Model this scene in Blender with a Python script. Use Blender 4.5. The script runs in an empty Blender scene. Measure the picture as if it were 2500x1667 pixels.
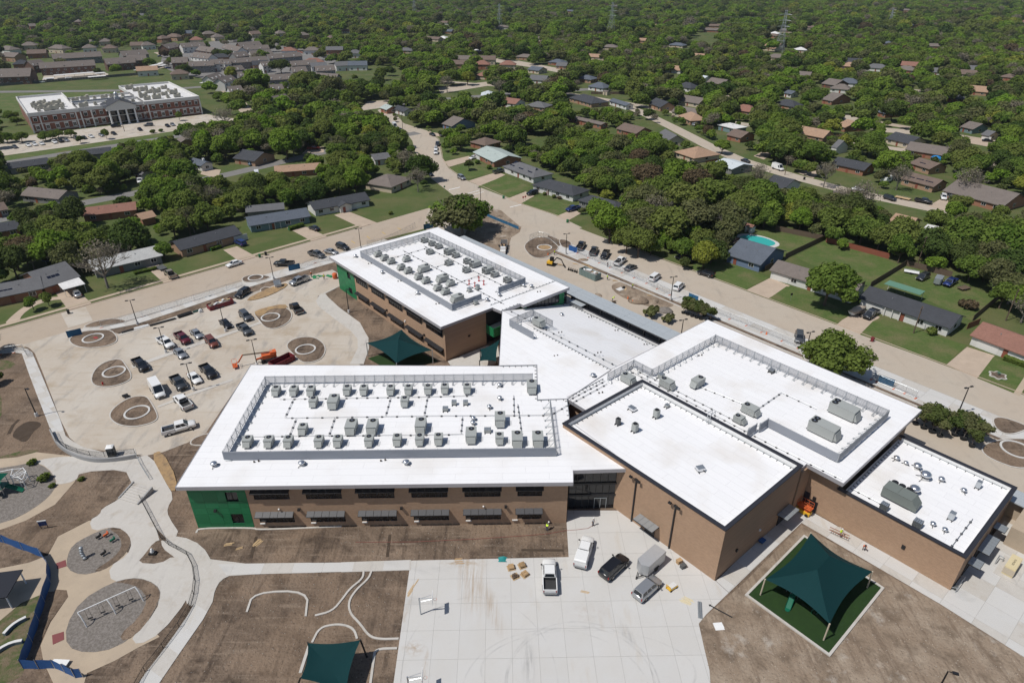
import bpy,math,random
import numpy as np
from mathutils import Vector,Matrix
R=math.radians
SC=bpy.context.scene
COL=SC.collection
random.seed(7)
# ------------------------------------------------------------------ camera
CAM_H,CAM_F,CAM_T=80.0,1600.0,R(29.79)        # height in metres, focal length for a 2500 px wide frame, tilt down
cd=bpy.data.cameras.new('drone_camera');cam=bpy.data.objects.new('drone_camera',cd);COL.objects.link(cam)
cam.location=(0,0,CAM_H);cam.rotation_euler=(math.pi/2-CAM_T,0,0)
cd.sensor_width=36.0;cd.lens=36.0*CAM_F/2500.0;cd.clip_start=0.5;cd.clip_end=8000.0
SC.camera=cam
# ------------------------------------------------------------------ sky, sun, exposure
SUN_EL,SUN_AZ=R(59.0),math.atan2(-0.44,-0.90)     # where the sun stands, seen from the ground (azimuth from +x)
W_=bpy.data.worlds.new('World');SC.world=W_;W_.use_nodes=True
nt=W_.node_tree;bg=nt.nodes['Background']
sky=nt.nodes.new('ShaderNodeTexSky');sky.sky_type='NISHITA';sky.sun_disc=False
sky.sun_elevation=SUN_EL;sky.sun_rotation=math.pi/2-SUN_AZ
sky.air_density=1.0;sky.dust_density=1.0;sky.altitude=200
nt.links.new(sky.outputs[0],bg.inputs[0]);bg.inputs[1].default_value=0.072
sd=bpy.data.lights.new('sun','SUN');sd.energy=3.8;sd.angle=R(0.53);sd.color=(1.0,0.965,0.91)
sun=bpy.data.objects.new('sun',sd);COL.objects.link(sun)
_s=Vector((math.cos(SUN_EL)*math.cos(SUN_AZ),math.cos(SUN_EL)*math.sin(SUN_AZ),math.sin(SUN_EL)))
sun.rotation_euler=_s.to_track_quat('Z','Y').to_euler();sun.location=_s*300
SC.view_settings.view_transform='Standard';SC.view_settings.look='None'
SC.view_settings.exposure=0.0;SC.view_settings.gamma=1.0;SC.view_settings.use_curve_mapping=False
SC.cycles.max_bounces=5;SC.cycles.diffuse_bounces=2;SC.cycles.glossy_bounces=2
SC.cycles.transmission_bounces=2;SC.cycles.transparent_max_bounces=6;SC.cycles.volume_bounces=0
SC.cycles.use_adaptive_sampling=True;SC.cycles.adaptive_threshold=0.02
SC.cycles.caustics_reflective=False;SC.cycles.caustics_refractive=False
SC.cycles.use_denoising=True
# ------------------------------------------------------------------ survey: measured points of the place -> metres
_c,_sn=math.cos(CAM_T),math.sin(CAM_T)
KEYS={'s':(0,0,1),'d':(0,0,2500/2352),'3a':(780,520,.27234),'3b':(1360,760,.27234),'3c':(420,850,.27234),
  '4a':(0,1020,.17857),'4b':(0,700,.17857),'4c':(1240,560,.17857),'4d':(2080,960,.17857),
  '5a':(0,0,.17857),'5b':(400,60,.17857),'5c':(0,180,.2213)}
for r_ in range(3):
 for c_ in range(3):
  KEYS['%d%d'%(r_,c_)]=(c_*833,(0,556,1111)[r_],834/2352)
def spx(k,x,y):
 o=KEYS[k];return o[0]+x*o[2],o[1]+y*o[2]
def px(k,x,y,z=0.0):
 X,Y=spx(k,x,y);X-=1250;Y-=833.5
 d=(X,_c*CAM_F-_sn*Y,-_sn*CAM_F-_c*Y);t=(z-CAM_H)/d[2]
 return Vector((d[0]*t,d[1]*t,z))
def proj(P):
 y,z=P[1],P[2]-CAM_H;f=y*_c-z*_sn
 return 1250+CAM_F*P[0]/f,833.5-CAM_F*(y*_sn+z*_c)/f,f
UA=R(-49.5);UX=(math.cos(UA),math.sin(UA));UO=(-51.2,172.2)
def UV(u,v,z=0.0):return Vector((UO[0]+u*UX[0]-v*UX[1],UO[1]+u*UX[1]+v*UX[0],z))
def toUV(P):
 a,b=P[0]-UO[0],P[1]-UO[1];return a*UX[0]+b*UX[1],-a*UX[1]+b*UX[0]
def SN(s,n,z=0.0):return Vector((s*.713-n*.701,s*.701+n*.713,z))
SNA=math.atan2(.701,.713)
def P2(l):                      # list of (key,x,y) / (x,y) metres -> list of 2D points
 out=[]
 for p in l:
  if isinstance(p,Vector):out.append((p.x,p.y))
  elif isinstance(p[0],str):q=px(*p);out.append((q.x,q.y))
  else:out.append(tuple(p[:2]))
 return out
def K(k,l):return [(k,x,y) for x,y in l]
# ------------------------------------------------------------------ materials
MATS={}
def _new(name):
 m=bpy.data.materials.new(name);m.use_nodes=True;n=m.node_tree.nodes;return m,n,m.node_tree.links,n['Principled BSDF']
def _setb(b,rough,metal=0.0,spec=0.4,coat=0.0):
 b.inputs['Roughness'].default_value=rough;b.inputs['Metallic'].default_value=metal
 b.inputs['Specular IOR Level'].default_value=spec;b.inputs['Coat Weight'].default_value=coat
def c4(c):return (c[0],c[1],c[2],1)
def plain(name,c,rough=.7,metal=0.,spec=.4,coat=0.,var=.0,alpha=1):
 if name in MATS:return MATS[name]
 m,n,l,b=_new(name);_setb(b,rough,metal,spec,coat)
 b.inputs['Base Color'].default_value=c4(c)
 if var:
  tc=n.new('ShaderNodeTexCoord');nz=n.new('ShaderNodeTexNoise');nz.inputs['Scale'].default_value=3.0;nz.inputs['Detail'].default_value=5
  mx=n.new('ShaderNodeMix');mx.data_type='RGBA'
  l.new(tc.outputs['Object'],nz.inputs['Vector']);l.new(nz.outputs['Fac'],mx.inputs['Factor'])
  mx.inputs[6].default_value=c4([v*(1-var) for v in c]);mx.inputs[7].default_value=c4([min(1,v*(1+var)) for v in c])
  l.new(mx.outputs[2],b.inputs['Base Color'])
 if alpha<1:b.inputs['Alpha'].default_value=alpha
 MATS[name]=m;return m
def layered(name,layers,base,rough=.92,coord='pos',bump=0.,bscale=8.,spec=.25,spots=(),bdist=.15):
 """base colour, then noise layers (colour, scale, low, high, strength[, stretch]) mixed over it"""
 if name in MATS:return MATS[name]
 m,n,l,b=_new(name);_setb(b,rough,0,spec)
 if coord=='pos':src=n.new('ShaderNodeNewGeometry').outputs['Position']
 else:src=n.new('ShaderNodeTexCoord').outputs['Object']
 prev=None
 for i,L in enumerate(layers):
  col,sc,lo,hi,st=L[:5]
  vec=src
  if len(L)>5:
   mp=n.new('ShaderNodeMapping');l.new(src,mp.inputs['Vector']);mp.inputs['Scale'].default_value=L[5][:3]
   if len(L[5])>3:mp.inputs['Rotation'].default_value=(0,0,L[5][3])
   vec=mp.outputs[0]
  if isinstance(sc,str):          # small bright specks
   nz=n.new('ShaderNodeTexVoronoi');nz.inputs['Scale'].default_value=float(sc);o=nz.outputs['Distance']
  else:
   nz=n.new('ShaderNodeTexNoise');nz.inputs['Scale'].default_value=sc;nz.inputs['Detail'].default_value=6;nz.inputs['Roughness'].default_value=.6;o=nz.outputs['Fac']
  l.new(vec,nz.inputs['Vector'])
  mr=n.new('ShaderNodeMapRange');mr.inputs[1].default_value=lo;mr.inputs[2].default_value=hi;mr.inputs[4].default_value=st
  l.new(o,mr.inputs[0])
  mx=n.new('ShaderNodeMix');mx.data_type='RGBA';l.new(mr.outputs[0],mx.inputs['Factor'])
  if prev is None:mx.inputs[6].default_value=c4(base)
  else:l.new(prev,mx.inputs[6])
  mx.inputs[7].default_value=c4(col);prev=mx.outputs[2]
 for col,x,y,rx,ry,an,st,sc,ring in spots:       # stains and tyre marks with a place of their own
  mp=n.new('ShaderNodeMapping');mp.vector_type='TEXTURE';mp.inputs['Location'].default_value=(x,y,0);mp.inputs['Rotation'].default_value=(0,0,an);mp.inputs['Scale'].default_value=(rx,ry,1e6);l.new(src,mp.inputs['Vector'])
  ln=n.new('ShaderNodeVectorMath');ln.operation='LENGTH';l.new(mp.outputs[0],ln.inputs[0]);v=ln.outputs['Value']
  if ring:a_=n.new('ShaderNodeMath');a_.operation='SUBTRACT';a_.inputs[1].default_value=1.0;l.new(v,a_.inputs[0]);b_=n.new('ShaderNodeMath');b_.operation='ABSOLUTE';l.new(a_.outputs[0],b_.inputs[0]);v=b_.outputs[0]
  mr=n.new('ShaderNodeMapRange');mr.inputs[1].default_value=ring or 1.0;mr.inputs[2].default_value=0.0;mr.interpolation_type='SMOOTHSTEP';l.new(v,mr.inputs[0])
  nz=n.new('ShaderNodeTexNoise');nz.inputs['Scale'].default_value=1.0;nz.inputs['Detail'].default_value=7;nz.inputs['Roughness'].default_value=.65;m3=n.new('ShaderNodeMapping');m3.inputs['Rotation'].default_value=(0,0,-an);m3.inputs['Scale'].default_value=sc;l.new(src,m3.inputs['Vector']);l.new(m3.outputs[0],nz.inputs['Vector'])
  m4=n.new('ShaderNodeMapRange');m4.inputs[1].default_value=.42;m4.inputs[2].default_value=.68;m4.inputs[4].default_value=st;l.new(nz.outputs['Fac'],m4.inputs[0])
  mu=n.new('ShaderNodeMath');mu.operation='MULTIPLY';l.new(mr.outputs[0],mu.inputs[0]);l.new(m4.outputs[0],mu.inputs[1])
  mx=n.new('ShaderNodeMix');mx.data_type='RGBA';l.new(mu.outputs[0],mx.inputs['Factor']);l.new(prev,mx.inputs[6]);mx.inputs[7].default_value=c4(col);prev=mx.outputs[2]
 l.new(prev,b.inputs['Base Color'])
 if bump:
  nz=n.new('ShaderNodeTexNoise');nz.inputs['Scale'].default_value=bscale;nz.inputs['Detail'].default_value=5;l.new(src,nz.inputs['Vector'])
  bp=n.new('ShaderNodeBump');bp.inputs['Strength'].default_value=bump;bp.inputs['Distance'].default_value=bdist
  l.new(nz.outputs['Fac'],bp.inputs['Height']);l.new(bp.outputs[0],b.inputs['Normal'])
 MATS[name]=m;return m
def seams(name,base,line,w,h,mortar,rough=.8,ang=0.,var=.03,spec=.3,big=None,coord='pos',stain=None):
 """sheet or brick courses: brick texture gives the joints"""
 if name in MATS:return MATS[name]
 m,n,l,b=_new(name);_setb(b,rough,0,spec)
 src=n.new('ShaderNodeNewGeometry').outputs['Position'] if coord=='pos' else n.new('ShaderNodeTexCoord').outputs['Object']
 mp=n.new('ShaderNodeMapping');l.new(src,mp.inputs['Vector']);mp.inputs['Rotation'].default_value=(0,0,ang)
 if coord=='wall':
  mp.inputs['Rotation'].default_value=(math.pi/2,0,0)
 br=n.new('ShaderNodeTexBrick');l.new(mp.outputs[0],br.inputs['Vector'])
 br.inputs['Scale'].default_value=1.0;br.inputs['Brick Width'].default_value=w;br.inputs['Row Height'].default_value=h
 br.inputs['Mortar Size'].default_value=mortar;br.inputs['Mortar Smooth'].default_value=.2
 br.inputs['Color1'].default_value=c4([v*(1-var) for v in base]);br.inputs['Color2'].default_value=c4([min(1,v*(1+var)) for v in base]);br.inputs['Mortar'].default_value=c4(line)
 out=br.outputs['Color']
 if stain:
  nz=n.new('ShaderNodeTexNoise');nz.inputs['Scale'].default_value=stain[1];nz.inputs['Detail'].default_value=7;l.new(src,nz.inputs['Vector'])
  mr=n.new('ShaderNodeMapRange');mr.inputs[1].default_value=stain[2];mr.inputs[2].default_value=stain[3];mr.inputs[4].default_value=stain[4];l.new(nz.outputs['Fac'],mr.inputs[0])
  mx=n.new('ShaderNodeMix');mx.data_type='RGBA';l.new(mr.outputs[0],mx.inputs['Factor']);l.new(out,mx.inputs[6]);mx.inputs[7].default_value=c4(stain[0]);out=mx.outputs[2]
 l.new(out,b.inputs['Base Color'])
 MATS[name]=m;return m
def chain_link(name,c,cover=.3):
 if name in MATS:return MATS[name]
 m,n,l,b=_new(name);_setb(b,.5,.6)
 b.inputs['Base Color'].default_value=c4(c)
 tc=n.new('ShaderNodeTexCoord');nz=n.new('ShaderNodeTexWhiteNoise');
 vm=n.new('ShaderNodeVectorMath');vm.operation='SCALE';vm.inputs['Scale'].default_value=400.0
 l.new(tc.outputs['Object'],vm.inputs[0]);l.new(vm.outputs[0],nz.inputs['Vector'])
 mt=n.new('ShaderNodeMath');mt.operation='LESS_THAN';mt.inputs[1].default_value=cover;l.new(nz.outputs['Value'],mt.inputs[0])
 l.new(mt.outputs[0],b.inputs['Alpha']);MATS[name]=m;return m
M=lambda n:MATS[n]
# ------------------------------------------------------------------ mesh builder
class MB:
 def __init__(s):s.v=[];s.f=[];s.m=[]
 def add(s,vs,fs,mi=0):
  o=len(s.v);s.v+=[tuple(v) for v in vs];s.f+=[tuple(i+o for i in f) for f in fs];s.m+=[mi]*len(fs);return s
 def box(s,c,d,rz=0.,mi=0,taper=(1,1)):
  hx,hy,hz=d[0]/2,d[1]/2,d[2]/2;co,si=math.cos(rz),math.sin(rz);vs=[]
  for dz,t in ((-hz,1),(hz,0)):
   for sx,sy in ((-1,-1),(1,-1),(1,1),(-1,1)):
    x,y=sx*hx*(1 if t else taper[0]),sy*hy*(1 if t else taper[1])
    vs.append((c[0]+x*co-y*si,c[1]+x*si+y*co,c[2]+dz))
  return s.add(vs,[(3,2,1,0),(4,5,6,7),(0,1,5,4),(1,2,6,5),(2,3,7,6),(3,0,4,7)],mi)
 def prism(s,poly,z0,z1,mi=0,side=None,bottom=True):
  a=sum(poly[i][0]*poly[(i+1)%len(poly)][1]-poly[(i+1)%len(poly)][0]*poly[i][1] for i in range(len(poly)))
  if a<0:poly=poly[::-1]
  n=len(poly);vs=[(p[0],p[1],z0) for p in poly]+[(p[0],p[1],z1) for p in poly]
  s.add(vs,[tuple(range(n,2*n))],mi)
  o=len(s.v)-2*n
  fs=[(i,(i+1)%n,n+(i+1)%n,n+i) for i in range(n)]
  if bottom:fs.append(tuple(range(n-1,-1,-1)))
  s.f+=[tuple(i+o for i in f) for f in fs];s.m+=[mi if side is None else side]*len(fs);return s
 def cyl(s,c,r,h,n=10,r2=None,mi=0,cap=True):
  r2=r if r2 is None else r2;vs=[]
  for z,q in ((c[2],r),(c[2]+h,r2)):
   vs+=[(c[0]+q*math.cos(2*math.pi*i/n),c[1]+q*math.sin(2*math.pi*i/n),z) for i in range(n)]
  fs=[(i,(i+1)%n,n+(i+1)%n,n+i) for i in range(n)]
  if cap:fs+=[tuple(range(n-1,-1,-1)),tuple(range(n,2*n))]
  return s.add(vs,fs,mi)
 def tube(s,a,b,r,n=6,r2=None,mi=0):
  a,b=Vector(a),Vector(b);d=b-a
  if d.length<1e-6:return s
  q=d.to_track_quat('Z','Y');r2=r if r2 is None else r2;vs=[]
  for p,rr in ((a,r),(b,r2)):
   for i in range(n):
    t=2*math.pi*i/n+.4;vs.append(tuple(p+q @ Vector((rr*math.cos(t),rr*math.sin(t),0))))
  return s.add(vs,[(i,(i+1)%n,n+(i+1)%n,n+i) for i in range(n)]+[tuple(range(n-1,-1,-1)),tuple(range(n,2*n))],mi)
 def path(s,pts,r,n=6,mi=0):
  for a,b in zip(pts[:-1],pts[1:]):s.tube(a,b,r,n,mi=mi)
  return s
 def beam(s,a,b,w,h,mi=0):
  a,b=Vector(a),Vector(b);d=(b-a).normalized();up=Vector((0,0,1)) if abs(d.z)<.95 else Vector((0,1,0))
  x=d.cross(up).normalized()*(w/2);y=x.cross(d).normalized()*(h/2)
  vs=[tuple(p+i*x+j*y) for p in (a,b) for i,j in ((-1,-1),(1,-1),(1,1),(-1,1))]
  return s.add(vs,[(3,2,1,0),(4,5,6,7),(0,1,5,4),(1,2,6,5),(2,3,7,6),(3,0,4,7)],mi)
 def lathe(s,c,prof,n=12,mi=0):
  vs=[];k=len(prof)
  for r,z in prof:vs+=[(c[0]+r*math.cos(2*math.pi*i/n),c[1]+r*math.sin(2*math.pi*i/n),c[2]+z) for i in range(n)]
  fs=[(j*n+i,j*n+(i+1)%n,(j+1)*n+(i+1)%n,(j+1)*n+i) for j in range(k-1) for i in range(n)]
  fs+=[tuple(range(n-1,-1,-1)),tuple(range((k-1)*n,k*n))]
  return s.add(vs,fs,mi)
 def quad(s,pts,mi=0):return s.add(pts,[tuple(range(len(pts)))],mi)
 def loft(s,rings,mi=0,caps=True):
  n=len(rings[0]);vs=[p for r in rings for p in r]
  fs=[(j*n+i,j*n+(i+1)%n,(j+1)*n+(i+1)%n,(j+1)*n+i) for j in range(len(rings)-1) for i in range(n)]
  if caps:fs+=[tuple(range(n-1,-1,-1)),tuple(range((len(rings)-1)*n,len(rings)*n))]
  return s.add(vs,fs,mi)
 def mesh(s,name,mats,smooth=False):
  me=bpy.data.meshes.new(name);me.from_pydata(s.v,[],s.f)
  for m in (mats if isinstance(mats,(list,tuple)) else [mats]):me.materials.append(MATS[m] if isinstance(m,str) else m)
  if any(s.m):me.polygons.foreach_set('material_index',s.m)
  if smooth:me.polygons.foreach_set('use_smooth',[True]*len(s.f))
  me.update();return me
MB.M=lambda s,mats,smooth=False:s.mesh("piece",mats,smooth)
def ob(name,me,parent=None,loc=None,rz=0.,rot=None,sc=None):
 if me is not None and me.name.startswith('piece'):me.name=name
 o=bpy.data.objects.new(name,me);COL.objects.link(o)
 if parent is not None:o.parent=parent
 if loc is not None:o.location=loc
 if rot is not None:o.rotation_euler=rot
 elif rz:o.rotation_euler=(0,0,rz)
 if sc is not None:o.scale=sc if isinstance(sc,(tuple,list)) else (sc,sc,sc)
 return o
def tag(o,label,cat,group=None,kind=None):
 if label:o['label']=label
 if cat:o['category']=cat
 if group:o['group']=group
 if kind:o['kind']=kind
 return o
def thing(name,label,cat,loc=(0,0,0),rz=0.,group=None):
 o=bpy.data.objects.new(name,None);COL.objects.link(o);o.empty_display_size=.3
 o.location=loc;o.rotation_euler=(0,0,rz);return tag(o,label,cat,group)
def struct(name,mb,mats,label=None,parent=None,smooth=False):
 o=ob(name,mb.mesh(name,mats,smooth),parent)
 if parent is None:o['kind']='structure'
 if label:o['label']=label
 return o
def copy_tree(o,parent=None):
 c=o.copy();COL.objects.link(c);c.parent=parent
 for ch in o.children:copy_tree(ch,c)
 return c
_z=[0.0]
def sheet(name,poly,z1,m,label=None,z0=-.3,side=None):
 """ground slab with real thickness; every sheet gets its own height"""
 _z[0]+=.00037
 mb=MB();mb.prism(P2(poly),z0,z1+_z[0],0,None if side is None else 1)
 return struct(name,mb,[m] if side is None else [m,side],label)
def strip(pts,w):
 """band polygon of width w (or (left,right)) along a polyline of 2D points"""
 a,b=(w/2,w/2) if not isinstance(w,tuple) else w
 L,Rr=[],[]
 for i,p in enumerate(pts):
  q0=pts[max(0,i-1)];q1=pts[min(len(pts)-1,i+1)];dx,dy=q1[0]-q0[0],q1[1]-q0[1];n=math.hypot(dx,dy) or 1
  L.append((p[0]-dy/n*a,p[1]+dx/n*a));Rr.append((p[0]+dy/n*b,p[1]-dx/n*b))
 return L+Rr[::-1]
def smooth_poly(p,it=2,closed=True):
 for _ in range(it):
  q=[];n=len(p)
  for i in range(n if closed else n-1):
   a,b=p[i],p[(i+1)%n];q+=[(a[0]*.75+b[0]*.25,a[1]*.75+b[1]*.25),(a[0]*.25+b[0]*.75,a[1]*.25+b[1]*.75)]
  p=q if closed else [p[0]]+q+[p[-1]]
 return p
def clip(poly,a,b,c):
 """part of poly where a*x+b*y<=c"""
 out=[];n=len(poly)
 for i in range(n):
  p,q=poly[i],poly[(i+1)%n];dp,dq=a*p[0]+b*p[1]-c,a*q[0]+b*q[1]-c
  if dp<=0:out.append(p)
  if (dp<0<dq) or (dq<0<dp):t=dp/(dp-dq);out.append((p[0]+(q[0]-p[0])*t,p[1]+(q[1]-p[1])*t))
 return out
def slabs(parent,poly,ang,sx,sy,z0,z1,m,gap=.03,name='slab',off=(0,0)):
 """cast panels of a pavement, each its own piece, with open joints"""
 poly=P2(poly);co,si=math.cos(ang),math.sin(ang);mats=m if isinstance(m,(list,tuple)) else [m]
 us=[p[0]*co+p[1]*si for p in poly];vs=[-p[0]*si+p[1]*co for p in poly];k=0
 for i in range(int(math.floor((min(us)-off[0])/sx)),int(math.ceil((max(us)-off[0])/sx))):
  s1=clip(clip(poly,co,si,(i+1)*sx+off[0]-gap/2),-co,-si,-(i*sx+off[0]+gap/2))
  if len(s1)<3:continue
  for j in range(int(math.floor((min(vs)-off[1])/sy)),int(math.ceil((max(vs)-off[1])/sy))):
   s2=clip(clip(s1,-si,co,(j+1)*sy+off[1]-gap/2),si,-co,-(j*sy+off[1]+gap/2))
   if len(s2)<3:continue
   ar=abs(sum(s2[t][0]*s2[(t+1)%len(s2)][1]-s2[(t+1)%len(s2)][0]*s2[t][1] for t in range(len(s2))))/2
   if ar<.15:continue
   mb=MB();mb.prism(s2,z0,z1+((i*7+j*13)%5)*.0015,bottom=False);k+=1
   ob(name,mb.mesh(name,mats[(i*31+j*17)%len(mats)]),parent)
 return k
def pip(p,poly):
 x,y=p;ins=False;n=len(poly);j=n-1
 for i in range(n):
  xi,yi=poly[i];xj,yj=poly[j]
  if (yi>y) != (yj>y) and x<(xj-xi)*(y-yi)/(yj-yi)+xi:ins=not ins
  j=i
 return ins
LANDMARKS=[]          # (phrase, x, y, radius) of things a label can refer to
FOOT=[]               # footprints no tree may stand in: (polygon)
VIS=[]                # silhouettes to keep visible: (distance, pixel polygon)
def hull2(pts):
 pts=sorted(set((round(a,2),round(b,2)) for a,b in pts))
 def half(ps):
  h=[]
  for p in ps:
   while len(h)>1 and (h[-1][0]-h[-2][0])*(p[1]-h[-2][1])-(h[-1][1]-h[-2][1])*(p[0]-h[-2][0])<=0:h.pop()
   h.append(p)
  return h[:-1]
 return half(pts)+half(pts[::-1])
def keep_visible(pts3,margin=0.):
 q=[proj(p) for p in pts3];d=max(a[2] for a in q);h=hull2([(a[0],a[1]) for a in q])
 cx=sum(a for a,b in h)/len(h);cy=sum(b for a,b in h)/len(h);k=1+margin
 VIS.append((d,[(cx+(a-cx)*k,cy+(b-cy)*k) for a,b in h]))
ORD=['first','second','third','fourth','fifth','sixth','seventh','eighth','ninth','tenth','eleventh','twelfth','thirteenth','fourteenth','fifteenth']
# ------------------------------------------------------------------ the palette
layered('m_grass',[((.062,.095,.024),.35,.35,.7,.9),((.135,.125,.055),.09,.42,.7,.8),((.035,.06,.012),2.2,.5,.8,.6),((.17,.13,.075),.05,.58,.8,.5)],(.082,.108,.032),.95,bump=.3,bscale=14)
layered('m_lawn',[((.066,.11,.024),.5,.38,.62,.85),((.165,.145,.07),.16,.46,.66,.8),((.045,.08,.018),3.,.45,.7,.7),((.14,.15,.055),1.3,.52,.7,.6)],(.095,.13,.036),.95,bump=.3,bscale=16)
layered('m_dirt',[((.24,.178,.13),.12,.44,.6,.85),((.062,.044,.032),.30,.5,.66,.9),((.075,.054,.04),1.0,.52,.66,.85,(1,.10,1,.35)),((.26,.20,.15),1.2,.54,.68,.75,(.10,1,1,.2)),((.205,.145,.10),.06,.46,.58,.6),((.055,.04,.03),3.5,.56,.68,.8),((.40,.36,.31),'1.9',.12,.0,.8)],(.145,.106,.077),.97,bump=1.0,bscale=2.2,bdist=.2)
layered('m_dirt_pale',[((.34,.275,.21),.15,.44,.62,.9),((.15,.112,.08),.35,.48,.66,.9),((.17,.125,.09),1.1,.52,.66,.8,(1,.12,1,.6)),((.48,.44,.39),.22,.60,.72,.7),((.13,.098,.072),3.2,.56,.68,.7),((.5,.46,.4),'1.5',.12,.0,.8)],(.25,.19,.138),.97,bump=1.0,bscale=2.2,bdist=.18)
layered('m_street',[((.42,.355,.29),.06,.4,.65,.7),((.30,.25,.205),.35,.52,.75,.5),((.27,.23,.195),.5,.58,.75,.5,(1,.12,1,.77)),((.47,.41,.34),2.5,.5,.8,.35)],(.405,.33,.255),.9)
layered('m_street_b',[((.44,.39,.325),.06,.4,.65,.7),((.33,.285,.235),.35,.52,.75,.5),((.28,.245,.21),.5,.57,.75,.6,(1,.1,1,-.86)),((.5,.45,.38),2.5,.5,.8,.35)],(.43,.362,.29),.9)
layered('m_lot',[((.50,.455,.395),.07,.42,.6,.85),((.36,.285,.205),.12,.52,.68,.75),((.27,.25,.23),.40,.54,.7,.75,(1,.25,1,.5)),((.37,.30,.22),.8,.55,.72,.55,(.12,1,1,.6)),((.53,.50,.455),1.8,.5,.8,.4),((.25,.235,.22),'.30',.05,.0,.8)],(.455,.395,.325),.9)
plain('m_joint',(.33,.32,.30),.9)
layered('m_worn',[((.07,.095,.03),.6,.42,.6,.95),((.05,.075,.02),2.5,.5,.7,.7),((.22,.165,.115),1.0,.55,.75,.7)],(.155,.118,.075),.96,bump=.5,bscale=6)
layered('m_drive',[((.50,.40,.31),.25,.4,.7,.7),((.33,.26,.2),.6,.55,.75,.5)],(.42,.335,.26),.9)
layered('m_conc',[((.53,.505,.47),.15,.4,.7,.7),((.36,.305,.24),.4,.55,.75,.65),((.32,.30,.28),.9,.56,.72,.5,(1,.2,1,.9)),((.58,.56,.53),1.8,.5,.8,.4)],(.475,.448,.41),.88)
_tan,_skid=(.34,.245,.155),(.24,.238,.236)
_p=lambda k,x,y:tuple(px(k,x,y)[:2])
COURT_SPOTS=[(_tan,*_p('21',900,850),3.2,9.5,.12,.95,(1.6,.12,1),0),(_tan,*_p('21',1030,1040),1.6,7.0,.35,.8,(2.2,.15,1),0),(_tan,*_p('21',840,745),5.0,1.2,0,.95,(.8,1.6,1),0),(_tan,*_p('21',500,1330),2.3,1.6,0,.85,(1.5,1.5,1),0),(_tan,*_p('21',450,1090),.7,4.0,-.1,.6,(2,.5,1),0),(_tan,*_p('21',580,1440),.5,3.2,0,.8,(2,.5,1),0),(_tan,*_p('21',1700,1080),4,2.5,0,.35,(.8,.8,1),0),
 (_skid,*_p('21',1290,1430),1.3,5.5,.05,.8,(1.8,.18,1),0),(_skid,*_p('21',1960,1220),1.1,4.0,.45,.7,(1.8,.2,1),0),(_skid,*_p('21',1650,1560),9.5,8.2,0,.45,(.4,.4,1),.02),(_skid,*_p('21',1660,1575),9.9,9.2,0,.4,(.4,.4,1),.02),(_skid,*_p('21',1480,1640),12.0,9.2,0,.35,(.4,.4,1),.018),(_skid,*_p('21',1700,1480),14,6.0,0,.35,(.4,.4,1),.02),(_skid,*_p('21',950,1500),10,12,.3,.4,(.4,.4,1),.015)]
for i_,t_ in enumerate((1.0,1.012,.985)):
 layered('m_court%d'%i_,[((.55*t_,.545*t_,.535*t_),.2,.4,.7,.7),((.44,.37,.28),.35,.6,.8,.6,(1,.25,1,.05)),((.33,.325,.32),.16,.6,.75,.5,(.5,1.2,1,0)),((.40,.39,.385),1.1,.6,.8,.3)],(.53*t_,.515*t_,.49*t_),.85,spots=COURT_SPOTS)
layered('m_tan',[((.47,.38,.28),.3,.4,.7,.8),((.33,.27,.2),1.,.55,.75,.5)],(.40,.325,.245),.92)
layered('m_gravel',[((.25,.225,.205),3.,.4,.6,.9),((.13,.115,.10),5.,.5,.7,.8),((.40,.37,.34),'5',.15,.02,.7)],(.165,.146,.128),.97,bump=.6,bscale=9)
layered('m_sand',[((.40,.26,.13),.7,.35,.65,.9),((.19,.135,.09),1.1,.48,.68,.85)],(.31,.215,.12),.97,bump=.4,bscale=5)
layered('m_turf',[((.022,.052,.012),.8,.4,.7,.8),((.012,.028,.008),5.,.5,.75,.5)],(.018,.042,.011),.95)
seams('m_roof',(.80,.795,.80),(.60,.59,.60),7.5,1.55,.022,.55,R(-1.1),.012,stain=((.62,.58,.53),.10,.52,.78,.55))
seams('m_roofu',(.80,.795,.80),(.60,.59,.60),7.5,1.55,.022,.55,R(49.5),.012,stain=((.60,.545,.48),.11,.52,.76,.6))
seams('m_brick',(.385,.255,.168),(.32,.215,.148),.40,.135,.012,.85,0,.10,coord='wall',stain=((.43,.295,.20),.35,.5,.8,.5))
seams('m_redbrick',(.22,.085,.055),(.26,.16,.13),.5,.16,.015,.85,0,.14,coord='wall')
plain('m_fascia',(.42,.41,.43),.45,.3);plain('m_cap',(.035,.036,.045),.5,.2);plain('m_white',(.75,.75,.74),.5);plain('m_offwhite',(.62,.61,.59),.6,var=.08)
plain('m_green',(.012,.17,.065),.45,var=.05);plain('m_green2',(.010,.15,.057),.45,var=.05)
plain('m_glass',(.012,.014,.018),.06,0,.6);plain('m_frame',(.018,.018,.02),.45);plain('m_black',(.012,.012,.013),.6)
plain('m_galv',(.52,.55,.57),.38,.75,var=.08);plain('m_steel',(.40,.43,.45),.45,.55,var=.06);plain('m_alu',(.72,.73,.75),.25,.9)
plain('m_screen',(.36,.37,.40),.42,.45);plain('m_unit',(.36,.375,.36),.55,.1,var=.06);plain('m_unit_d',(.09,.095,.095),.6)
plain('m_fan',(.02,.02,.022),.5);plain('m_pipe',(.33,.34,.35),.4,.5)
plain('m_shade',(.006,.034,.037),.8,spec=.1,var=.12);plain('m_shade_b',(.012,.045,.035),.85)
plain('m_post',(.50,.43,.33),.6);plain('m_rubber',(.015,.015,.015),.85);plain('m_orange',(.58,.12,.035),.55);plain('m_red',(.42,.03,.03),.5)
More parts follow.
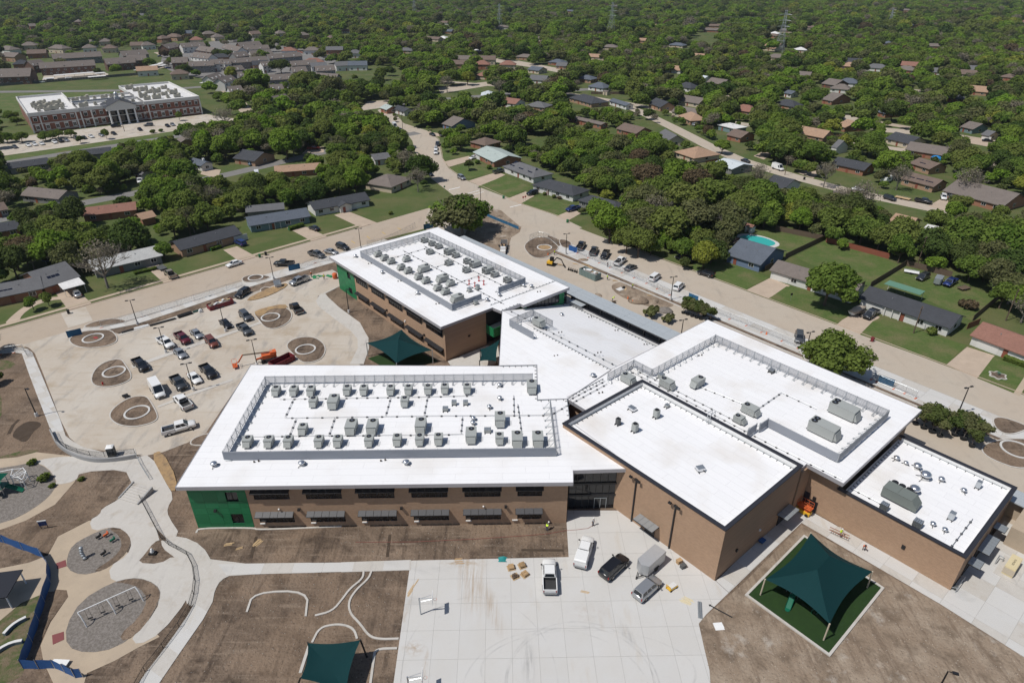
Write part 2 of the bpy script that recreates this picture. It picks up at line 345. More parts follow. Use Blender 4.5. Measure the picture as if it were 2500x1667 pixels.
plain('m_dumpred',(.17,.022,.028),.6,var=.25);plain('m_wood',(.42,.28,.15),.8,var=.2);plain('m_pallet',(.48,.34,.19),.85,var=.2);plain('m_trunk',(.10,.075,.055),.95,var=.3);plain('m_trunk_g',(.21,.185,.16),.95,var=.25)
plain('m_yellow',(.72,.42,.03),.5);plain('m_vest',(.62,.85,.05),.7);plain('m_skin',(.42,.24,.16),.6);plain('m_jean',(.05,.07,.12),.85);plain('m_boot',(.06,.04,.03),.8);plain('m_orange_shirt',(.8,.15,.03),.8);plain('m_dark_shirt',(.05,.06,.08),.85)
plain('m_blue_fab',(.02,.09,.27),.75,var=.2);plain('m_teal_fab',(.02,.11,.22),.7,var=.15);plain('m_darkwood',(.12,.085,.06),.9,var=.3)
plain('m_beige',(.62,.53,.33),.55);plain('m_navy',(.01,.03,.11),.45);plain('m_slide',(.01,.12,.07),.35);plain('m_pool',(.05,.42,.40),.05)
chain_link('m_mesh',(.34,.36,.38),.09);chain_link('m_mesh_d',(.03,.035,.04),.16)
# ================================================================== ground, streets, pavements
mb=MB();mb.quad([(-4000,-300,0),(4000,-300,0),(4000,6000,0),(-4000,6000,0)]);struct('ground',mb,'m_grass','grassy ground under the neighbourhood, reaching to the horizon')
# --- streets
LST=[SN(-60,181),SN(118,179.5),SN(150,176),SN(150,194.8),SN(-60,194.8)]
sheet('street',LST,.004,'m_street','tan concrete street running past the parking lot up to the junction')
RST=[UV(-20,75),UV(260,72.6),UV(260,85.5),UV(-20,88)]
sheet('street',RST,.005,'m_street_b','wide pale concrete street along the right of the school')
UPR=P2(K('01',[(350,855),(440,905),(490,970),(510,1050),(590,1150),(620,1230),(700,1290),(790,1360),(600,1440),(560,1568),(700,1640),(1300,1640),(1660,1568),(1500,1490),(1240,1405),(980,1290),(850,1240),(740,1160),(695,1090),(690,1060),(670,960),(590,900),(430,850),(380,790),(300,740),(250,760),(300,810)]))
sheet('street',UPR,.006,'m_street_b','street bending away uphill past parked cars from the junction')
S2=[(70,470),(82,430),(92,385),(101,340),(108,315),(117,296),(126,281),(137,265),(150,251),(164,237),(190,206),(240,150)]
sheet('street',strip(S2,8.2),.007,'m_street_b','second residential street behind the first row of gardens on the right')
layered('m_asphalt',[((.16,.155,.15),.3,.4,.7,.8),((.27,.255,.235),.6,.5,.75,.5)],(.20,.19,.18),.93)
S3=[(-230,180),(-180,236),(-152,262),(-126,288),(-109,309),(-92,330),(-70,356),(-52,372)]
sheet('street',strip(S3,7.5),.008,'m_asphalt','grey street between the trees behind the left row of houses')
S4=[(-300,250),(-260,288),(-222,325),(-200,346),(-172,374),(-150,398),(-120,428),(-60,470),(0,500),(60,520)]
sheet('street',strip(S4,10),.009,'m_asphalt','street in front of the columned brick building')
S5=[(-150,400),(-172,440),(-192,480),(-215,520),(-240,580),(-262,640)]
sheet('street',strip(S5,8),.010,'m_street','lane beside the columned brick building leading to the apartments')
S6=[(-420,505),(-330,510),(-262,516),(-228,535)]
sheet('street',strip(S6,9),.011,'m_asphalt','back lane between the brick building and the apartments')
S7=[(230,300),(200,330),(172,352),(150,380),(120,410),(70,470),(20,520),(-60,560)]
sheet('street',strip(S7,7.5),.012,'m_street_b','third residential street among the trees on the right')
S8=[(330,250),(290,300),(262,340),(230,380),(180,450),(120,540)]
sheet('street',strip(S8,7.5),.013,'m_street','fourth residential street in the trees far right')
for k_,a_,lb in (('01',[(1000,398),(1210,418),(1530,478),(1520,505),(1290,462),(1000,420)],'far pale street left of centre among the trees'),('01',[(660,605),(1000,565),(1010,592),(690,645)],'far street in front of the yellow-green tree'),('02',[(1110,790),(1200,800),(1390,880),(1700,905),(1700,935),(1380,910),(1110,845)],'pale cul-de-sac among the right trees'),('02',[(1480,606),(1640,620),(1640,636),(1490,626)],'far short street among the right trees'),('01',[(180,700),(330,690),(300,742),(120,765)],'street crossing at the top of the upper street')):
 sheet('street',K(k_,a_),.02,'m_street_b',lb)
STREETS=[(S2,5),(S3,5),(S4,6.5),(S5,5.5),(S6,6),(S7,4.5),(S8,4.5)]
# kerbs along the near streets
def kerb(pts,w=.22,h=.13,label=None):
 mb=MB();q=strip(P2(pts),w);n=len(q) // 2
 for i in range(n-1):mb.prism([q[i],q[i+1],q[2*n-2-i],q[2*n-1-i]],-.1,h,0)
 return struct('kerb',mb,'m_drive',label)
kerb([SN(-60,194.9),SN(121,195)],label='kerb along the left street below the lawns')
kerb([UV(34,88),UV(260,85.7)],label='kerb along the right street below the lawns')
kerb(K('01',[(600,895),(675,960),(695,1060),(700,1095),(745,1160),(855,1240),(985,1290),(1245,1405),(1505,1490)]),label='curving kerb in front of the upper lawns')
# sidewalk on the far side of the left street, in panels
sw=struct('sidewalk',MB().prism(P2([SN(-60,196.3),SN(118,196.3),SN(118,197.7),SN(-60,197.7)]),-.1,.05),'m_tan','narrow sidewalk across the lawns along the left street')
slabs(sw,[SN(-40,196.3),SN(118,196.3),SN(118,197.7),SN(-40,197.7)],SNA,3.2,40,.05,.08,'m_tan',.05,off=(0,0))
# driveways (left row, right rows)
def drive(pts,label,m='m_drive',z=.02):return sheet('driveway',pts,z,m,label)
for i,(s0,s1,n1,lb) in enumerate([(25.5,30.2,212,'driveway under the white carport'),(50.2,53.5,214,'driveway holding the tan pickup'),(73,77.6,208,'driveway with the blue car'),(98,103,214,'driveway with the dark car beside the clipped hedge'),(117,123,213,'driveway of the white cottage')]):
 drive([SN(s0-.5,194.6),SN(s1+.5,194.6),SN(s1,n1),SN(s0,n1)],lb)
sheet('path',smooth_poly(P2(K('10',[(20,670),(130,650),(150,600),(230,540),(340,500),(480,490),(480,470),(330,480),(200,520),(100,590)])),1),.03,'m_drive','curved tan path through the front garden at the left edge')
drive(K('12',[(440,430),(590,488),(740,400),(605,345)]),'wide pale driveway of the white double-garage house')
drive(K('12',[(1062,668),(1222,735),(1360,615),(1205,540)]),'driveway with the covered boat')
drive(K('12',[(1815,945),(2030,1035),(2150,880),(1960,820)]),'driveway of the white house with the red-brown roof')
drive(K('12',[(2270,1138),(2320,1158),(2400,1040),(2352,1020)]),'brick garden path at the right edge','m_tan')
for a,lb in (([(705,1115),(745,1150),(900,1105),(880,1075)],'driveway with the white sedan below the pale roof'),([(880,1245),(960,1285),(1130,1205),(1075,1185)],'driveway with the covered grey pickup'),([(1140,1370),(1235,1405),(1330,1350),(1270,1320)],'driveway with the black sport utility'),([(1480,1490),(1560,1520),(1650,1470),(1600,1440)],'driveway with the blue pickup'),([(590,905),(620,935),(720,945),(700,925)],'driveway with the two small cars at the bend')):
 drive(K('01',a),lb)
for a,lb in (([(490,1075),(560,1100),(640,1050),(560,1040)],'tan driveway under the tall tree off the second street'),([(790,1190),(900,1230),(960,1180),(860,1160)],'driveway with the silver pickup off the second street'),([(1690,1420),(1840,1460),(1900,1400),(1780,1370)],'driveway at the metal carport off the second street'),([(1360,1240),(1420,1260),(1480,1210),(1420,1190)],'driveway with the white camper'),([(1940,980),(2100,1010),(2110,960),(2020,950)],'pale driveway far right by the small grey house')):
 drive(K('02',a),lb)
drive(K('00',[(1740,1130),(1840,1120),(1830,1070),(1740,1090)]),'driveway beside the tan garage among the trees');drive(K('00',[(1380,1200),(1500,1230),(1520,1170),(1400,1160)]),'driveway with the white sedan among the trees');drive(K('00',[(2080,1060),(2230,1050),(2230,1010),(2120,1020)]),'driveway with the red pickup among the trees')
# --- brick building grounds
sheet('car_park',[(-300,330),(-262,366),(-190,424),(-150,400),(-158,392),(-178,386),(-226,340),(-262,308),(-285,300)],.006,'m_lot','car park in front of the columned brick building')
sheet('lawn',[(-250,314),(-215,348),(-180,384),(-172,378),(-205,346),(-243,308)],.016,'m_lawn','grass strip between the car park and the street')
sheet('lawn',[(-330,420),(-300,440),(-250,478),(-262,508),(-420,498),(-420,420)],.017,'m_lawn','mown field behind the columned brick building')
sheet('car_park',K('5a',[(560,1140),(640,1120),(1480,1060),(1480,1010),(1200,960),(600,1040)]),.018,'m_lot','apartment car park with long white carports')
sheet('car_park',K('5a',[(1900,1010),(2352,900),(2420,700),(2100,720),(2300,820)]),.019,'m_street','apartment court with parked cars')
# --- lawns seen clearly
for a,lb in ((K('12',[(50,280),(430,428),(595,345),(320,240),(110,225)]),'front lawn of the blue house'),(K('12',[(592,490),(1050,664),(1160,600),(830,410),(715,405)]),'bright front lawn under the round tree'),(K('12',[(1222,735),(1810,945),(1960,810),(1360,620),(1310,645)]),'patchy front lawn of the long grey-roofed house'),(K('12',[(2030,1035),(2280,1138),(2352,1030),(2352,960),(2140,890)]),'front lawn with the round planter'),(K('01',[(940,1285),(1150,1365),(1310,1290),(1130,1210)]),'front lawn of the house with solar panels'),(K('01',[(745,1160),(855,1238),(1050,1190),(900,1120)]),'front lawn with the small round tree'),(K('01',[(1240,1400),(1490,1488),(1610,1420),(1360,1350)]),'front lawn of the white brick house'),(K('01',[(680,970),(695,1090),(900,1055),(870,1000),(760,960)]),'lawn under the tree beside the bend')):
 sheet('lawn',a,.015,'m_lawn',lb)
sheet('lawn',K('12',[(430,10),(960,85),(720,190),(560,150),(420,60)]),.015,'m_lawn','back lawn round the swimming pool');sheet('lawn',K('12',[(770,200),(980,95),(1230,150),(1500,260),(1290,400),(1000,310)]),.016,'m_lawn','large back lawn inside the board fence');sheet('lawn',K('12',[(1340,400),(1530,260),(2170,480),(1990,640),(1640,480)]),.017,'m_lawn','back lawn with parked trailers')
# --- school grounds: bare earth everywhere, pavements on top
SITE=[SN(-70,180.9),SN(116,179.4),UV(-6,56),UV(-2,74.8),UV(260,72.5),(260,-40),(-240,-40)]
sheet('bare_earth',SITE,.006,'m_dirt','bare brown building-site earth round the school')
sheet('bare_earth',K('22',[(110,1150),(420,880),(820,480),(1780,1030),(2352,1390),(2500,1700),(190,1700)]),.012,'m_dirt_pale','pale stony earth round the shaded play square')
for a,lb in ((K('10',[(-60,930),(0,905),(120,930),(60,975),(-60,985)]),'grass patch by the site gate'),(K('20',[(-40,1100),(70,1040),(180,960),(270,925),(270,980),(220,1150),(130,1400),(180,1500),(60,1568),(-60,1568)]),'worn grass beside the blue fence'),(K('10',[(-60,1130),(12,1130),(10,1340),(-60,1360)]),'grass edge at the left of the site'),(K('20',[(-40,22),(190,-40),(300,-30),(60,20),(-40,60)]),'weedy strip above the old playground')):
 sheet('grass_patch',smooth_poly(P2(a),1),.02,'m_worn',lb)
# car park
LOT=P2(K('10',[(150,808),(440,722),(470,700),(700,700),(830,735),(1240,600),(1420,550),(1640,480),(1990,362),(2290,290),(2352,330),(2352,400),(2190,470),(2180,510),(2240,570),(2352,655)])+K('11',[(0,580),(130,660),(190,760),(185,830),(110,935)]))+[(-24,120),(-50,120)]+P2(K('10',[(1690,1010),(1420,1410),(1290,1480)])+K('20',[(1120,-20),(1000,5),(800,-20)])+K('10',[(560,1512),(480,1445),(420,1330),(300,1010),(240,865),(205,830)]))
lot=sheet('car_park',LOT,.03,'m_lot','pale concrete school car park with planted islands')
# pale kerbed aisle lines between the parking rows
for a in ([(905,950),(1190,850),(1500,745),(1800,645),(1820,655),(1500,765),(1190,872),(915,970)],[(1085,1228),(1340,1130),(1600,1040),(1606,1054),(1345,1146),(1090,1240)],[(815,735),(1230,608),(1235,616),(822,745)]):
 sheet('kerb',K('10',a),.09,'m_conc',None)
sheet('pavement_patch',K('10',[(420,590),(590,545),(640,640),(470,690)]),.0085,'m_lot','newer pale patch across the left street')
# islands with kerbs and concrete rings
def island(key,pts,ring,label,ringfill=None):
 poly=smooth_poly(P2(K(key,pts)),2)
 cx=sum(p[0] for p in poly)/len(poly);cy=sum(p[1] for p in poly)/len(poly)
 t=thing('planting_island',label,'planting island',(cx,cy,0),group='planting islands of the school grounds')
 loc=[(p[0]-cx,p[1]-cy) for p in poly]
 mb=MB();n=len(loc);inn=[]
 for x,y in loc:d=math.hypot(x,y);inn.append((x*(1-.26/d),y*(1-.26/d)))
 for i in range(n):j=(i+1)%n;mb.prism([loc[i],loc[j],inn[j],inn[i]],0,.2)
 ob('kerb',mb.M('m_conc'),t)
 ob('soil',MB().prism(inn,0,.16).M('m_dirt'),t)
 if ring:
  c=px(key,*ring[0]);r=ring[1];mb=MB();k=28
  for i in range(k):
   a0,a1=2*math.pi*i/k,2*math.pi*(i+1)/k
   mb.prism([(c.x-cx+q*math.cos(a),c.y-cy+q*math.sin(a)) for q,a in ((r,a0),(r,a1),(r-.38,a1),(r-.38,a0))],.1,.3)
  ob('tree_ring',mb.M('m_court1'),t)
  if ringfill:ob('mulch',MB().cyl((c.x-cx,c.y-cy,.1),r-.45,.1,24).M(ringfill),t)
 return t
island('4b',[(950,700),(1130,610),(1350,595),(1540,590),(1640,740),(1480,820),(1200,852),(1020,820),(945,760)],((1275,712),2.45),'earth island with red-painted ring beside the car park entrance','m_dirt')
island('4b',[(1230,1280),(1290,1130),(1450,1020),(1640,985),(1700,1030),(1835,1240),(1700,1330),(1480,1385),(1290,1370)],((1562,1172),2.45),'earth island with concrete ring left of the black pickup')
island('10',[(740,1300),(790,1230),(900,1165),(1000,1155),(1040,1190),(1100,1305),(1060,1345),(930,1378),(800,1362)],((945,1275),2.5),'lowest earth island with concrete ring below the white van')
island('10',[(1740,590),(1790,565),(1920,530),(1990,560),(2020,600),(1990,660),(1890,705),(1820,690),(1780,640)],((1863,620),2.45),'sandy earth island with concrete ring right of the grey pickup')
island('10',[(1960,810),(2030,760),(2150,748),(2230,790),(2250,850),(2210,915),(2110,938),(2060,920),(2010,870)],((2104,842),2.45),'earth island with concrete ring right of the orange boom lift')
island('10',[(1660,345),(1750,322),(1880,338),(1830,360),(1740,380),(1670,378)],((1760,348),2.2),'narrow earth island with ring beside the left street')
island('10',[(1785,425),(1840,403),(1882,432),(1850,455),(1800,455)],None,'small sandy formwork island near the site gate')
island('10',[(560,690),(640,650),(780,622),(900,648),(780,670),(640,690)],None,'long earth island between the left street and the new walk')
island('4c',[(200,240),(290,150),(420,105),(560,115),(640,190),(720,260),(560,380),(420,410),(300,370)],((500,255),2.5),'earth island with sandy ring behind the yellow excavator','m_sand')
island('4c',[(690,140),(780,140),(885,190),(850,250),(790,265),(715,230)],None,'small earth island by the right street junction')
island('12',[(2120,1315),(2190,1300),(2330,1345),(2400,1385),(2260,1435),(2160,1400)],None,'small earth island at the right edge beside the street')
island('12',[(2040,1530),(2100,1475),(2250,1450),(2450,1460),(2600,1600),(2350,1680),(2120,1600)],((2300,1530),2.8),'large earth island with ring right of the potted trees')
island('10',[(1300,1490),(1330,1450),(1440,1410),(1520,1440),(1450,1500),(1340,1505)],None,'earth island half hidden under the front wing roof')
for a,lb in ((K('20',[(1040,0),(1115,-30),(1225,170),(1200,275),(1130,170)]),'strip of orange mulch beside the front wing'),(K('10',[(1740,590),(1800,560),(1960,525),(1990,560),(1860,560),(1800,620)]),'spilled orange sand on the island'),(K('10',[(1690,500),(1800,440),(1960,380),(1990,400),(1860,470),(1740,505)]),'sandy patch near the site gate')):
 sheet('mulch',smooth_poly(P2(a),1),.19,'m_sand',lb,z0=0)
# strip along the right street: paving, earth verge, kerb, loop drive
sheet('loop_drive',[UV(-2,42),UV(200,38),UV(200,64.8),UV(22,64.8),UV(10,74.9),UV(-2,74.9)],.02,'m_street_b','concrete loop drive between the school and the right street')
lay=sheet('sidewalk',[UV(20,66.9),UV(200,65.2),UV(200,73.2),UV(20,75)],.03,'m_joint','new pale concrete parking strip along the right street')
slabs(lay,[UV(20,67),UV(200,65.3),UV(200,73.1),UV(20,74.9)],UA,5.2,3.9,.03,.06,['m_court0','m_conc','m_court2'],.05)
sheet('sidewalk_kerb',[UV(24,64.6),UV(146,64.2),UV(146,64.7),UV(24,65.1)],.13,'m_conc','kerb between the loop drive and the earth verge')
sheet('bare_earth',K('01',[(900,1470),(1000,1430),(1100,1450),(1240,1568)])+K('11',[(1230,30),(1170,70),(1140,180),(1000,140),(850,60)]),.03,'m_dirt_pale','churned pale earth behind the big oak at the junction')
sheet('sand_spill',smooth_poly(P2(K('4c',[(1380,760),(1620,700),(1900,830),(2200,960),(2300,1060),(2000,1080),(1700,990),(1500,900)])),2),.035,'m_dirt_pale','thin spill of sand across the loop drive')
# walk beside the left street
wk=sheet('sidewalk',K('10',[(570,690),(700,690),(900,640),(1250,530),(1600,410),(2000,290),(2300,215),(2300,240),(2000,325),(1620,440),(1250,565),(940,665),(700,712),(580,715)]),.07,'m_conc','new pale walk between the car park and the left street')
slabs(wk,K('10',[(620,698),(700,692),(900,642),(1250,532),(1600,412),(2000,292),(2290,218),(2290,238),(2000,323),(1620,438),(1250,563),(940,663),(700,710)]),SNA,3.0,50,.072,.1,['m_conc','m_court0'],.05)
sheet('parking_lane',[SN(22,177.5),SN(116,176.5),SN(116,179.3),SN(22,180.9)],.025,'m_conc','pale new concrete parking lane of the left street')
# walk left of the car park, with wall and stairs
wl=sheet('sidewalk',K('4b',[(0,870),(90,850),(260,830),(380,855),(440,900),(560,1180),(720,1568)])+K('4a',[(815,0),(900,250),(980,310),(1130,400),(1400,465),(1850,430),(1870,520),(1450,560),(1250,550),(1080,510),(930,450),(790,370),(720,220),(630,0)])+K('4b',[(540,1568),(400,1200),(300,915),(200,900),(60,915),(0,925)]),.08,'m_conc','pale walk curving along the left side of the car park')
slabs(wl,K('4b',[(385,860),(440,900),(560,1180),(720,1568)])+K('4a',[(815,0),(880,190),(700,190),(630,0)])+K('4b',[(540,1568),(400,1200),(305,920)]),SNA+.09,1.75,2.6,.083,.11,['m_conc','m_court2','m_court0'],.05)
# old playground paths, pits
sheet('path',K('20',[(-300,90),(-100,55),(0,25),(120,15),(250,-20),(480,5),(560,120),(510,190),(380,340),(180,450),(0,515),(-300,600)]),.03,'m_tan','tan ring path round the old playground')
sheet('play_pit',smooth_poly(P2(K('20',[(-300,130),(80,80),(230,48),(330,90),(395,180),(370,250),(290,330),(130,430),(0,470),(-300,560)])),1),.045,'m_gravel','gravel play pit with the climbing frame')
sheet('path',K('20',[(-200,830),(0,780),(200,740),(330,690),(400,560),(615,450),(720,470),(900,700),(780,900),(1100,1250),(950,1325),(790,1415),(600,1500),(560,1640),(400,1640),(300,1420),(280,1310),(350,1150),(470,975),(460,930),(330,940),(150,1015),(0,1140),(-200,1260)]),.035,'m_tan','tan concrete playground path inside the blue fence')
T1=sheet('sidewalk',smooth_poly(P2(K('20',[(480,8),(940,12),(1040,0),(1130,170),(1200,285),(1152,365),(1160,425),(1250,558),(1105,572),(940,250),(900,180),(862,98),(550,118),(525,180),(385,208),(390,170),(330,85),(235,45),(330,22)])),1),.06,'m_conc','new concrete concourse left of the front wing')
W3=sheet('sidewalk',smooth_poly(P2(K('20',[(925,215),(975,310),(1112,580),(1060,600),(1000,680),(945,742),(1100,750),(1200,690),(1300,745),(1330,880),(1290,1000),(1110,1225),(950,1312),(900,1250),(1080,1080),(1108,925),(1000,852),(900,845),(770,878),(748,770),(880,690),(912,600),(850,508),(760,495),(640,527),(615,450),(690,408),(700,370),(820,305)])),1),.055,'m_conc','new concrete ring walk round the swing pits')
W2=sheet('sidewalk',smooth_poly(P2(K('20',[(1105,572),(1250,556),(1395,622),(1470,750),(2352,738),(2352,806),(1600,822),(1520,860),(1480,930),(1465,1010),(1400,1130),(1240,1360),(1090,1580),(940,1580),(1150,1310),(1330,1050),(1388,900),(1385,800),(1335,700),(1270,650)])),1),.065,'m_conc','curving new concrete walk below the front wing')
W2b=sheet('sidewalk',K('21',[(0,738),(480,722),(480,792),(0,806)]),.066,'m_conc','straight concrete walk between the earth beds')
slabs(W2b,K('20',[(1500,752),(2352,740)])+K('21',[(470,724),(470,790)])+K('20',[(2352,804),(1560,826)]),R(1.1),4.6,40,.068,.1,['m_conc','m_court2','m_court0'],.05)
slabs(W2,K('20',[(1480,930),(1465,1010),(1400,1130),(1240,1360),(1090,1580),(945,1580),(1150,1312),(1332,1052),(1384,930)]),R(60),3.2,40,.067,.1,['m_conc','m_court0','m_court2'],.05)
for a,lb in (([(545,118),(850,100),(925,215),(820,300),(700,365),(690,405),(610,450),(400,560),(330,680),(120,690),(0,640),(-200,640),(-200,570),(0,515),(190,450),(385,345),(510,195)],'dark earth bed between the two play rings'),([(1000,680),(1060,600),(1112,585),(1120,630),(1205,690),(1100,748),(950,735)],'small triangular earth bed with the stone sign base'),([(470,975),(460,930),(380,925),(330,1060),(270,1200),(240,1330),(270,1300),(350,1140)],'sliver of earth inside the blue fence')):
 sheet('earth_bed',K('20',a),.05,'m_dirt',lb)
for a,lb in (([(500,620),(462,700),(462,785),(560,828),(690,800),(830,720),(908,620),(890,552),(830,506),(740,500),(600,560)],'gravel pit with the spring riders'),([(900,845),(760,882),(560,1000),(452,1180),(462,1320),(600,1365),(800,1330),(1000,1180),(1100,1005),(1108,920),(1020,858)],'gravel pit under the swing frame')):
 sheet('play_pit',smooth_poly(P2(K('20',a)),1),.062,'m_gravel',lb)
for a,lb in (([(700,800),(830,720),(905,620),(890,552),(830,506),(740,502),(830,560),(840,640),(780,710),(640,800)],'earth rim of the spring-rider pit'),([(900,848),(780,880),(860,880),(960,910),(1020,990),(960,1120),(820,1240),(860,1290),(1000,1180),(1095,1005),(1103,925),(1020,862)],'earth rim of the swing pit')):
 sheet('earth_rim',smooth_poly(P2(K('20',a)),1),.066,'m_dirt',lb)
for a,lb in (([(388,745),(452,722),(460,765),(395,785)],'dull red rubber mat by the spring riders'),([(360,1240),(440,1215),(442,1270),(365,1305)],'dull red rubber mat by the swings')):
 sheet('rubber_mat',K('20',a),.072,plain('m_mat',(.20,.06,.06),.8),lb)
# court and yards: concrete panels
COURT=K('21',[(482,726),(1566,702),(1552,470),(1556,380),(1908,382)])+K('22',[(228,866),(318,948),(165,1095),(112,1160),(150,1330),(186,1480),(200,1680)])+K('21',[(345,1680),(470,790)])
ct=sheet('court',COURT,.03,'m_joint','broad pale concrete play court and entrance apron')
slabs(ct,COURT,R(1.1),3.62,4.4,.032,.07,['m_court0','m_court1','m_court2','m_court0'],.04,off=(1.1,2.0))
YARD=K('22',[(660,440),(770,375),(880,385),(1848,928),(2215,450),(2352,520),(2700,690),(2700,1600),(2352,1390),(1780,1028),(820,466),(320,946),(232,866)])
yd=sheet('yard',YARD,.031,'m_joint','concrete walk and service yard behind the gymnasium')
slabs(yd,YARD,UA,4.2,4.2,.033,.072,['m_conc','m_court0','m_court2'],.04,off=(.3,1.2))
bw=sheet('sidewalk',K('10',[(2352,395),(2200,465),(2175,505),(2195,545),(2340,655)])+K('11',[(60,705),(112,765),(115,830),(60,940),(155,940),(192,830),(186,760),(130,655),(0,560)])+K('10',[(2335,550),(2260,480),(2240,455),(2300,425)]),.07,'m_conc','pale walk along the rear wing beside the car park')
sheet('sidewalk',K('3a',[(1150,1332),(1500,1190),(1600,1200),(1620,1340),(1400,1400),(1200,1400)]),.06,'m_conc','concrete courtyard between the two wings')
# trench lines, edging kerbs in the front beds
def edging(key,pts,w,label,h=.16,m='m_conc'):
 mb=MB();q=strip(smooth_poly(P2(K(key,pts)),2,False) if len(pts)>3 else P2(K(key,pts)),w);n=len(q) // 2
 for i in range(n-1):mb.prism([q[i],q[i+1],q[2*n-2-i],q[2*n-1-i]],-.1,h)
 return tag(ob('concrete_edging',mb.M(m)),label,'edging','concrete edging of the garden beds')
edging('20',[(1700,1080),(1745,945),(2125,935),(2105,1110)],.3,'three-sided rectangular concrete edging in the large earth bed')
edging('21',[(155,800),(150,850),(60,920),(10,990),(-60,1075),(-180,1105)],.3,'left of the two winding concrete edgings in the bed')
edging('21',[(208,800),(190,850),(100,930),(50,1010),(60,1090),(130,1160),(190,1245),(260,1268),(396,1264)],.3,'long winding concrete edging reaching the court')
edging('21',[(-200,1290),(-150,1190),(-50,1165),(30,1170),(90,1200),(110,1265)],.3,'curved concrete edging behind the corner shade sail')
edging('21',[(385,1330),(235,1335),(225,1400),(195,1620)],.33,'angled concrete edging beside the court edge')
edging('20',[(2130,1310),(2100,1400),(2068,1500)],.4,'short concrete edging left of the corner shade sail')
edging('20',[(1352,535),(1365,502),(1750,500),(1772,515),(2352,490)],.3,'thin concrete footing strip along the front wing',.1)
layered('m_trench',[((.05,.035,.025),1.,.4,.7,.8)],(.075,.055,.04),.98)
for k,a,lb in (('21',[(335,545),(318,700)],'short narrow trench across the front earth bed'),('21',[(1240,652),(1530,655)],'thin line of dark pipe lying in the front bed'),('20',[(1765,560),(1728,708)],'narrow trench beside the scattered planks'),('10',[(815,728),(1020,672)],'open black trench beside the car park kerb')):
 sheet('trench',strip(P2(K(k,a)),.45),.02,'m_trench',lb)
sheet('wet_earth',smooth_poly(P2(K('10',[(80,1440),(110,1380),(190,1330),(270,1335),(290,1360),(230,1400),(190,1470),(150,1475),(120,1455)])),2),.02,'m_trench','dark wet patch of dug earth at the left of the site')
sheet('dug_earth',strip(P2(K('10',[(60,1420),(90,1360),(130,1320)])),.6),.021,'m_trench','dark rut beside the wet patch')
sheet('sidewalk',smooth_poly(P2(K('20',[(1108,572),(1262,648),(1335,700),(1386,800),(1389,900),(1335,1050),(1270,1010),(1300,880),(1280,760),(1190,695),(1118,640)])),1),.058,'m_conc','concrete margin under the curving black railing')
sheet('paint_mark',smooth_poly(P2(K('4b',[(1270,705),(1300,690),(1345,698),(1340,715),(1300,722)])),1),.185,plain('m_redpaint',(.30,.05,.05),.8),'red paint mark inside the first island ring',z0=.1)
# ================================================================== the school
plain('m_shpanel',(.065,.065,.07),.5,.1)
AA=R(1.1);AO=(-52.4,77.3)
def AW(x,y,z=0.):return Vector((AO[0]+x*math.cos(AA)-y*math.sin(AA),AO[1]+x*math.sin(AA)+y*math.cos(AA),z))
def toA(P):a,b=P[0]-AO[0],P[1]-AO[1];return a*math.cos(AA)+b*math.sin(AA),-a*math.sin(AA)+b*math.cos(AA)
RZ,RT=9.6,.6                                            # roof top, slab thickness
def facade(mb,x0,x1,z0,z1,ops,y,depth=.22,mi=0,axis='x'):
 """wall plane facing -y (axis x) or +x (axis y) with real openings and reveals"""
 xs=sorted({x0,x1} | {o[0] for o in ops} | {o[1] for o in ops});zs=sorted({z0,z1} | {o[2] for o in ops} | {o[3] for o in ops})
 T=(lambda a,d,z:(a,y+d,z)) if axis=='x' else (lambda a,d,z:(y-d,a,z))
 for i in range(len(xs)-1):
  for j in range(len(zs)-1):
   cx,cz=(xs[i]+xs[i+1])/2,(zs[j]+zs[j+1])/2
   if any(o[0]<cx<o[1] and o[2]<cz<o[3] for o in ops):continue
   mb.quad([T(xs[i],0,zs[j]),T(xs[i+1],0,zs[j]),T(xs[i+1],0,zs[j+1]),T(xs[i],0,zs[j+1])],mi)
 for a,b,c,d in ops:
  for p,q in (((a,c),(b,c)),((b,c),(b,d)),((b,d),(a,d)),((a,d),(a,c))):
   mb.quad([T(p[0],0,p[1]),T(p[0],depth,p[1]),T(q[0],depth,q[1]),T(q[0],0,q[1])],mi)
_pm={}
def pane_mesh(w,h):
 k=(round(w,2),round(h,2))
 if k not in _pm:_pm[k]=MB().box((0,0,0),(w,.03,h)).M('m_glass')
 return _pm[k]
def window(parent,a,b,c,d,y,n,rows=1,axis='x',nm='window'):
 mb=MB();w=(b-a)/n;h=(d-c)/rows
 T=(lambda q,dd,z:(q,y+dd,z)) if axis=='x' else (lambda q,dd,z:(y-dd,q,z))
 S=(lambda sx,sy,sz:(sx,sy,sz)) if axis=='x' else (lambda sx,sy,sz:(sy,sx,sz))
 for i in range(n+1):mb.box(T(a+i*w,.15,(c+d)/2),S(.09,.12,d-c))
 for j in range(rows+1):mb.box(T((a+b)/2,.152,c+j*h),S(b-a,.116,.1))
 f=ob(nm,mb.mesh(nm,'m_frame'),parent)
 for i in range(n):
  for j in range(rows):ob('pane',pane_mesh(w-.09,h-.1),f,T(a+(i+.5)*w,.17,c+(j+.5)*h),rz=0 if axis=='x' else math.pi/2)
 return f
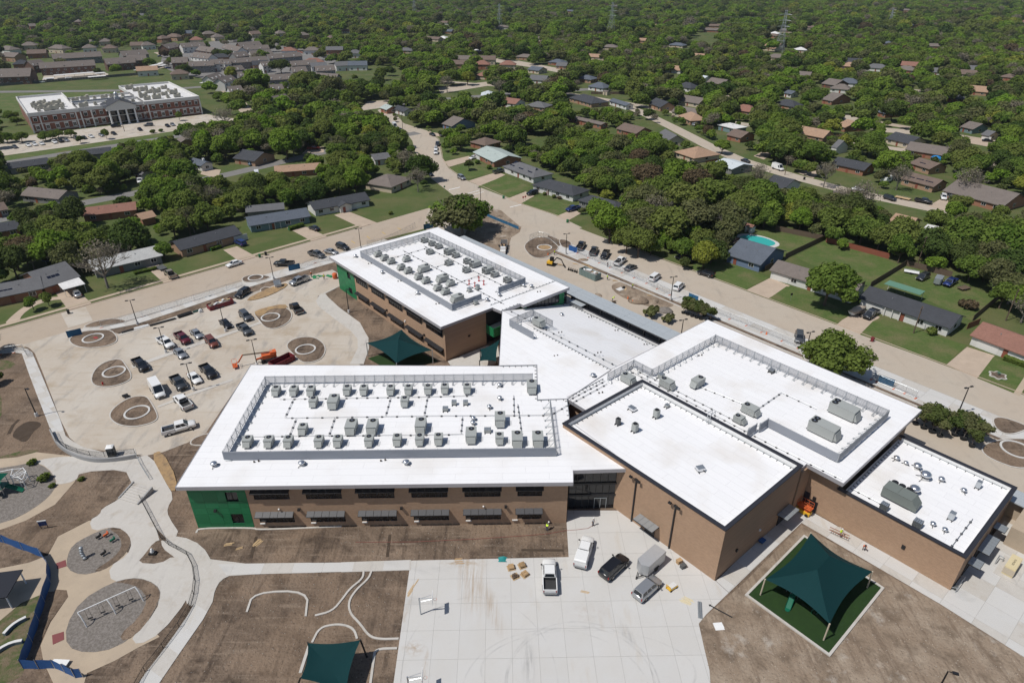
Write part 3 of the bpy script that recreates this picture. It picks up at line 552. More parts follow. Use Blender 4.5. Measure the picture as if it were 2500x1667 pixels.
def sunshade(parent,a,b,z,y,n,out=.95,drop=.42,lit=True):
 mb=MB()
 for x in (a,(a+b)/2,b):mb.beam((x,y,z-.05),(x,y-out,z-drop),.06,.1)
 mb.beam((a,y-out,z-drop),(b,y-out,z-drop),.07,.1)
 s=ob('sunshade',mb.M('m_frame'),parent);w=(b-a)/n
 q=MB();hw=w/2-.03;q.add([(-hw,0,0),(hw,0,0),(hw,-out,-drop),(-hw,-out,-drop),(-hw,0,.04),(hw,0,.04),(hw,-out,-drop+.04),(-hw,-out,-drop+.04)],[(4,7,6,5),(0,1,2,3),(3,2,6,7),(0,3,7,4),(1,5,6,2),(0,4,5,1)])
 me=q.M('m_shpanel' if lit else 'm_frame')  # sun and shade painted into the panel tone: paler if lit, else black
 for i in range(n):ob('shade_panel',me,s,(a+(i+.5)*w,y,z))
 return s
def panels(parent,xs,zs,skip,y,mats,axis='x',nm='cladding_panel'):
 k=0
 for i in range(len(xs)-1):
  for j in range(len(zs)-1):
   cx,cz=(xs[i]+xs[i+1])/2,(zs[j]+zs[j+1])/2
   if any(o[0]<cx<o[1] and o[2]<cz<o[3] for o in skip):continue
   d=(xs[i+1]-xs[i]-.025,.06,zs[j+1]-zs[j]-.025)
   if axis=='x':mb=MB().box((cx,y,cz),d)
   else:mb=MB().box((y,cx,cz),(d[1],d[0],d[2]))
   ob(nm,mb.mesh(nm,mats[(i+j)%len(mats)]),parent);k+=1
def roof_slab(parent,poly,z,t=RT,m='m_roof',fm='m_fascia',out=.0):
 n=len(poly);ob('roof',MB().prism(poly,z-t,z).M([m]),parent)
 mb=MB()
 a=sum(poly[i][0]*poly[(i+1)%n][1]-poly[(i+1)%n][0]*poly[i][1] for i in range(n));sg=1 if a>0 else -1
 for i in range(n):
  p,q=poly[i],poly[(i+1)%n];dx,dy=q[0]-p[0],q[1]-p[1];L=math.hypot(dx,dy);nx,ny=dy/L*sg,-dx/L*sg
  mb.box(((p[0]+q[0])/2+nx*.03,(p[1]+q[1])/2+ny*.03,z-t/2+.02),(L+.06,.07,t+.1),math.atan2(dy,dx))
 ob('fascia',mb.M(fm),parent)
def screen(parent,p0,p1,z,h=1.9,inside=1,brace=True,nm='roof_screen'):
 """louvred equipment screen from p0 to p1; braces stand on the side `inside` (left of p0->p1 = +1)"""
 p0,p1=Vector((p0[0],p0[1],0)),Vector((p1[0],p1[1],0));d=p1-p0;L=d.length;a=math.atan2(d.y,d.x)
 mb=MB();n=max(2,int(L/1.9)+1);step=L/(n-1)
 for i in range(n):
  x=min(max(i*step,.06),L-.06);mb.box((x,.06*inside,h/2+.05),(.07,.1,h-.05))
  if brace:
   y=inside;mb.path([(x,.08*y,h*.85),(x,1.15*y,.12),(x+.3,1.25*y,.12),(x+.3,.1*y,.3)],.045,5);mb.box((x,1.2*y,.05),(.3,.2,.1))
 mb.box((L/2,.06*inside,h*.85),(L,.05,.06));mb.box((L/2,.06*inside,.3),(L,.05,.06))
 s=ob(nm,mb.mesh(nm,'m_galv'),parent,(p0.x,p0.y,z),a)
 k=7;sh=(h-.25)/k;me=MB().add([(0,-.03,.02),(L,-.03,.02),(L,.05,sh-.05),(0,.05,sh-.05),(0,0,.02),(L,0,.02),(L,.08,sh-.05),(0,.08,sh-.05)],[(0,1,2,3),(7,6,5,4),(3,2,6,7),(0,4,5,1),(0,3,7,4),(1,5,6,2)]).M('m_screen')
 for i in range(k):ob('slat',me,s,(0,-.06*inside if inside>0 else .0,.22+i*sh))
 return s
def clips(parent,pts,z,step=.95,side=1,nm='edge_clip_row'):
 """row of small black edge brackets with the flashing strip along them"""
 mb=MB()
 for a,b in zip(pts[:-1],pts[1:]):
  dx,dy=b[0]-a[0],b[1]-a[1];L=math.hypot(dx,dy);t=math.atan2(dy,dx);n=max(1,int(L/step));nx,ny=-dy/L*side,dx/L*side
  mb.box(((a[0]+b[0])/2,(a[1]+b[1])/2,z+.06),(L,.1,.12),t,1)
  for i in range(n):
   f=(i+.5)/n;mb.box((a[0]+dx*f+nx*.22,a[1]+dy*f+ny*.22,z+.07),(.09,.4,.1),t)
 return ob(nm,mb.mesh(nm,['m_cap','m_steel']),parent)
def pipe_run(parent,pts,z,step=1.7,nm='gas_pipe'):
 mb=MB();mb.path([(p[0],p[1],z+.22) for p in pts],.045,5)
 for a,b in zip(pts[:-1],pts[1:]):
  L=math.hypot(b[0]-a[0],b[1]-a[1]);n=max(1,int(L/step))
  for i in range(n):f=(i+.5)/n;mb.box((a[0]+(b[0]-a[0])*f,a[1]+(b[1]-a[1])*f,z+.1),(.3,.3,.2),0,1)
 return ob(nm,mb.mesh(nm,['m_pipe','m_cap']),parent)
# ---------------------------------------------------------------- front wing
wa=thing('classroom_wing','two-storey front classroom wing with white roof, brown brick and a green left end','school wing',(AO[0],AO[1],0),AA)
LANDMARKS.append(('the front classroom wing',-20,95,25))
AWIN=[(11.2,16.9),(19.5,25.2),(27.8,33.6),(36.3,42.1),(44.8,50.6),(53.3,57.3)]
ops=[(a,b,5.95,7.95) for a,b in AWIN]+[(a,b,.95,3.0) for a,b in AWIN]
mb=MB();facade(mb,10.1,61.4,0,RZ-RT+.05,ops,.9);mb.quad([(61.4,.9,0),(61.4,35,0),(61.4,35,RZ-RT),(61.4,.9,RZ-RT)]);mb.quad([(61.4,35.1,0),(.95,35.1,0),(.95,35.1,RZ-RT),(61.4,35.1,RZ-RT)]);mb.quad([(.95,35.1,0),(.95,1.0,0),(.95,1.0,RZ-RT),(.95,35.1,RZ-RT)])
mb.quad([(.95,1.3,0),(10.1,1.3,0),(10.1,1.3,RZ-RT),(.95,1.3,RZ-RT)]);mb.quad([(10.1,.9,0),(10.1,1.3,0),(10.1,1.3,RZ-RT),(10.1,.9,RZ-RT)])
ob('wall',mb.M('m_brick'),wa)
gw=[(6.8,8.7,.95,2.95),(6.8,8.7,5.7,7.65)]
panels(wa,[.9,3.2,5.4,6.8,8.7,10.08],[0,.95,2.95,4.3,5.7,7.65,9.05],gw,.9,['m_green','m_green2'])
for a,b,c,d in gw:window(wa,a,b,c,d,.95,2)
for i,(a,b) in enumerate(AWIN):
 n=6 if b-a>5 else 4
 window(wa,a,b,5.95,7.95,.9,n,2);window(wa,a,b,.95,3.0,.9,n)
 sunshade(wa,a-.25,b+.15,8.05,.9,n-1,.75,.3,False);sunshade(wa,a-.3,b+.1,3.3,.9,n-1)
 ob('sill',MB().box(((a+b)/2-2.4,.8,.85),(.9,.25,.12)).M('m_offwhite'),wa)
for i,x in enumerate((18.0,34.5,51.4,4.6)):
 ob('wall_lamp',MB().box((x,.7,3.9),(.4,.45,.35)).M('m_frame'),wa)
for x in (14.8,47.8):ob('camera_dome',MB().lathe((x,.75,4.0),[(.05,-.12),(.16,-.05),(.16,.05),(.05,.12)],8).M('m_white',True),wa)
A_ROOF=[(0,0),(62,-.1)]+[toA(p) for p in ((9.8,81.2),(18.6,81.6),(19.2,82.3),(10.2,94.4),(10.3,101.2),(4.7,100.7),(5.0,113.0),(-2.4,112.85))]+[(0,36)]
roof_slab(wa,A_ROOF,RZ)
xr=toA(px('11',1478,1562,9.7))[0];xb=toA(px('11',1318,1048,9.7))[0]
screen(wa,(5.3,6.3),(xr,6.3),RZ,1.9,1);screen(wa,(5.3,28.6),(5.3,6.3),RZ,1.9,1);screen(wa,(xb,28.9),(5.3,28.9),RZ,1.9,1)
screen(wa,(xr,6.3),(xr,toA(px('11',1450,1240,9.7))[1]),RZ,1.9,1)
clips(wa,[toA((-2.4,112.8)),toA((5.0,113.0)),toA((4.7,100.7)),toA((10.3,101.2)),toA((10.3,95.3))],RZ,1.2,-1)
def run(*p):return [toA(px(k,x,y,RZ)) for k,x,y in p]
pipe_run(wa,run(('3c',960,462),('3c',2350,440),('11',910,1160)),RZ,1.9);pipe_run(wa,run(('3c',1010,630),('3c',2350,612),('11',1440,1295)),RZ,2.6)
pipe_run(wa,run(('3c',600,800),('3c',1220,790),('3c',2350,782),('11',840,1425)),RZ,2.6)
for a,b in (((1090,462),(1015,625)),((1115,635),(1050,800)),((1460,630),(1405,795)),((1960,450),(1915,612)),((2290,445),(2260,610))):pipe_run(wa,run(('3c',)+a,('3c',)+b),RZ,1.6)
pipe_run(wa,run(('11',1187,1160),('11',1190,1290)),RZ,1.5);pipe_run(wa,run(('11',1215,1220),('11',1245,1440)),RZ,1.5);pipe_run(wa,run(('11',835,1305),('11',825,1420)),RZ,1.5);pipe_run(wa,run(('11',1440,1295),('11',1545,1235),('11',1830,1080)),RZ,1.8)
# entrance: dark glass front between the wing and the gymnasium
en=thing('glass_entrance','dark glazed two-storey entrance between the front wing and the gymnasium','entrance',(9.3,82.4,0),R(2))
mb=MB().box((4.8,.4,4.45),(9.4,.3,8.9));ob('back_wall',mb.M('m_black'),en)
for j,(c,d,n) in enumerate(((0.05,2.9,8),(3.3,5.4,8),(5.8,8.8,7))):window(en,.25,9.2,c,d,.0,n,1,nm='curtain_wall')
ob('entrance_door',MB().box((4.6,.1,1.15),(.08,.1,2.3)).box((5.6,.1,1.15),(.08,.1,2.3)).box((6.6,.1,1.15),(.08,.1,2.3)).box((5.6,.1,2.33),(2.1,.1,.1)).M('m_steel'),en)
ob('spandrel',MB().box((4.7,.05,3.1),(9.2,.2,.34)).box((4.7,.05,5.6),(9.2,.2,.34)).M('m_frame'),en)
# ---------------------------------------------------------------- rear wing
wb=thing('classroom_wing','two-storey rear classroom wing with white roof behind the car park','school wing',UV(0,0),UA)
LANDMARKS.append(('the rear classroom wing',-18,163,25))
BWIN=[(13.7,19.9),(21.8,28.5),(30.4,37.0),(38.8,45.6),(47.3,54.1)]
ops=[(a,b,5.6,7.8) for a,b in BWIN]+[(a,b,.7,2.7) for a,b in BWIN]
mb=MB();facade(mb,12.9,55.0,0,RZ-RT+.05,ops,.2);mb.quad([(55.0,.2,0),(55.0,12.2,0),(55.0,12.2,RZ-RT),(55.0,.2,RZ-RT)]);mb.quad([(55.0,12.2,0),(52.0,12.2,0),(52.0,12.2,RZ-RT),(55.0,12.2,RZ-RT)])
mb.quad([(55,34.9,0),(2.9,34.9,0),(2.9,34.9,RZ-RT),(55,34.9,RZ-RT)]);mb.quad([(2.9,34.9,0),(2.9,.3,0),(2.9,.3,RZ-RT),(2.9,34.9,RZ-RT)]);mb.quad([(2.9,.6,0),(12.9,.6,0),(12.9,.6,RZ-RT),(2.9,.6,RZ-RT)]);mb.quad([(12.9,.2,0),(12.9,.6,0),(12.9,.6,9),(12.9,.2,9)])
ob('wall',mb.M('m_brick'),wb)
gw=[(8.8,10.6,.9,2.6),(8.8,10.6,5.4,7.3)]
panels(wb,[2.9,5.0,7.0,8.8,10.6,12.88],[0,.9,2.6,4.0,5.4,7.3,9.05],gw,.2,['m_green','m_green2'])
for a,b,c,d in gw:window(wb,a,b,c,d,.25,2)
for a,b in BWIN:
 window(wb,a,b,5.6,7.8,.2,6,2);window(wb,a,b,.7,2.7,.2,6)
 sunshade(wb,a-.2,b+.2,7.9,.2,5,.75,.3,False);sunshade(wb,a-.2,b+.2,2.95,.2,5,.95,.3,False)
for x in (29.3,46.4):ob('wall_lamp',MB().box((x,0,3.4),(.4,.4,.4)).M('m_frame'),wb)
ob('camera_dome',MB().box((38.0,.05,3.7),(.3,.3,.5)).M('m_white'),wb)
ob('wall_vent',MB().cyl((55.05,7.0,4.2),.3,.25,8).M('m_frame'),wb)
roof_slab(wb,[(1.4,-1),(55.4,-1),(55.4,13.9),(58.3,14.3),(58.3,20.3),(59.3,20.3),(59.3,35.7),(1.4,35.7)],RZ,m='m_roofu')
for a,b in (((7.4,5.6),(50.6,5.6)),((7.4,28.7),(7.4,5.6)),((50.4,28.7),(7.4,28.7)),((50.5,19.8),(50.5,28.7)),((50.6,5.6),(50.6,14.4))):screen(wb,a,b,RZ,1.9,1)
clips(wb,[(54.2,14.2),(54.2,35.6)],RZ,1.1,1);clips(wb,[(58.1,14.4),(58.1,20.2)],RZ,1.1,1)
for a,b in (((12,10.2),(48,10.2)),((11,17),(56,17)),((12,23.5),(48,23.5))):pipe_run(wb,[a,b],RZ,2.2)
for x in (14,27,39):pipe_run(wb,[(x,10.2),(x,23.5)],RZ,2.2)
# green return with the window band above the sloping roof, open stair corner
ext=[(58.4,y0,y1) for y0,y1 in ()]
mb=MB();facade(mb,21.3,34.9,0,RZ-RT+.02,[(22.2,33.2,5.9,8.3)],58.4,axis='y');mb.quad([(58.4,34.9,0),(55,34.9,0),(55,34.9,9),(58.4,34.9,9)]);mb.quad([(55.0,21.3,0),(58.4,21.3,0),(58.4,21.3,9),(55,21.3,9)])
ob('green_wall',mb.M('m_green'),wb);window(wb,22.2,33.2,5.9,8.3,58.4,9,1,'y')
ob('glass_corner',MB().box((58.0,35.4,4.5),(.8,.9,8.8)).M('m_glass'),wb)
ob('stair_core',MB().box((53.6,16.5,4.4),(1.2,8.4,8.8)).M('m_black'),wb)
ob('balcony_floor',MB().box((56.0,15.3,4.1),(3.6,5.8,.3)).M('m_offwhite'),wb);ob('balcony_front',MB().box((57.75,15.3,4.3),(.12,5.8,2.3)).box((56,12.3,4.3),(3.5,.12,2.3)).M('m_green'),wb)
# ---------------------------------------------------------------- link building with sloping roof
lk=thing('link_building','central link building whose white roof slopes down to the covered walk','school building',UV(0,0),UA)
LANDMARKS.append(('the central link roof',10,130,20))
def lu(p):return toUV(p)
flat=[lu((-2.6,112.95)),lu((5.1,113.15)),lu((4.8,100.9)),lu((10.35,101.2)),(92.4,14.5),(58.35,14.5)]
roof_slab(lk,flat,RZ+.12,.55,'m_roofu')
mb=MB();a,b,c,d=(58.5,14.5,RZ+.1),(92.3,14.5,RZ+.1),(92.3,36.7,4.4),(58.5,36.7,4.4);mb.add([a,b,c,d]+[(p[0],p[1],p[2]-.4) for p in (a,b,c,d)],[(0,1,2,3),(7,6,5,4),(0,4,5,1),(1,5,6,2),(2,6,7,3),(3,7,4,0)]);ob('sloping_roof',mb.M('m_roofu'),lk)
ob('wall',MB().box((75.5,25.5,2.0),(33.4,22,3.9)).prism([lu((-2.3,113.4)),lu((5,113.4)),lu((9,103)),(92,14),(59,14)],0,RZ-.5).M('m_brick'),lk)
ob('parapet',MB().box((75.4,36.75,4.6),(33.8,.3,.9)).M('m_offwhite'),lk);ob('parapet_cap',MB().box((75.4,36.85,5.1),(33.9,.5,.12)).M('m_cap'),lk)
clips(lk,[(59.2,36.2),(92,36.2)],4.62,1.0,-1);clips(lk,[(69.4,14.4),(92.2,14.4)],RZ+.12,.95,-1);clips(lk,[(58.7,21.6),(58.7,36.0)],6.4,1.1,-1).location.z=-1.4
pipe_run(lk,[(58.5,16.2),(75,16.4),(92,16.8)],RZ-.25,2.2)
screen(lk,(65.2,10.9),(73.2,10.9),RZ+.1,1.9,1);screen(lk,(65.2,18.2),(65.2,10.9),RZ+.1,1.9,1);screen(lk,(71.5,18.3),(65.2,18.3),RZ-.3,1.9,1)
# covered walk: standing-seam canopy over dark glass
cw=thing('covered_walk','long grey metal canopy over dark glazing behind the link building','canopy',UV(0,0),UA)
mb=MB();mb.box((75.0,39.9,3.1),(34.0,4.2,6.1));ob('glazing',mb.M('m_glass'),cw)
for i in range(8):ob('post',MB().box((59.5+i*4.55,37.65,5.6),(.22,.22,1.5)).M('m_frame'),cw)
ob('fascia',MB().box((49.2,39.9,6.4),(86.4,5.1,.22)).M('m_frame'),cw)
seams('m_seam',(.40,.43,.45),(.25,.27,.29),40,.42,.03,.35,R(49.5),.03,.5)
for i in range(15):
 for j in range(3):ob('roof_panel',MB().box((6.1+5.75*(i+.5),37.45+1.65*(j+.5),6.57),(5.72,1.62,.1)).M('m_seam'),cw)
ob('lower_roof',MB().box((61.3,36.9,5.75),(4.5,2.0,.12)).M('m_seam'),cw)
for i in range(12):ob('post',MB().box((9+i*4.6,42.2,3.15),(.25,.25,6.2)).M('m_frame'),cw)
# ---------------------------------------------------------------- gymnasium
gy=thing('gymnasium','tall brown brick gymnasium box with black parapet cap and white roof','gymnasium',UV(99.6,-6),UA)
LANDMARKS.append(('the gymnasium',28,87,16))
GL,GD,GH=33.0,21.4,10.5
ob('wall',MB().box((GL/2,.2,GH/2-.1),(GL,.4,GH-.2)).box((GL-.2,GD/2,GH/2-.1),(.4,GD-.8,GH-.2)).box((GL/2,GD-.2,GH/2-.1),(GL,.4,GH-.2)).box((.2,GD/2,GH/2-.1),(.4,GD-.8,GH-.2)).M('m_brick'),gy)
ob('parapet_lining',MB().box((GL/2,.45,GH-.55),(GL-.9,.1,1.0)).box((GL/2,GD-.45,GH-.55),(GL-.9,.1,1.0)).box((.45,GD/2,GH-.55),(.1,GD-.9,1.0)).box((GL-.45,GD/2,GH-.55),(.1,GD-.9,1.0)).M('m_white'),gy)
ob('roof',MB().box((GL/2,GD/2,GH-1.25),(GL-.9,GD-.9,.5)).M('m_roofu'),gy)
ob('parapet_cap',MB().box((GL/2,.2,GH-.02),(GL+.2,.66,.2)).box((GL/2,GD-.2,GH-.02),(GL+.2,.66,.2)).box((.2,GD/2,GH-.023),(.66,GD-.95,.2)).box((GL-.2,GD/2,GH-.023),(.66,GD-.95,.2)).M('m_cap'),gy)
clips(gy,[(.6,GD-.5),(.6,1)],GH-1.02,1.2,1);clips(gy,[(GL-.8,GD-.6),(.9,GD-.6)],GH-1.02,1.2,1)
for x in (16.9,24.6):
 dp=ob('downspout',MB().box((x,-.12,4.5),(.22,.2,9.0)).box((x,-.16,9.05),(.5,.3,.4)).M('m_frame'),gy)
 for s in (-1,1):ob('flood_lamp',MB().beam((x,-.2,9.2),(x+s*.75,-.55,9.5),.06,.06).box((x+s*.8,-.6,9.45),(.5,.35,.3)).M('m_frame'),dp)
def flat_canopy(parent,x0,x1,y0,y1,z,axis='x',nm='door_canopy'):
 c=ob(nm,MB().box(((x0+x1)/2,(y0+y1)/2,z-.08),(x1-x0,y1-y0,.12)).mesh(nm,'m_frame'),parent);n=max(3,int(max(x1-x0,y1-y0)/.8))
 for i in range(n):
  if axis=='x':w=(x1-x0)/n;q=MB().box((x0+(i+.5)*w,(y0+y1)/2,z+.03),(w-.04,y1-y0-.1,.08))
  else:w=(y1-y0)/n;q=MB().box(((x0+x1)/2,y0+(i+.5)*w,z+.03),(x1-x0-.1,w-.04,.08))
  ob('canopy_panel',q.M('m_steel'),c)
flat_canopy(gy,18.4,22.3,-1.9,-.05,2.85);ob('door',MB().box((20.6,-.06,1.05),(1.9,.12,2.1)).M('m_frame'),gy)
flat_canopy(gy,GL+.05,GL+1.9,16.4,20.2,3.05,'y');ob('door',MB().box((GL+.05,18.3,1.1),(.12,2.0,2.2)).M('m_frame'),gy)
ob('wall_vent',MB().box((GL+.1,4.8,3.2),(.3,.35,.5)).M('m_frame'),gy);ob('wall_lamp',MB().box((GL+.1,11.3,3.1),(.25,.3,.3)).M('m_white'),gy)
# roof ladder between the roofs
ld=MB()
for s in (0,.6):ld.tube((15.5+s,GD+.5,GH-1.2),(15.5+s,GD+.5,GH+1.1),.05).tube((15.5+s,GD+.5,GH+1.1),(15.5+s,GD-.9,GH+1.1),.05).tube((15.5+s,GD-.9,GH+1.1),(15.5+s,GD-.9,GH-1),.05)
for i in range(5):ld.tube((15.5,GD-.9,GH-.8+i*.4),(16.1,GD-.9,GH-.8+i*.4),.03)
ob('roof_ladder',ld.M('m_galv'),gy)
# ---------------------------------------------------------------- dining wing and kitchen wing
wc=thing('dining_wing','large white-roofed wing along the right street with louvred roof screens','school wing',UV(0,0),UA)
LANDMARKS.append(('the wing along the right street',58,110,22))
roof_slab(wc,[(92.3,.8),(99.8,.8),(99.8,15.2),(132.4,15.2),(132.4,17.4),(138.5,17.4),(138.5,47.5),(92.3,47.5)],RZ,m='m_roofu')
ob('wall',MB().prism([(93.2,2),(99.5,2),(99.5,15.6),(132.8,15.6),(132.8,19.02),(137.4,19.02),(137.4,46.5),(93.2,46.5)],0,RZ-RT).M('m_brick'),wc)
sc_=lambda a,b,i=1:screen(wc,a,b,RZ,1.9,i)
sc_((135.5,40.0),(99.2,40.0));sc_((99.3,40.0),(99.3,18.8));sc_((99.3,18.75),(94.6,18.75));sc_((94.6,18.75),(94.6,11.0));sc_((135.5,21.4),(135.5,40.0));sc_((122.8,21.4),(135.4,21.4));sc_((122.8,18.8),(122.8,21.4));sc_((122.3,15.9),(122.3,18.7))
pipe_run(wc,[(95,17.0),(110,17.2),(126,17.4),(138,17.9)],RZ,2.0);pipe_run(wc,[(96,18.2),(118,18.6)],RZ,1.8);pipe_run(wc,[(119,22),(119,33),(126,33)],RZ,1.8);pipe_run(wc,[(108,23),(119,24.5)],RZ,1.8);pipe_run(wc,[(94.5,.8),(94.5,10.5)],RZ,1.6);clips(wc,[(93.6,.9),(93.6,11)],RZ,.9,-1)
door=ob('door',MB().box((134.7,18.96,1.1),(1.3,.12,2.2)).M('m_frame'),wc);ob('wall_vent',MB().box((134.6,18.9,2.75),(.5,.2,.6)).M('m_frame'),wc);ob('service_door',MB().box((133.3,18.97,1.6),(.9,.1,3.2)).M('m_cap'),wc)
kw=thing('kitchen_wing','low brick kitchen wing with black parapet and round roof fans at the right','school wing',UV(138.2,19),UA)
LANDMARKS.append(('the kitchen wing',70,76,12))
KL,KD,KH=18.0,22.2,6.9
ob('wall',MB().box((KL/2-.5,.2,KH/2-.1),(KL+1,.4,KH-.2)).box((KL-.2,KD/2,KH/2-.1),(.4,KD-.8,KH-.2)).box((KL/2,KD-.2,KH/2-.1),(KL,.4,KH-.2)).M('m_brick'),kw)
ob('roof',MB().box((KL/2-.2,KD/2,KH-1.0),(KL-.4,KD-.9,.4)).M('m_roofu'),kw)
ob('parapet_lining',MB().box((KL/2,KD-.45,KH-.45),(KL-.9,.1,.8)).box((KL/2,.45,KH-.45),(KL-.9,.1,.8)).box((KL-.45,KD/2,KH-.45),(.1,KD-.9,.8)).M('m_white'),kw)
ob('parapet_cap',MB().box((KL/2-.3,.2,KH-.02),(KL+.8,.66,.2)).box((KL/2,KD-.2,KH-.02),(KL+.2,.66,.2)).box((KL-.2,KD/2,KH-.023),(.66,KD-.95,.2)).M('m_cap'),kw)
clips(kw,[(1,KD-.55),(KL-1,KD-.55)],KH-.82,1.3,-1);clips(kw,[(.3,1),(.3,KD-1)],KH-.82,1.0,-1)
pipe_run(kw,[(KL-2.2,.8),(KL-2.2,10)],KH-.8,1.6);pipe_run(kw,[(.8,2.6),(6,2.6)],KH-.8,1.4)
for a,b in ((4.1,6.1),(8.1,13.0),(15.1,16.9)):flat_canopy(kw,KL+.05,KL+1.75,a,b,2.85,'y');ob('door',MB().box((KL+.05,(a+b)/2,1.1),(.12,b-a-.5,2.2)).M('m_frame'),kw)
ob('wall_vent',MB().box((10.6,-.08,3.0),(.5,.25,.6)).M('m_frame'),kw)
bc=thing('covered_walk','ribbed grey metal canopy behind the kitchen wing at the right edge','canopy',UV(138.2,19),UA)
ob('roof',MB().box((19,KD+2.1,3.9),(40,3.8,.2)).M('m_seam'),bc);ob('rear_wall',MB().box((19,KD+1.5,1.9),(39,.3,3.7)).box((29,KD-2,1.9),(18,8,3.7)).M('m_tan'),bc)
for i in range(8):ob('post',MB().box((.6+i*5.3,KD+3.8,1.9),(.2,.2,3.8)).M('m_frame'),bc)
for P in (AW(30,18),UV(28,17),UV(115,5)):pass
# ---------------------------------------------------------------- things standing on the roofs
def unit_parts(w,d,h,fans,hood='y'):
 out=[]
 out.append(('skid',MB().box((-w*.32,0,.16),(.12,d+.5,.12)).box((w*.32,0,.16),(.12,d+.5,.12)).box((-w*.32,-d*.45,.05),(.25,.25,.1)).box((w*.32,-d*.45,.05),(.25,.25,.1)).box((-w*.32,d*.45,.05),(.25,.25,.1)).box((w*.32,d*.45,.05),(.25,.25,.1)).M('m_cap')))
 mb=MB();mb.box((0,0,.24+h/2),(w,d,h));mb.box((0,0,.26+h),(w+.06,d+.06,.05))
 for i in range(1,4):mb.box((-w/2+w*i/4,-d/2-.01,.24+h/2),(.03,.03,h*.9));mb.box((w/2+.008,-d/2+d*i/4,.24+h/2),(.03,.03,h*.9))
 out.append(('cabinet',mb.M('m_unit')))
 hw=w*.42;z0=.34;z1=.24+h*.78;y=-d/2;o=.62*min(1,h)
 out.append(('hood',MB().add([(-hw,y,z0),(hw,y,z0),(hw,y,z1),(-hw,y,z1),(-hw,y-o,z0),(hw,y-o,z0),(hw,y-o*.25,z1),(-hw,y-o*.25,z1)],[(4,5,6,7),(3,7,6,2),(0,4,7,3),(1,2,6,5),(0,1,5,4)]).M('m_unit')))
 out.append(('coil_panel',MB().box((0,d/2+.02,.24+h*.52),(w*.86,.05,h*.75)).M('m_unit_d')))
 for fx,fy,r in fans:
  out.append(('fan',MB().cyl((fx,fy,.285+h),r,.06,14).cyl((fx,fy,.29+h),r*.3,.09,8,mi=1).M(['m_fan','m_alu'])))
 return out
UNITS={'S':unit_parts(1.4,1.6,1.05,[(-.05,.28,.42)]),'L':unit_parts(1.8,2.6,1.25,[(.05,.75,.5)]),'M':unit_parts(1.6,2.5,1.35,[(0,.75,.48)]),'X':unit_parts(2.3,4.6,1.9,[(.5,1.6,.55),(-.5,1.6,.55)])}
PAD=MB().box((0,0,.01),(.85,1.3,.03)).M(plain('m_pad',(.56,.56,.57),.7))
def unit(kind,P,rz,label,group):
 t=thing('rooftop_unit',label,'rooftop unit',P,rz,group)
 for n,me in UNITS[kind]:ob(n,me,t)
 if kind in 'SL':ob('walk_pad',PAD,t,(1.35 if kind=='S' else 1.6,-.1,-.04),.0)
 return t
rows={'back row':[('3c',930,425),('3c',1090,425),('3c',1243,425),('11',40,1150),('11',155,1150),('11',340,1150),('11',463,1148),('11',598,1145),('11',713,1140),('11',868,1140),('11',1312,1140,'L')],
  'second row':[('3c',1265,525),('3c',1440,540,'L'),('11',437,1230)],
  'third row':[('3c',1170,772),('3c',1600,770,'L'),('3c',1790,770,'L'),('11',545,1412,'L'),('11',893,1480,'L'),('11',1093,1368,'L')],
  'front row':[('3c',675,885),('3c',865,885),('3c',1040,885),('3c',1315,882),('3c',1485,880),('3c',1765,877),('11',385,1497),('11',540,1495),('11',670,1492),('11',1090,1487),('11',1212,1508,'L'),('11',1355,1508,'L')]}
for rn,l in rows.items():
 for i,q in enumerate(l):
  kd=q[3] if len(q)>3 else 'S';P=px(q[0],q[1],q[2],RZ+.05);P.y+=.75 if kd=='S' else 1.2
  unit(kd,P,AA+(math.pi if rn in ('front row','second row') and False else 0),'%s %s grey unit from the left, %s on the front wing'%(ORD[i],'small' if kd=='S' else 'large',rn),'rooftop units on the front wing')
bl=[(520,395),(580,430),(637,460),(728,515),(790,545),(885,600),(950,635),(1057,700),(1125,735)]
bl2=[(775,440),(930,530,'L'),(1097,620,'L'),(1170,660),(1230,800,'L')]
br=[(933,270),(1000,300),(1058,325),(1155,375,'L'),(1212,405),(1315,460),(1385,490,'L'),(1500,545,'L'),(1562,580),(1675,630)]
br2=[(980,375),(1148,475),(1308,540)]
for nm,l in (('left outer row',bl),('left inner row',bl2),('right outer row',br),('right inner row',br2)):
 for i,q in enumerate(l):
  kd=q[2] if len(q)>2 else 'S';P=px('3a',q[0],q[1],RZ+.05);P+=Vector((.2,.8,0))
  unit(kd,P,UA+(math.pi if 'right' in nm else 0),'%s grey unit from the far end in the %s of the rear wing'%(ORD[i],nm),'rooftop units on the rear wing')
for k,x,y,kd,rz,lb in (('3a',1955,1025,'M',UA+R(90),'grey rooftop unit alone inside the small screen on the link roof'),('3b',630,660,'M',UA+R(90),'grey rooftop unit at the screen corner behind the gymnasium'),('3b',980,702,'M',UA+R(90),'grey rooftop unit tight behind the gymnasium parapet'),('3b',1260,690,'M',UA,'grey rooftop unit with slatted side alone on the right wing'),('3b',1730,940,'L',UA+R(90),'large grey rooftop unit mid-way along the gymnasium side'),('3b',1630,1022,'S',UA+R(90),'small grey rooftop unit beside the end of the low screen'),('12',1110,1312,'X',UA+R(90),'very large twin-fan rooftop unit nearest the street screen'),('12',970,1442,'X',UA+R(90),'very large twin-fan rooftop unit nearest the front screen of the right wing')):
 unit(kd,px(k,x,y,RZ+.05)+Vector((.2,1.0,0)),rz,lb,'rooftop units on the right wing')
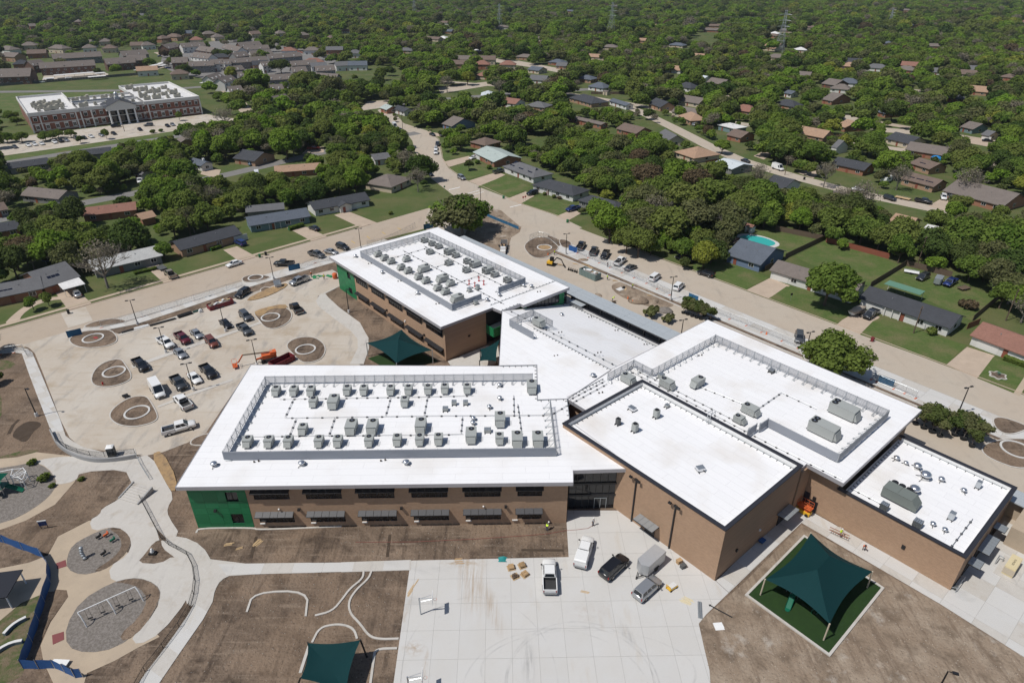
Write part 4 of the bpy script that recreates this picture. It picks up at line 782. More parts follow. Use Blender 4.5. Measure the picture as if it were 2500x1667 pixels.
# kitchen air handler
t=thing('air_handler','large dark green-grey air handler with three black fans on the kitchen roof','air handler',px('22',1490,340,KH-.8)+Vector((.2,1,0)),UA)
ob('cabinet',MB().box((0,0,1.15),(4.4,2.2,1.7)).box((-1.1,0,2.03),(2.1,2.26,.08)).box((1.1,0,2.03),(2.1,2.26,.08)).M(plain('m_unit_g',(.16,.18,.165),.6)),t)
ob('sloped_end',MB().add([(2.2,-1.1,.3),(2.2,1.1,.3),(2.2,1.1,2.0),(2.2,-1.1,2.0),(3.1,-1.1,.3),(3.1,1.1,.3),(3.1,1.1,1.0),(3.1,-1.1,1.0)],[(4,5,6,7),(3,7,6,2),(0,4,7,3),(1,2,6,5),(0,1,5,4)]).M('m_unit_g'),t)
for i in range(3):ob('fan',MB().cyl((-1.4+i*1.1,1.5,1.5),.52,.5,14).M('m_fan'),t)
ob('curb',MB().box((0,0,.15),(4.2,2.0,.3)).M('m_cap'),t)
# spun-aluminium roof fans and goosenecks
def roof_fan(P,r,label,tall=.7,group='round metal roof fans'):
 t=thing('roof_fan',label,'roof fan',P,random.random()*3,group)
 ob('cap',MB().lathe((0,0,0),[(r*.55,tall*.3),(r*.6,tall*.6),(r,tall*.75),(r,tall*.95),(r*.7,tall*1.15),(r*.25,tall*1.25)],14).M('m_alu',True),t)
 ob('curb',MB().box((0,0,tall*.18),(r*1.2,r*1.2,tall*.36)).M('m_offwhite'),t)
 mb=MB()
 for s,q in ((-1,-.6),(1,-.6),(1,.7)):mb.beam((s*r*.5,q*r*.5,tall*.4),(s*r*1.3,q*r*1.5,.06),.07,.07)
 ob('stay',mb.M('m_cap'),t);return t
for i,(x,y) in enumerate([(380,1055),(1165,1048),(2100,1040)]):roof_fan(px('3c',x,y,RZ),.55,'%s round roof fan from the left along the front eave'%ORD[i])
for i,(x,y,lb) in enumerate([(1090,1095,'upper'),(1092,1185,'middle'),(1020,1245,'left'),(910,1325,'lower'),(908,1355,'lowest')]):roof_fan(px('11',x,y,RZ),.45,'%s round roof fan of the group right of centre on the front wing'%lb)
for i,(x,y) in enumerate([(323,398),(563,543),(880,730)]):roof_fan(px('3a',x,y,RZ),.5,'%s round roof fan from the far end along the rear wing left eave'%ORD[i])
for i,(x,y) in enumerate([(1503,790),(1612,745),(1830,662),(1900,668)]):roof_fan(px('3a',x,y,RZ),.5,'%s round roof fan from the left near the joint of the rear wing'%ORD[i])
roof_fan(px('3a',2170,925,6.2),.5,'round roof fan alone on the sloping link roof');roof_fan(px('3b',323,590,RZ),.55,'round roof fan on the link roof behind the gymnasium corner')
for i,(x,y,r,lb) in enumerate([(1470,35,.5,'small round fan nearest the far corner of the kitchen roof'),(1535,65,.4,'second small fan from the far corner of the kitchen roof'),(1612,95,.65,'medium round fan in the kitchen roof row'),(1665,165,.85,'largest shiny mushroom fan on the kitchen roof'),(1778,180,.5,'round fan right of the mushroom fan on the kitchen roof'),(1590,260,.8,'large shiny fan behind the air handler'),(1932,255,.45,'low domed fan near the street parapet of the kitchen roof'),(1720,485,.42,'left of the two small fans near the kitchen front parapet'),(1802,525,.42,'right of the two small fans near the kitchen front parapet')]):roof_fan(px('22',x,y,KH-.8),r,lb,r*1.5)
def condenser(P,lb,dark=False,s=1.):
 t=thing('condenser',lb,'condenser',P,UA);m='m_unit_d' if dark else 'm_unit'
 ob('body',MB().prism([(x*s,y*s) for x,y in ((-.45,-.35),(-.35,-.45),(.35,-.45),(.45,-.35),(.45,.35),(.35,.45),(-.35,.45),(-.45,.35))],.3,.3+1.25*s).M(m),t)
 ob('fan',MB().cyl((0,0,.3+1.25*s),.38*s,.07,12).M('m_fan'),t);ob('stand',MB().box((-.3,0,.15),(.08,1.3*s,.3)).box((.3,0,.15),(.08,1.3*s,.3)).M('m_cap'),t)
condenser(px('3b',545,1015,GH-1),'dark narrow condenser on the gymnasium roof',True,.85);condenser(px('3b',695,1075,GH-1),'front light-grey condenser on the gymnasium roof',False,1.1);condenser(px('3b',888,950,GH-1),'rear light-grey condenser on the gymnasium roof',False,1.1)
def roof_box(P,d,rz,lb,m='m_unit',cat='roof vent',nm='roof_vent',lid=None):
 t=thing(nm,lb,cat,P,rz,'low metal boxes on the school roofs');ob('housing',MB().box((0,0,.2+d[2]/2),d).M(m),t);mb=MB()
 for i in range(4):mb.box((-d[0]/2+d[0]*(i+.5)/4,0,.22+d[2]),(d[0]/4-.06,d[1]+.08,.05))
 ob('louvre',mb.M(lid or 'm_galv'),t);ob('stand',MB().box((-d[0]*.4,0,.1),(.1,d[1]+.5,.2)).box((d[0]*.4,0,.1),(.1,d[1]+.5,.2)).M('m_cap'),t)
for k,x,y,z,d,rz,lb,m in (('3b',672,885,GH-1,(1.4,.9,.45),UA,'flat louvred vent behind the condensers on the gymnasium roof','m_alu'),('22',122,105,GH-1,(1.3,.9,.5),.3,'louvred vent alone near the middle of the gymnasium roof','m_alu'),('11',778,1218,RZ,(.9,.6,.7),AA,'left small split condenser on the front wing','m_unit'),('11',857,1218,RZ,(.9,.6,.7),AA,'right small split condenser on the front wing','m_unit'),('11',718,1258,RZ,(1.0,.8,.5),AA,'open hatch box left of the split condensers','m_unit'),('11',1008,1405,RZ,(1.2,.8,.5),AA,'low condenser box among the front row units','m_unit'),('3a',1345,705,RZ,(1.1,.8,.8),UA,'left split condenser near the red pipes','m_unit'),('3a',1418,685,RZ,(.9,.8,1.0),UA,'right split condenser near the red pipes','m_unit'),('3a',1400,818,RZ,(.9,.8,.8),UA,'condenser outside the end screen of the rear wing','m_unit'),('3b',930,600,RZ,(1.0,1.0,.9),UA,'small box unit at the right wing screen corner','m_unit'),('12',612,995,RZ,(1.0,1.0,.5),UA,'roof hatch with raised lid by the street screen','m_unit_d'),('22',1383,372,KH-.8,(1.1,.9,1.0),UA,'dark box unit at the kitchen parapet','m_unit_d'),('22',1612,490,KH-.8,(1.2,1.0,1.0),UA,'second dark box unit at the kitchen parapet','m_unit_d'),('22',1845,440,KH-.8,(.8,.8,1.2),UA,'pipe-fitted condenser on the kitchen roof','m_galv'),('22',2030,225,KH-.8,(.7,.7,1.2),UA,'tall vent with pipes by the street parapet','m_galv'),('3b',985,858,GH-1,(.7,.7,.4),UA,'small square vent by the roof ladder','m_unit')):
 roof_box(px(k,x,y,z),d,rz,lb,m)
for i,(x,y) in enumerate([(1342,640),(1393,660),(1430,610),(1473,643)]):
 t=thing('red_pipe_stub','%s red-painted pipe stub from the left on the rear wing roof'%ORD[i],'pipe',px('3a',x,y,RZ),0,'red pipe stubs on the rear wing');ob('pipe',MB().cyl((0,0,0),.12,1.3,8).tube((-.35,0,1.0),(.35,0,1.0),.09).M('m_red'),t);ob('base',MB().cyl((0,0,0),.3,.12,8).M('m_red'),t)
# plumbing vent pairs
pv=MB().cyl((0,0,0),.13,.28,8).cyl((.7,0,0),.13,.28,8).M(plain('m_vent',(.06,.045,.035),.7))
for i,(k,x,y,z,lb) in enumerate([('3c',737,1022,RZ,'left pair on the front eave'),('3c',1873,1012,RZ,'right pair on the front eave'),('3a',440,458,RZ,'far pair on the rear wing left eave'),('3a',705,615,RZ,'middle pair on the rear wing left eave'),('3a',1045,818,RZ,'near pair on the rear wing left eave'),('3a',1955,710,RZ,'pair on the rear wing extension'),('3a',1760,1040,RZ,'pair left of the link screen'),('3a',2105,1285,RZ,'pair in the middle of the link roof'),('3a',2145,1075,RZ,'pair right of the link screen'),('3b',365,375,RZ,'pair beside the link pipe run'),('3b',375,735,RZ,'pair left of the gymnasium corner'),('3b',285,55,5.0,'left pair along the low parapet'),('3b',520,175,5.0,'middle pair along the low parapet'),('3b',780,300,5.0,'right pair along the low parapet'),('3b',1270,400,RZ,'pair inside the right wing screen')]):
 tag(ob('vent_pipe_pair',pv,None,px(k,x,y,z),.3),'two dark plumbing vent pipes, '+lb,'vent pipes','plumbing vents on the school roofs')
# ================================================================== vehicles
def paint(name,c,metal=.2):return plain('paint_'+name,c,.28,metal,.5,.6)
PAINTS={k:paint(k,c,m) for k,c,m in (('white',(.74,.74,.73),0),('black',(.012,.012,.014),.1),('grey',(.12,.125,.13),.5),('silver',(.42,.43,.44),.6),('dark',(.045,.048,.055),.4),('maroon',(.12,.012,.02),.2),('red',(.25,.03,.02),.2),('blue',(.02,.04,.16),.3),('rust',(.17,.05,.03),.2),('tan',(.33,.27,.2),.4),('charcoal',(.06,.065,.07),.4),('green',(.05,.07,.06),.3),('lblue',(.2,.26,.33),.4))}
plain('m_head',(.75,.76,.78),.1,0,.6);plain('m_tail',(.30,.01,.01),.2);plain('m_rim',(.38,.39,.40),.3,.8);plain('m_bed',(.035,.035,.036),.8);plain('m_carglass',(.015,.02,.026),.04,0,.7)
def ring(x,w,zl,zt,crown=.04):
 h=zt-zl
 half=[(w*.86,zl),(w*.985,zl+.22*h),(w,zl+.5*h),(w*.97,zl+.82*h),(w*.86,zt)]
 return [(x,-a,b) for a,b in half]+[(x,0,zt+crown)]+[(x,a,b) for a,b in half[::-1]]+[(x,0,zl)]
def car_spec(kind):
 P=[]
 if kind=='sedan':
  L,W,st,zb=4.75,1.83,[(-2.37,.72,.35,.72),(-2.25,.84,.25,.88),(-1.6,.91,.22,.94),(-.6,.915,.22,.95),(.7,.915,.22,.94),(1.6,.90,.23,.84),(2.2,.82,.26,.70),(2.37,.68,.34,.58)],.93
  gh=(-1.75,1.15,-1.05,.35,.80,.60,1.43)
 elif kind=='suv':
  L,W,st,zb=4.95,1.98,[(-2.47,.82,.42,.95),(-2.4,.93,.32,1.1),(-1.5,.985,.3,1.13),(0,.99,.3,1.13),(.95,.985,.3,1.11),(1.9,.96,.32,1.03),(2.35,.88,.34,.9),(2.48,.74,.42,.78)],1.11
  gh=(-2.36,1.35,-2.1,.55,.88,.70,1.76)
 elif kind=='pickup':
  L,W,st,zb=5.85,2.02,[(-.75,.97,.5,1.2),(-.7,1.0,.42,1.24),(.6,1.01,.42,1.24),(1.6,1.0,.42,1.22),(2.5,.97,.44,1.13),(2.82,.92,.46,1.02),(2.92,.82,.5,.9)],1.22
  gh=(-.72,1.75,-.6,.95,.90,.72,1.88)
 elif kind=='van':
  L,W,st,zb=5.9,2.05,[(-2.95,.94,.4,1.15),(-2.9,1.0,.35,1.2),(.9,1.02,.35,1.2),(1.9,1.0,.36,1.2),(2.6,.96,.38,1.08),(2.9,.86,.42,.9),(2.96,.74,.5,.75)],1.18
  gh=(-2.92,2.1,-2.85,1.15,.97,.86,2.55)
 elif kind=='minivan':
  L,W,st,zb=4.8,1.85,[(-2.4,.86,.4,1.0),(-2.35,.9,.32,1.08),(.9,.92,.3,1.08),(1.7,.9,.3,1.0),(2.25,.82,.32,.85),(2.4,.7,.4,.7)],1.06
  gh=(-2.36,1.75,-2.25,.85,.86,.72,1.82)
 bm=MB().loft([ring(*s) for s in st]).mesh(kind+'_body','paint_white',True);P.append(('body',bm,1))
 xr,xf,tr,tf,wb,wt,zt=gh;b=[(xr,zb),(xf,zb-.06)]
 A=lambda s:[(xr,s*wb,zb-.03),(xf,s*wb,zb-.08),(tf,s*wt,zt),(tr,s*wt,zt)]
 l,r=A(-1),A(1)
 solid=kind=='van'
 core=MB().add(l+r,[(0,1,2,3),(7,6,5,4),(0,3,7,4),(1,5,6,2),(3,2,6,7)])
 P.append(('cabin',core.mesh(kind+'_cabin','paint_white'),1))
 def patch(q,i0,i1,j0,j1,off):        # panel lying on quad q (bilinear), proud by off
  q=[Vector(v) for v in q];B=lambda u,v:(q[0]*(1-u)+q[1]*u)*(1-v)+(q[3]*(1-u)+q[2]*u)*v
  n=(q[1]-q[0]).cross(q[3]-q[0]).normalized()*off;c=[B(i0,j0),B(i1,j0),B(i1,j1),B(i0,j1)]
  return [tuple(v+n) for v in c]+[tuple(v) for v in c]
 def add_patch(nm,q,i0,i1,j0,j1,off=.015,m='m_carglass'):
  v=patch(q,i0,i1,j0,j1,off);P.append((nm,MB().add(v,[(0,1,2,3),(0,4,5,1),(1,5,6,2),(2,6,7,3),(3,7,4,0)]).mesh(kind+'_'+nm,m),0))
 wsq=[l[1],r[1],r[2],l[2]];rwq=[r[0],l[0],l[3],r[3]]
 add_patch('windshield',wsq,.06,.94,.08,.93)
 add_patch('rear_window',rwq,.1,.9,.3 if solid else .12,.86)
 if solid:add_patch('side_window',[l[0],l[1],l[2],l[3]],.80,.95,.1,.72);add_patch('side_window',[r[1],r[0],r[3],r[2]],.05,.20,.1,.72)
 else:
  for a,bb in ((.06,.34),(.38,.62),(.66,.92)) if kind in ('suv','minivan') else ((.12,.5),(.54,.9)):
   add_patch('side_window',[l[0],l[1],l[2],l[3]],a,bb,.14,.88);add_patch('side_window',[r[1],r[0],r[3],r[2]],1-bb,1-a,.14,.88)
 if kind=='pickup':
  bed=MB();x0,x1=-2.92,-.76;hz=1.22
  bed.box(((x0+x1)/2,-.95,.85),(x1-x0,.12,.78)).box(((x0+x1)/2,.95,.85),(x1-x0,.12,.78)).box((x0+.05,0,.87),(.1,1.8,.74));P.append(('bed',bed.M('paint_white'),1))
  P.append(('bed_liner',MB().box(((x0+x1)/2,0,.68),(x1-x0-.1,1.79,.1)).box((x1-.02,0,1.0),(.06,1.78,.5)).M('m_bed'),0));P.append(('bumper',MB().box((x0-.06,0,.6),(.14,1.85,.2)).M('m_rim'),0))
 xw={'sedan':(1.42,-1.4),'suv':(1.5,-1.45),'pickup':(1.85,-1.8),'van':(1.95,-1.75),'minivan':(1.45,-1.4)}[kind];rw=.34 if kind in ('sedan','minivan') else .40;hwid=W/2-.1
 ty=MB();
 prof=[(rw*.62,-.11),(rw*.95,-.12),(rw,-.07),(rw,.07),(rw*.95,.12),(rw*.62,.11)];n=14
 vs=[(r_*math.cos(2*math.pi*i/n),y_,r_*math.sin(2*math.pi*i/n)) for r_,y_ in prof for i in range(n)]
 ty.add(vs,[(j*n+i,j*n+(i+1)%n,(j+1)*n+(i+1)%n,(j+1)*n+i) for j in range(5) for i in range(n)]);tym=ty.M('m_rubber',True)
 rm=MB();vs=[(rw*.63*math.cos(2*math.pi*i/10),y_,rw*.63*math.sin(2*math.pi*i/10)) for y_ in (-.09,.09) for i in range(10)]
 rm.add(vs,[tuple(range(10)),tuple(range(19,9,-1))]+[(i,(i+1)%10,10+(i+1)%10,10+i) for i in range(10)]);rmm=rm.M('m_rim')
 xf_=st[-1][0];zf=(st[-1][2]+st[-1][3])/2+.05;xb=-2.92 if kind=='pickup' else st[0][0];zr=.95 if kind != 'sedan' else .75
 for s in (-1,1):
  P.append(('headlight',MB().box((xf_-.12,s*W*.36,zf+.04),(.2,.36,.16)).M('m_head'),0))
  P.append(('tail_light',MB().box((xb+.03,s*W*.43,zr),(.1,.14,.34)).M('m_tail'),0))
  P.append(('mirror',MB().box((gh[1]-.3,s*(W/2+.1),zb+.1),(.14,.24,.17)).M('paint_black'),0))
 P.append(('grille',MB().box((xf_-.01,0,zf-.06),(.06,W*.42,.22)).M('m_black'),0))
 return dict(parts=P,L=L,wheels=[(x,s*hwid,rw) for x in xw for s in (-1,1)],tyre=tym,rim=rmm)
CARS={k:car_spec(k) for k in ('sedan','suv','pickup','van','minivan')}
SIMPLE={}
NAMES={'sedan':'sedan','suv':'sport_utility','pickup':'pickup_truck','van':'cargo_van','minivan':'minivan'}
CATS={'sedan':'car','suv':'suv','pickup':'pickup','van':'van','minivan':'van'}
def car(kind,col,P,ang,label,group,far=False,sc=1.):
 s=CARS[kind];t=thing(NAMES[kind],label,CATS[kind],(P[0],P[1],P[2] if len(P)>2 else .05),ang,group)
 sc *= 1.05
 t.scale=(sc,sc,sc)
 for nm,me,pt in s['parts']:
  if far and nm in ('mirror','headlight','tail_light','grille','bumper'):continue
  o=ob(nm,me,t)
  if pt:o.material_slots[0].link='OBJECT';o.material_slots[0].material=PAINTS[col]
 for w in s['wheels']:
  o=ob('wheel',s['tyre'],t,w)
  if not far:ob('rim',s['rim'],o)
 return t
def car2(kind,col,k,a,b,label,group,far=False,z=.08,sc=1.):
 """from rear point a to front point b on the ground"""
 A,B=px(k,a[0],a[1]),px(k,b[0],b[1]);d=B-A;c=(A+B)/2;return car(kind,col,(c.x,c.y,z),math.atan2(d.y,d.x),label,group,far,sc)
g1='vehicles in the school car park'
for a in (('pickup','white',(1100,775),(1195,845),'white pickup with black bed at the left end of the upper parking row'),('pickup','maroon',(1225,745),(1300,812),'dark red pickup between the white pickup and silver sedan'),('sedan','silver',(1330,720),(1388,772),'silver sedan right of the dark red pickup'),('suv','rust',(1432,772),(1492,838),'faded red boxy sport utility below the silver sedan'),('sedan','black',(1530,650),(1588,702),'black sedan beside a lamp post in the car park'),('pickup','grey',(1650,680),(1728,756),'dark grey pickup below the grey sport utility'),('suv','grey',(1662,592),(1727,656),'grey sport utility with white windshield screen'),('pickup','black',(2072,605),(2012,540),'black pickup with loaded bed right of the sandy island'),('suv','black',(1705,445),(1640,490),'black sport utility beside the red skip'),('pickup','silver',(2120,358),(2005,405),'silver crew-cab pickup near the site gate'),('sedan','silver',(1212,848),(1278,912),'silver sedan with sunshade below the white pickup'),('pickup','black',(930,918),(1018,1008),'big black pickup right of the second island'),('van','white',(1055,1085),(1125,1195),'tall white cargo van in the car park'),('pickup','charcoal',(1200,1045),(1272,1132),'charcoal pickup right of the white van'),('sedan','white',(1312,1012),(1378,1088),'white sedan beside the lamp post in the lower row'),('pickup','black',(1398,966),(1482,1052),'black pickup at the right end of the lower row'),('pickup','white',(1312,1270),(1218,1170),'white pickup showing its black bed toward the front wing'),('pickup','white',(1125,1428),(1352,1366),'white crew-cab pickup with open tailgate nearest the front wing')):
 car2(a[0],a[1],'10',a[2],a[3],a[4],g1)
g2='vehicles along the left street'
for a in (('sedan','white',(1668,244),(1562,278),'white sedan parked along the lawns of the left street'),('pickup','black',(2005,262),(1912,262),'black pickup beside the blue fence screen'),('pickup','grey',(2130,182),(2235,215),'grey pickup parked nose-in beside the rear wing'),('sedan','silver',(2230,168),(2335,190),'silver sedan parked nose-in beside the rear wing'),('pickup','tan',(1215,368),(1140,305),'tan pickup on the driveway of the white-roofed house'),('suv','blue',(1690,132),(1625,105),'dark blue car on the driveway of the brick house'),('sedan','silver',(548,488),(520,445),'pale car under the white carport')):
 car2(a[0],a[1],'10',a[2],a[3],a[4],g2)
car2('suv','dark','3a',(150,300),(270,345),'dark sport utility parked nearest the far corner of the rear wing',g2);car2('sedan','dark','10',(2200,28),(2130,2),'dark car on the hedge-lined driveway',g2)
g3='vehicles along the right street'
for a in (('pickup','black',(960,310),(1035,200),'black pickup behind the blue starred fence screen'),('pickup','charcoal',(1145,385),(1200,270),'charcoal pickup second along the parking strip'),('pickup','black',(1365,310),(1285,445),'large black pickup facing the school'),('pickup','white',(1475,510),(1585,425),'white pickup with tools in its bed'),('sedan','grey',(1605,582),(1745,515),'grey sedan on the parking strip'),('minivan','white',(1950,728),(2062,645),'white compact van on the parking strip'),('suv','white',(2275,860),(2380,760),'white sport utility beside the lamp post on the strip')):
 car2(a[0],a[1],'4c',a[2],a[3],a[4],g3)
for a in (('suv','black',(205,345),(112,315),'black sport utility parked before the blue house lawn'),('suv','dark',(110,215),(20,250),'dark sport utility under the tree by the blue house'),('suv','black',(40,195),(-45,225),'black car half hidden left of the blue house'),('pickup','grey',(170,165),(90,195),'grey pickup under the tree by the blue house'),('pickup','dark',(1345,575),(1238,648),'dark pickup with yellow sunshade beside the covered boat'),('suv','grey',(800,728),(802,818),'grey sport utility facing the right wing under the tree'),('suv','dark',(1690,335),(1612,375),'dark old car on the back lawn with trailers'),('pickup','blue',(1865,375),(1812,410),'small dark blue tractor-like truck on the back lawn')):
 car2(a[0],a[1],'12',a[2],a[3],a[4],g3)
g4='vehicles on the court'
car2('pickup','white','21',(1437,975),(1428,740),'white pickup carrying tools and a steel channel on the court',g4);car2('suv','black','21',(1800,862),(1952,722),'black sport utility in the middle of the court',g4,sc=1.06);car2('suv','silver','21',(2025,1010),(2180,868),'silver sport utility beside the grey box trailer',g4)
t=car2('pickup','white','21',(1640,790),(1700,590),'white pickup with a white bed cap near the entrance',g4)
ob('bed_cap',MB().loft([[(x,-w,1.2) for w in (.98,)]+[(x,-.86,z),(x,.86,z),(x,.98,1.2)] for x,z in ((-2.9,1.7),(-2.7,1.82),(-.8,1.86))]).M('paint_white'),t)
g5='vehicles around the upper street'
for a in (('van','white',(345,858),(395,905),'white van parked at the bend of the upper street'),('sedan','dark',(385,890),(435,918),'dark car parked ahead of the white van at the bend'),('sedan','dark',(612,928),(645,942),'small dark car on the driveway at the bend'),('sedan','grey',(680,945),(735,935),'grey car on the driveway at the bend'),('pickup','dark',(668,985),(660,1020),'dark pickup at the head of three kerbside cars'),('sedan','white',(655,1018),(650,1045),'white sedan between the kerbside pickup and utility'),('suv','white',(655,1040),(650,1080),'white sport utility last of three kerbside cars'),('suv','silver',(798,1218),(860,1252),'silver sport utility parked along the bend kerb'),('sedan','white',(942,1085),(875,1105),'white sedan on the driveway by the pale roof'),('pickup','green',(1045,1200),(1128,1182),'covered green-grey pickup on a driveway'),('suv','black',(1360,1330),(1270,1352),'black sport utility before the white brick house'),('pickup','blue',(1640,1440),(1550,1462),'dark blue pickup on the last driveway'),('sedan','dark',(545,1225),(495,1230),'dark car under the corner house trees'),('sedan','black',(595,1195),(632,1222),'black car at the corner house kerb')):
 car2(a[0],a[1],'01',a[2],a[3],a[4],g5)
g6='vehicles around the second street'
for a in (('van','white',(610,1155),(700,1185),'white van with windows parked on the second street'),('sedan','dark',(408,1110),(460,1125),'dark car parked beside the pale metal carport'),('pickup','black',(1590,1385),(1722,1412),'black pickup on the second street'),('suv','dark',(1385,1365),(1465,1390),'dark sport utility ahead of the flat trailer'),('suv','white',(1790,1350),(1800,1392),'white car, left one under the metal carport'),('suv','silver',(1845,1365),(1855,1405),'silver car, right one under the metal carport'),('pickup','silver',(890,1175),(955,1158),'silver pickup on a driveway of the second street'),('sedan','red',(1058,745),(1105,740),'red car beside the small brick house'),('sedan','dark',(1685,885),(1735,888),'dark car at the end of the third street'),('sedan','black',(2075,975),(2120,978),'black car on the far right driveway'),('minivan','white',(1805,960),(1855,945),'white van among the trees far right'),('suv','silver',(70,872),(108,862),'silver car at the top of the second street'),('pickup','dark',(2082,1500),(2190,1490),'dark pickup at the right edge under trees'),('sedan','white',(1165,1310),(1245,1320),'white car hidden by the bare trees')):
 car2(a[0],a[1],'02',a[2],a[3],a[4],g6,True)
g7='cars before the columned brick building'
for i,a in enumerate((('sedan','grey',105,1020),('sedan','white',198,1008),('sedan','white',242,1002),('sedan','white',290,997),('sedan','white',378,986),('suv','black',420,980),('sedan','silver',460,974),('suv','grey',530,962),('sedan','grey',582,957),('sedan','white',630,948),('sedan','silver',700,938),('sedan','black',785,927))):
 P=px('00',a[2],a[3]);car(a[0],a[1],(P.x,P.y,.08),R(38-90+8),'%s %s car from the left in the row before the brick building'%(ORD[i],{'suv':'dark'}.get(a[0],a[1])),g7,True)
for k,c,x,y,an,lb in (('suv','black',800,877,38,'black utility driving up to the portico'),('suv','grey',1025,870,200,'long grey utility right of the portico'),('sedan','black',965,899,-50,'black car alone behind the grey utility'),('sedan','black',1155,874,-50,'black car left of the last pale car'),('sedan','silver',1190,866,-50,'pale car at the right end of the brick building lot'),('suv','lblue',1750,1138,45,'blue-grey utility on the tree-lined grey street'),('pickup','red',2160,1032,10,'red pickup on a driveway among the left trees'),('suv','black',1825,1088,60,'black car beside the tan garage'),('sedan','white',1390,1162,-20,'white sedan on a driveway among the left trees'),('pickup','white',965,1258,-60,'white pickup in the shade of the left trees'),('van','white',1772,1222,-70,'white motorhome-like van beside the grey street'),('van','white',1780,828,20,'white delivery van at the brick building corner')):
 P=px('00',x,y);car(k,c,(P.x,P.y,.08),R(an),lb,g7 if y<900 else 'vehicles among the left trees',True)
for i,(x,y,c) in enumerate(((2190,780,'blue'),(2270,770,'black'),(2340,800,'dark'),(2300,940,'blue'),(320,1150,'black'),(690,1100,'dark'),(940,1080,'white'),(570,1135,'white'))):
 P=px('5a',x,y);car('sedan',c,(P.x,P.y,.08),R(30),'%s small %s car by the apartment carports, counted down the picture'%(ORD[i],c),'cars by the apartments',True)
# ================================================================== houses
def shingle(name,c):return layered('roof_'+name,[([v*1.22 for v in c],.5,.4,.7,.7),([v*.72 for v in c],2.2,.45,.75,.7),([v*1.1 for v in c],7,.5,.7,.6)],c,.93)
for n_,c_ in (('charcoal',(.055,.058,.066)),('grey',(.13,.13,.135)),('pale',(.42,.42,.41)),('greenish',(.36,.41,.39)),('brown',(.155,.115,.095)),('red',(.24,.125,.095)),('tan',(.34,.225,.155)),('taupe',(.165,.14,.125)),('white',(.62,.61,.60)),('slate',(.10,.115,.14)),('metal',(.50,.54,.56))):shingle(n_,c_)
for n_,c_ in (('white',(.62,.61,.58)),('brick',(.30,.145,.09)),('tanbrick',(.36,.23,.15)),('blue',(.14,.19,.28)),('grey',(.20,.20,.195)),('cream',(.52,.44,.33)),('teal',(.16,.23,.24)),('darkbrick',(.13,.075,.055))):plain('wall_'+n_,c_,.85,var=.12)
plain('m_solar',(.010,.013,.028),.12,.3,.6);plain('m_door',(.25,.08,.05),.6);plain('m_garage',(.66,.65,.62),.6);plain('m_winw',(.66,.66,.64),.5)
_hm={}
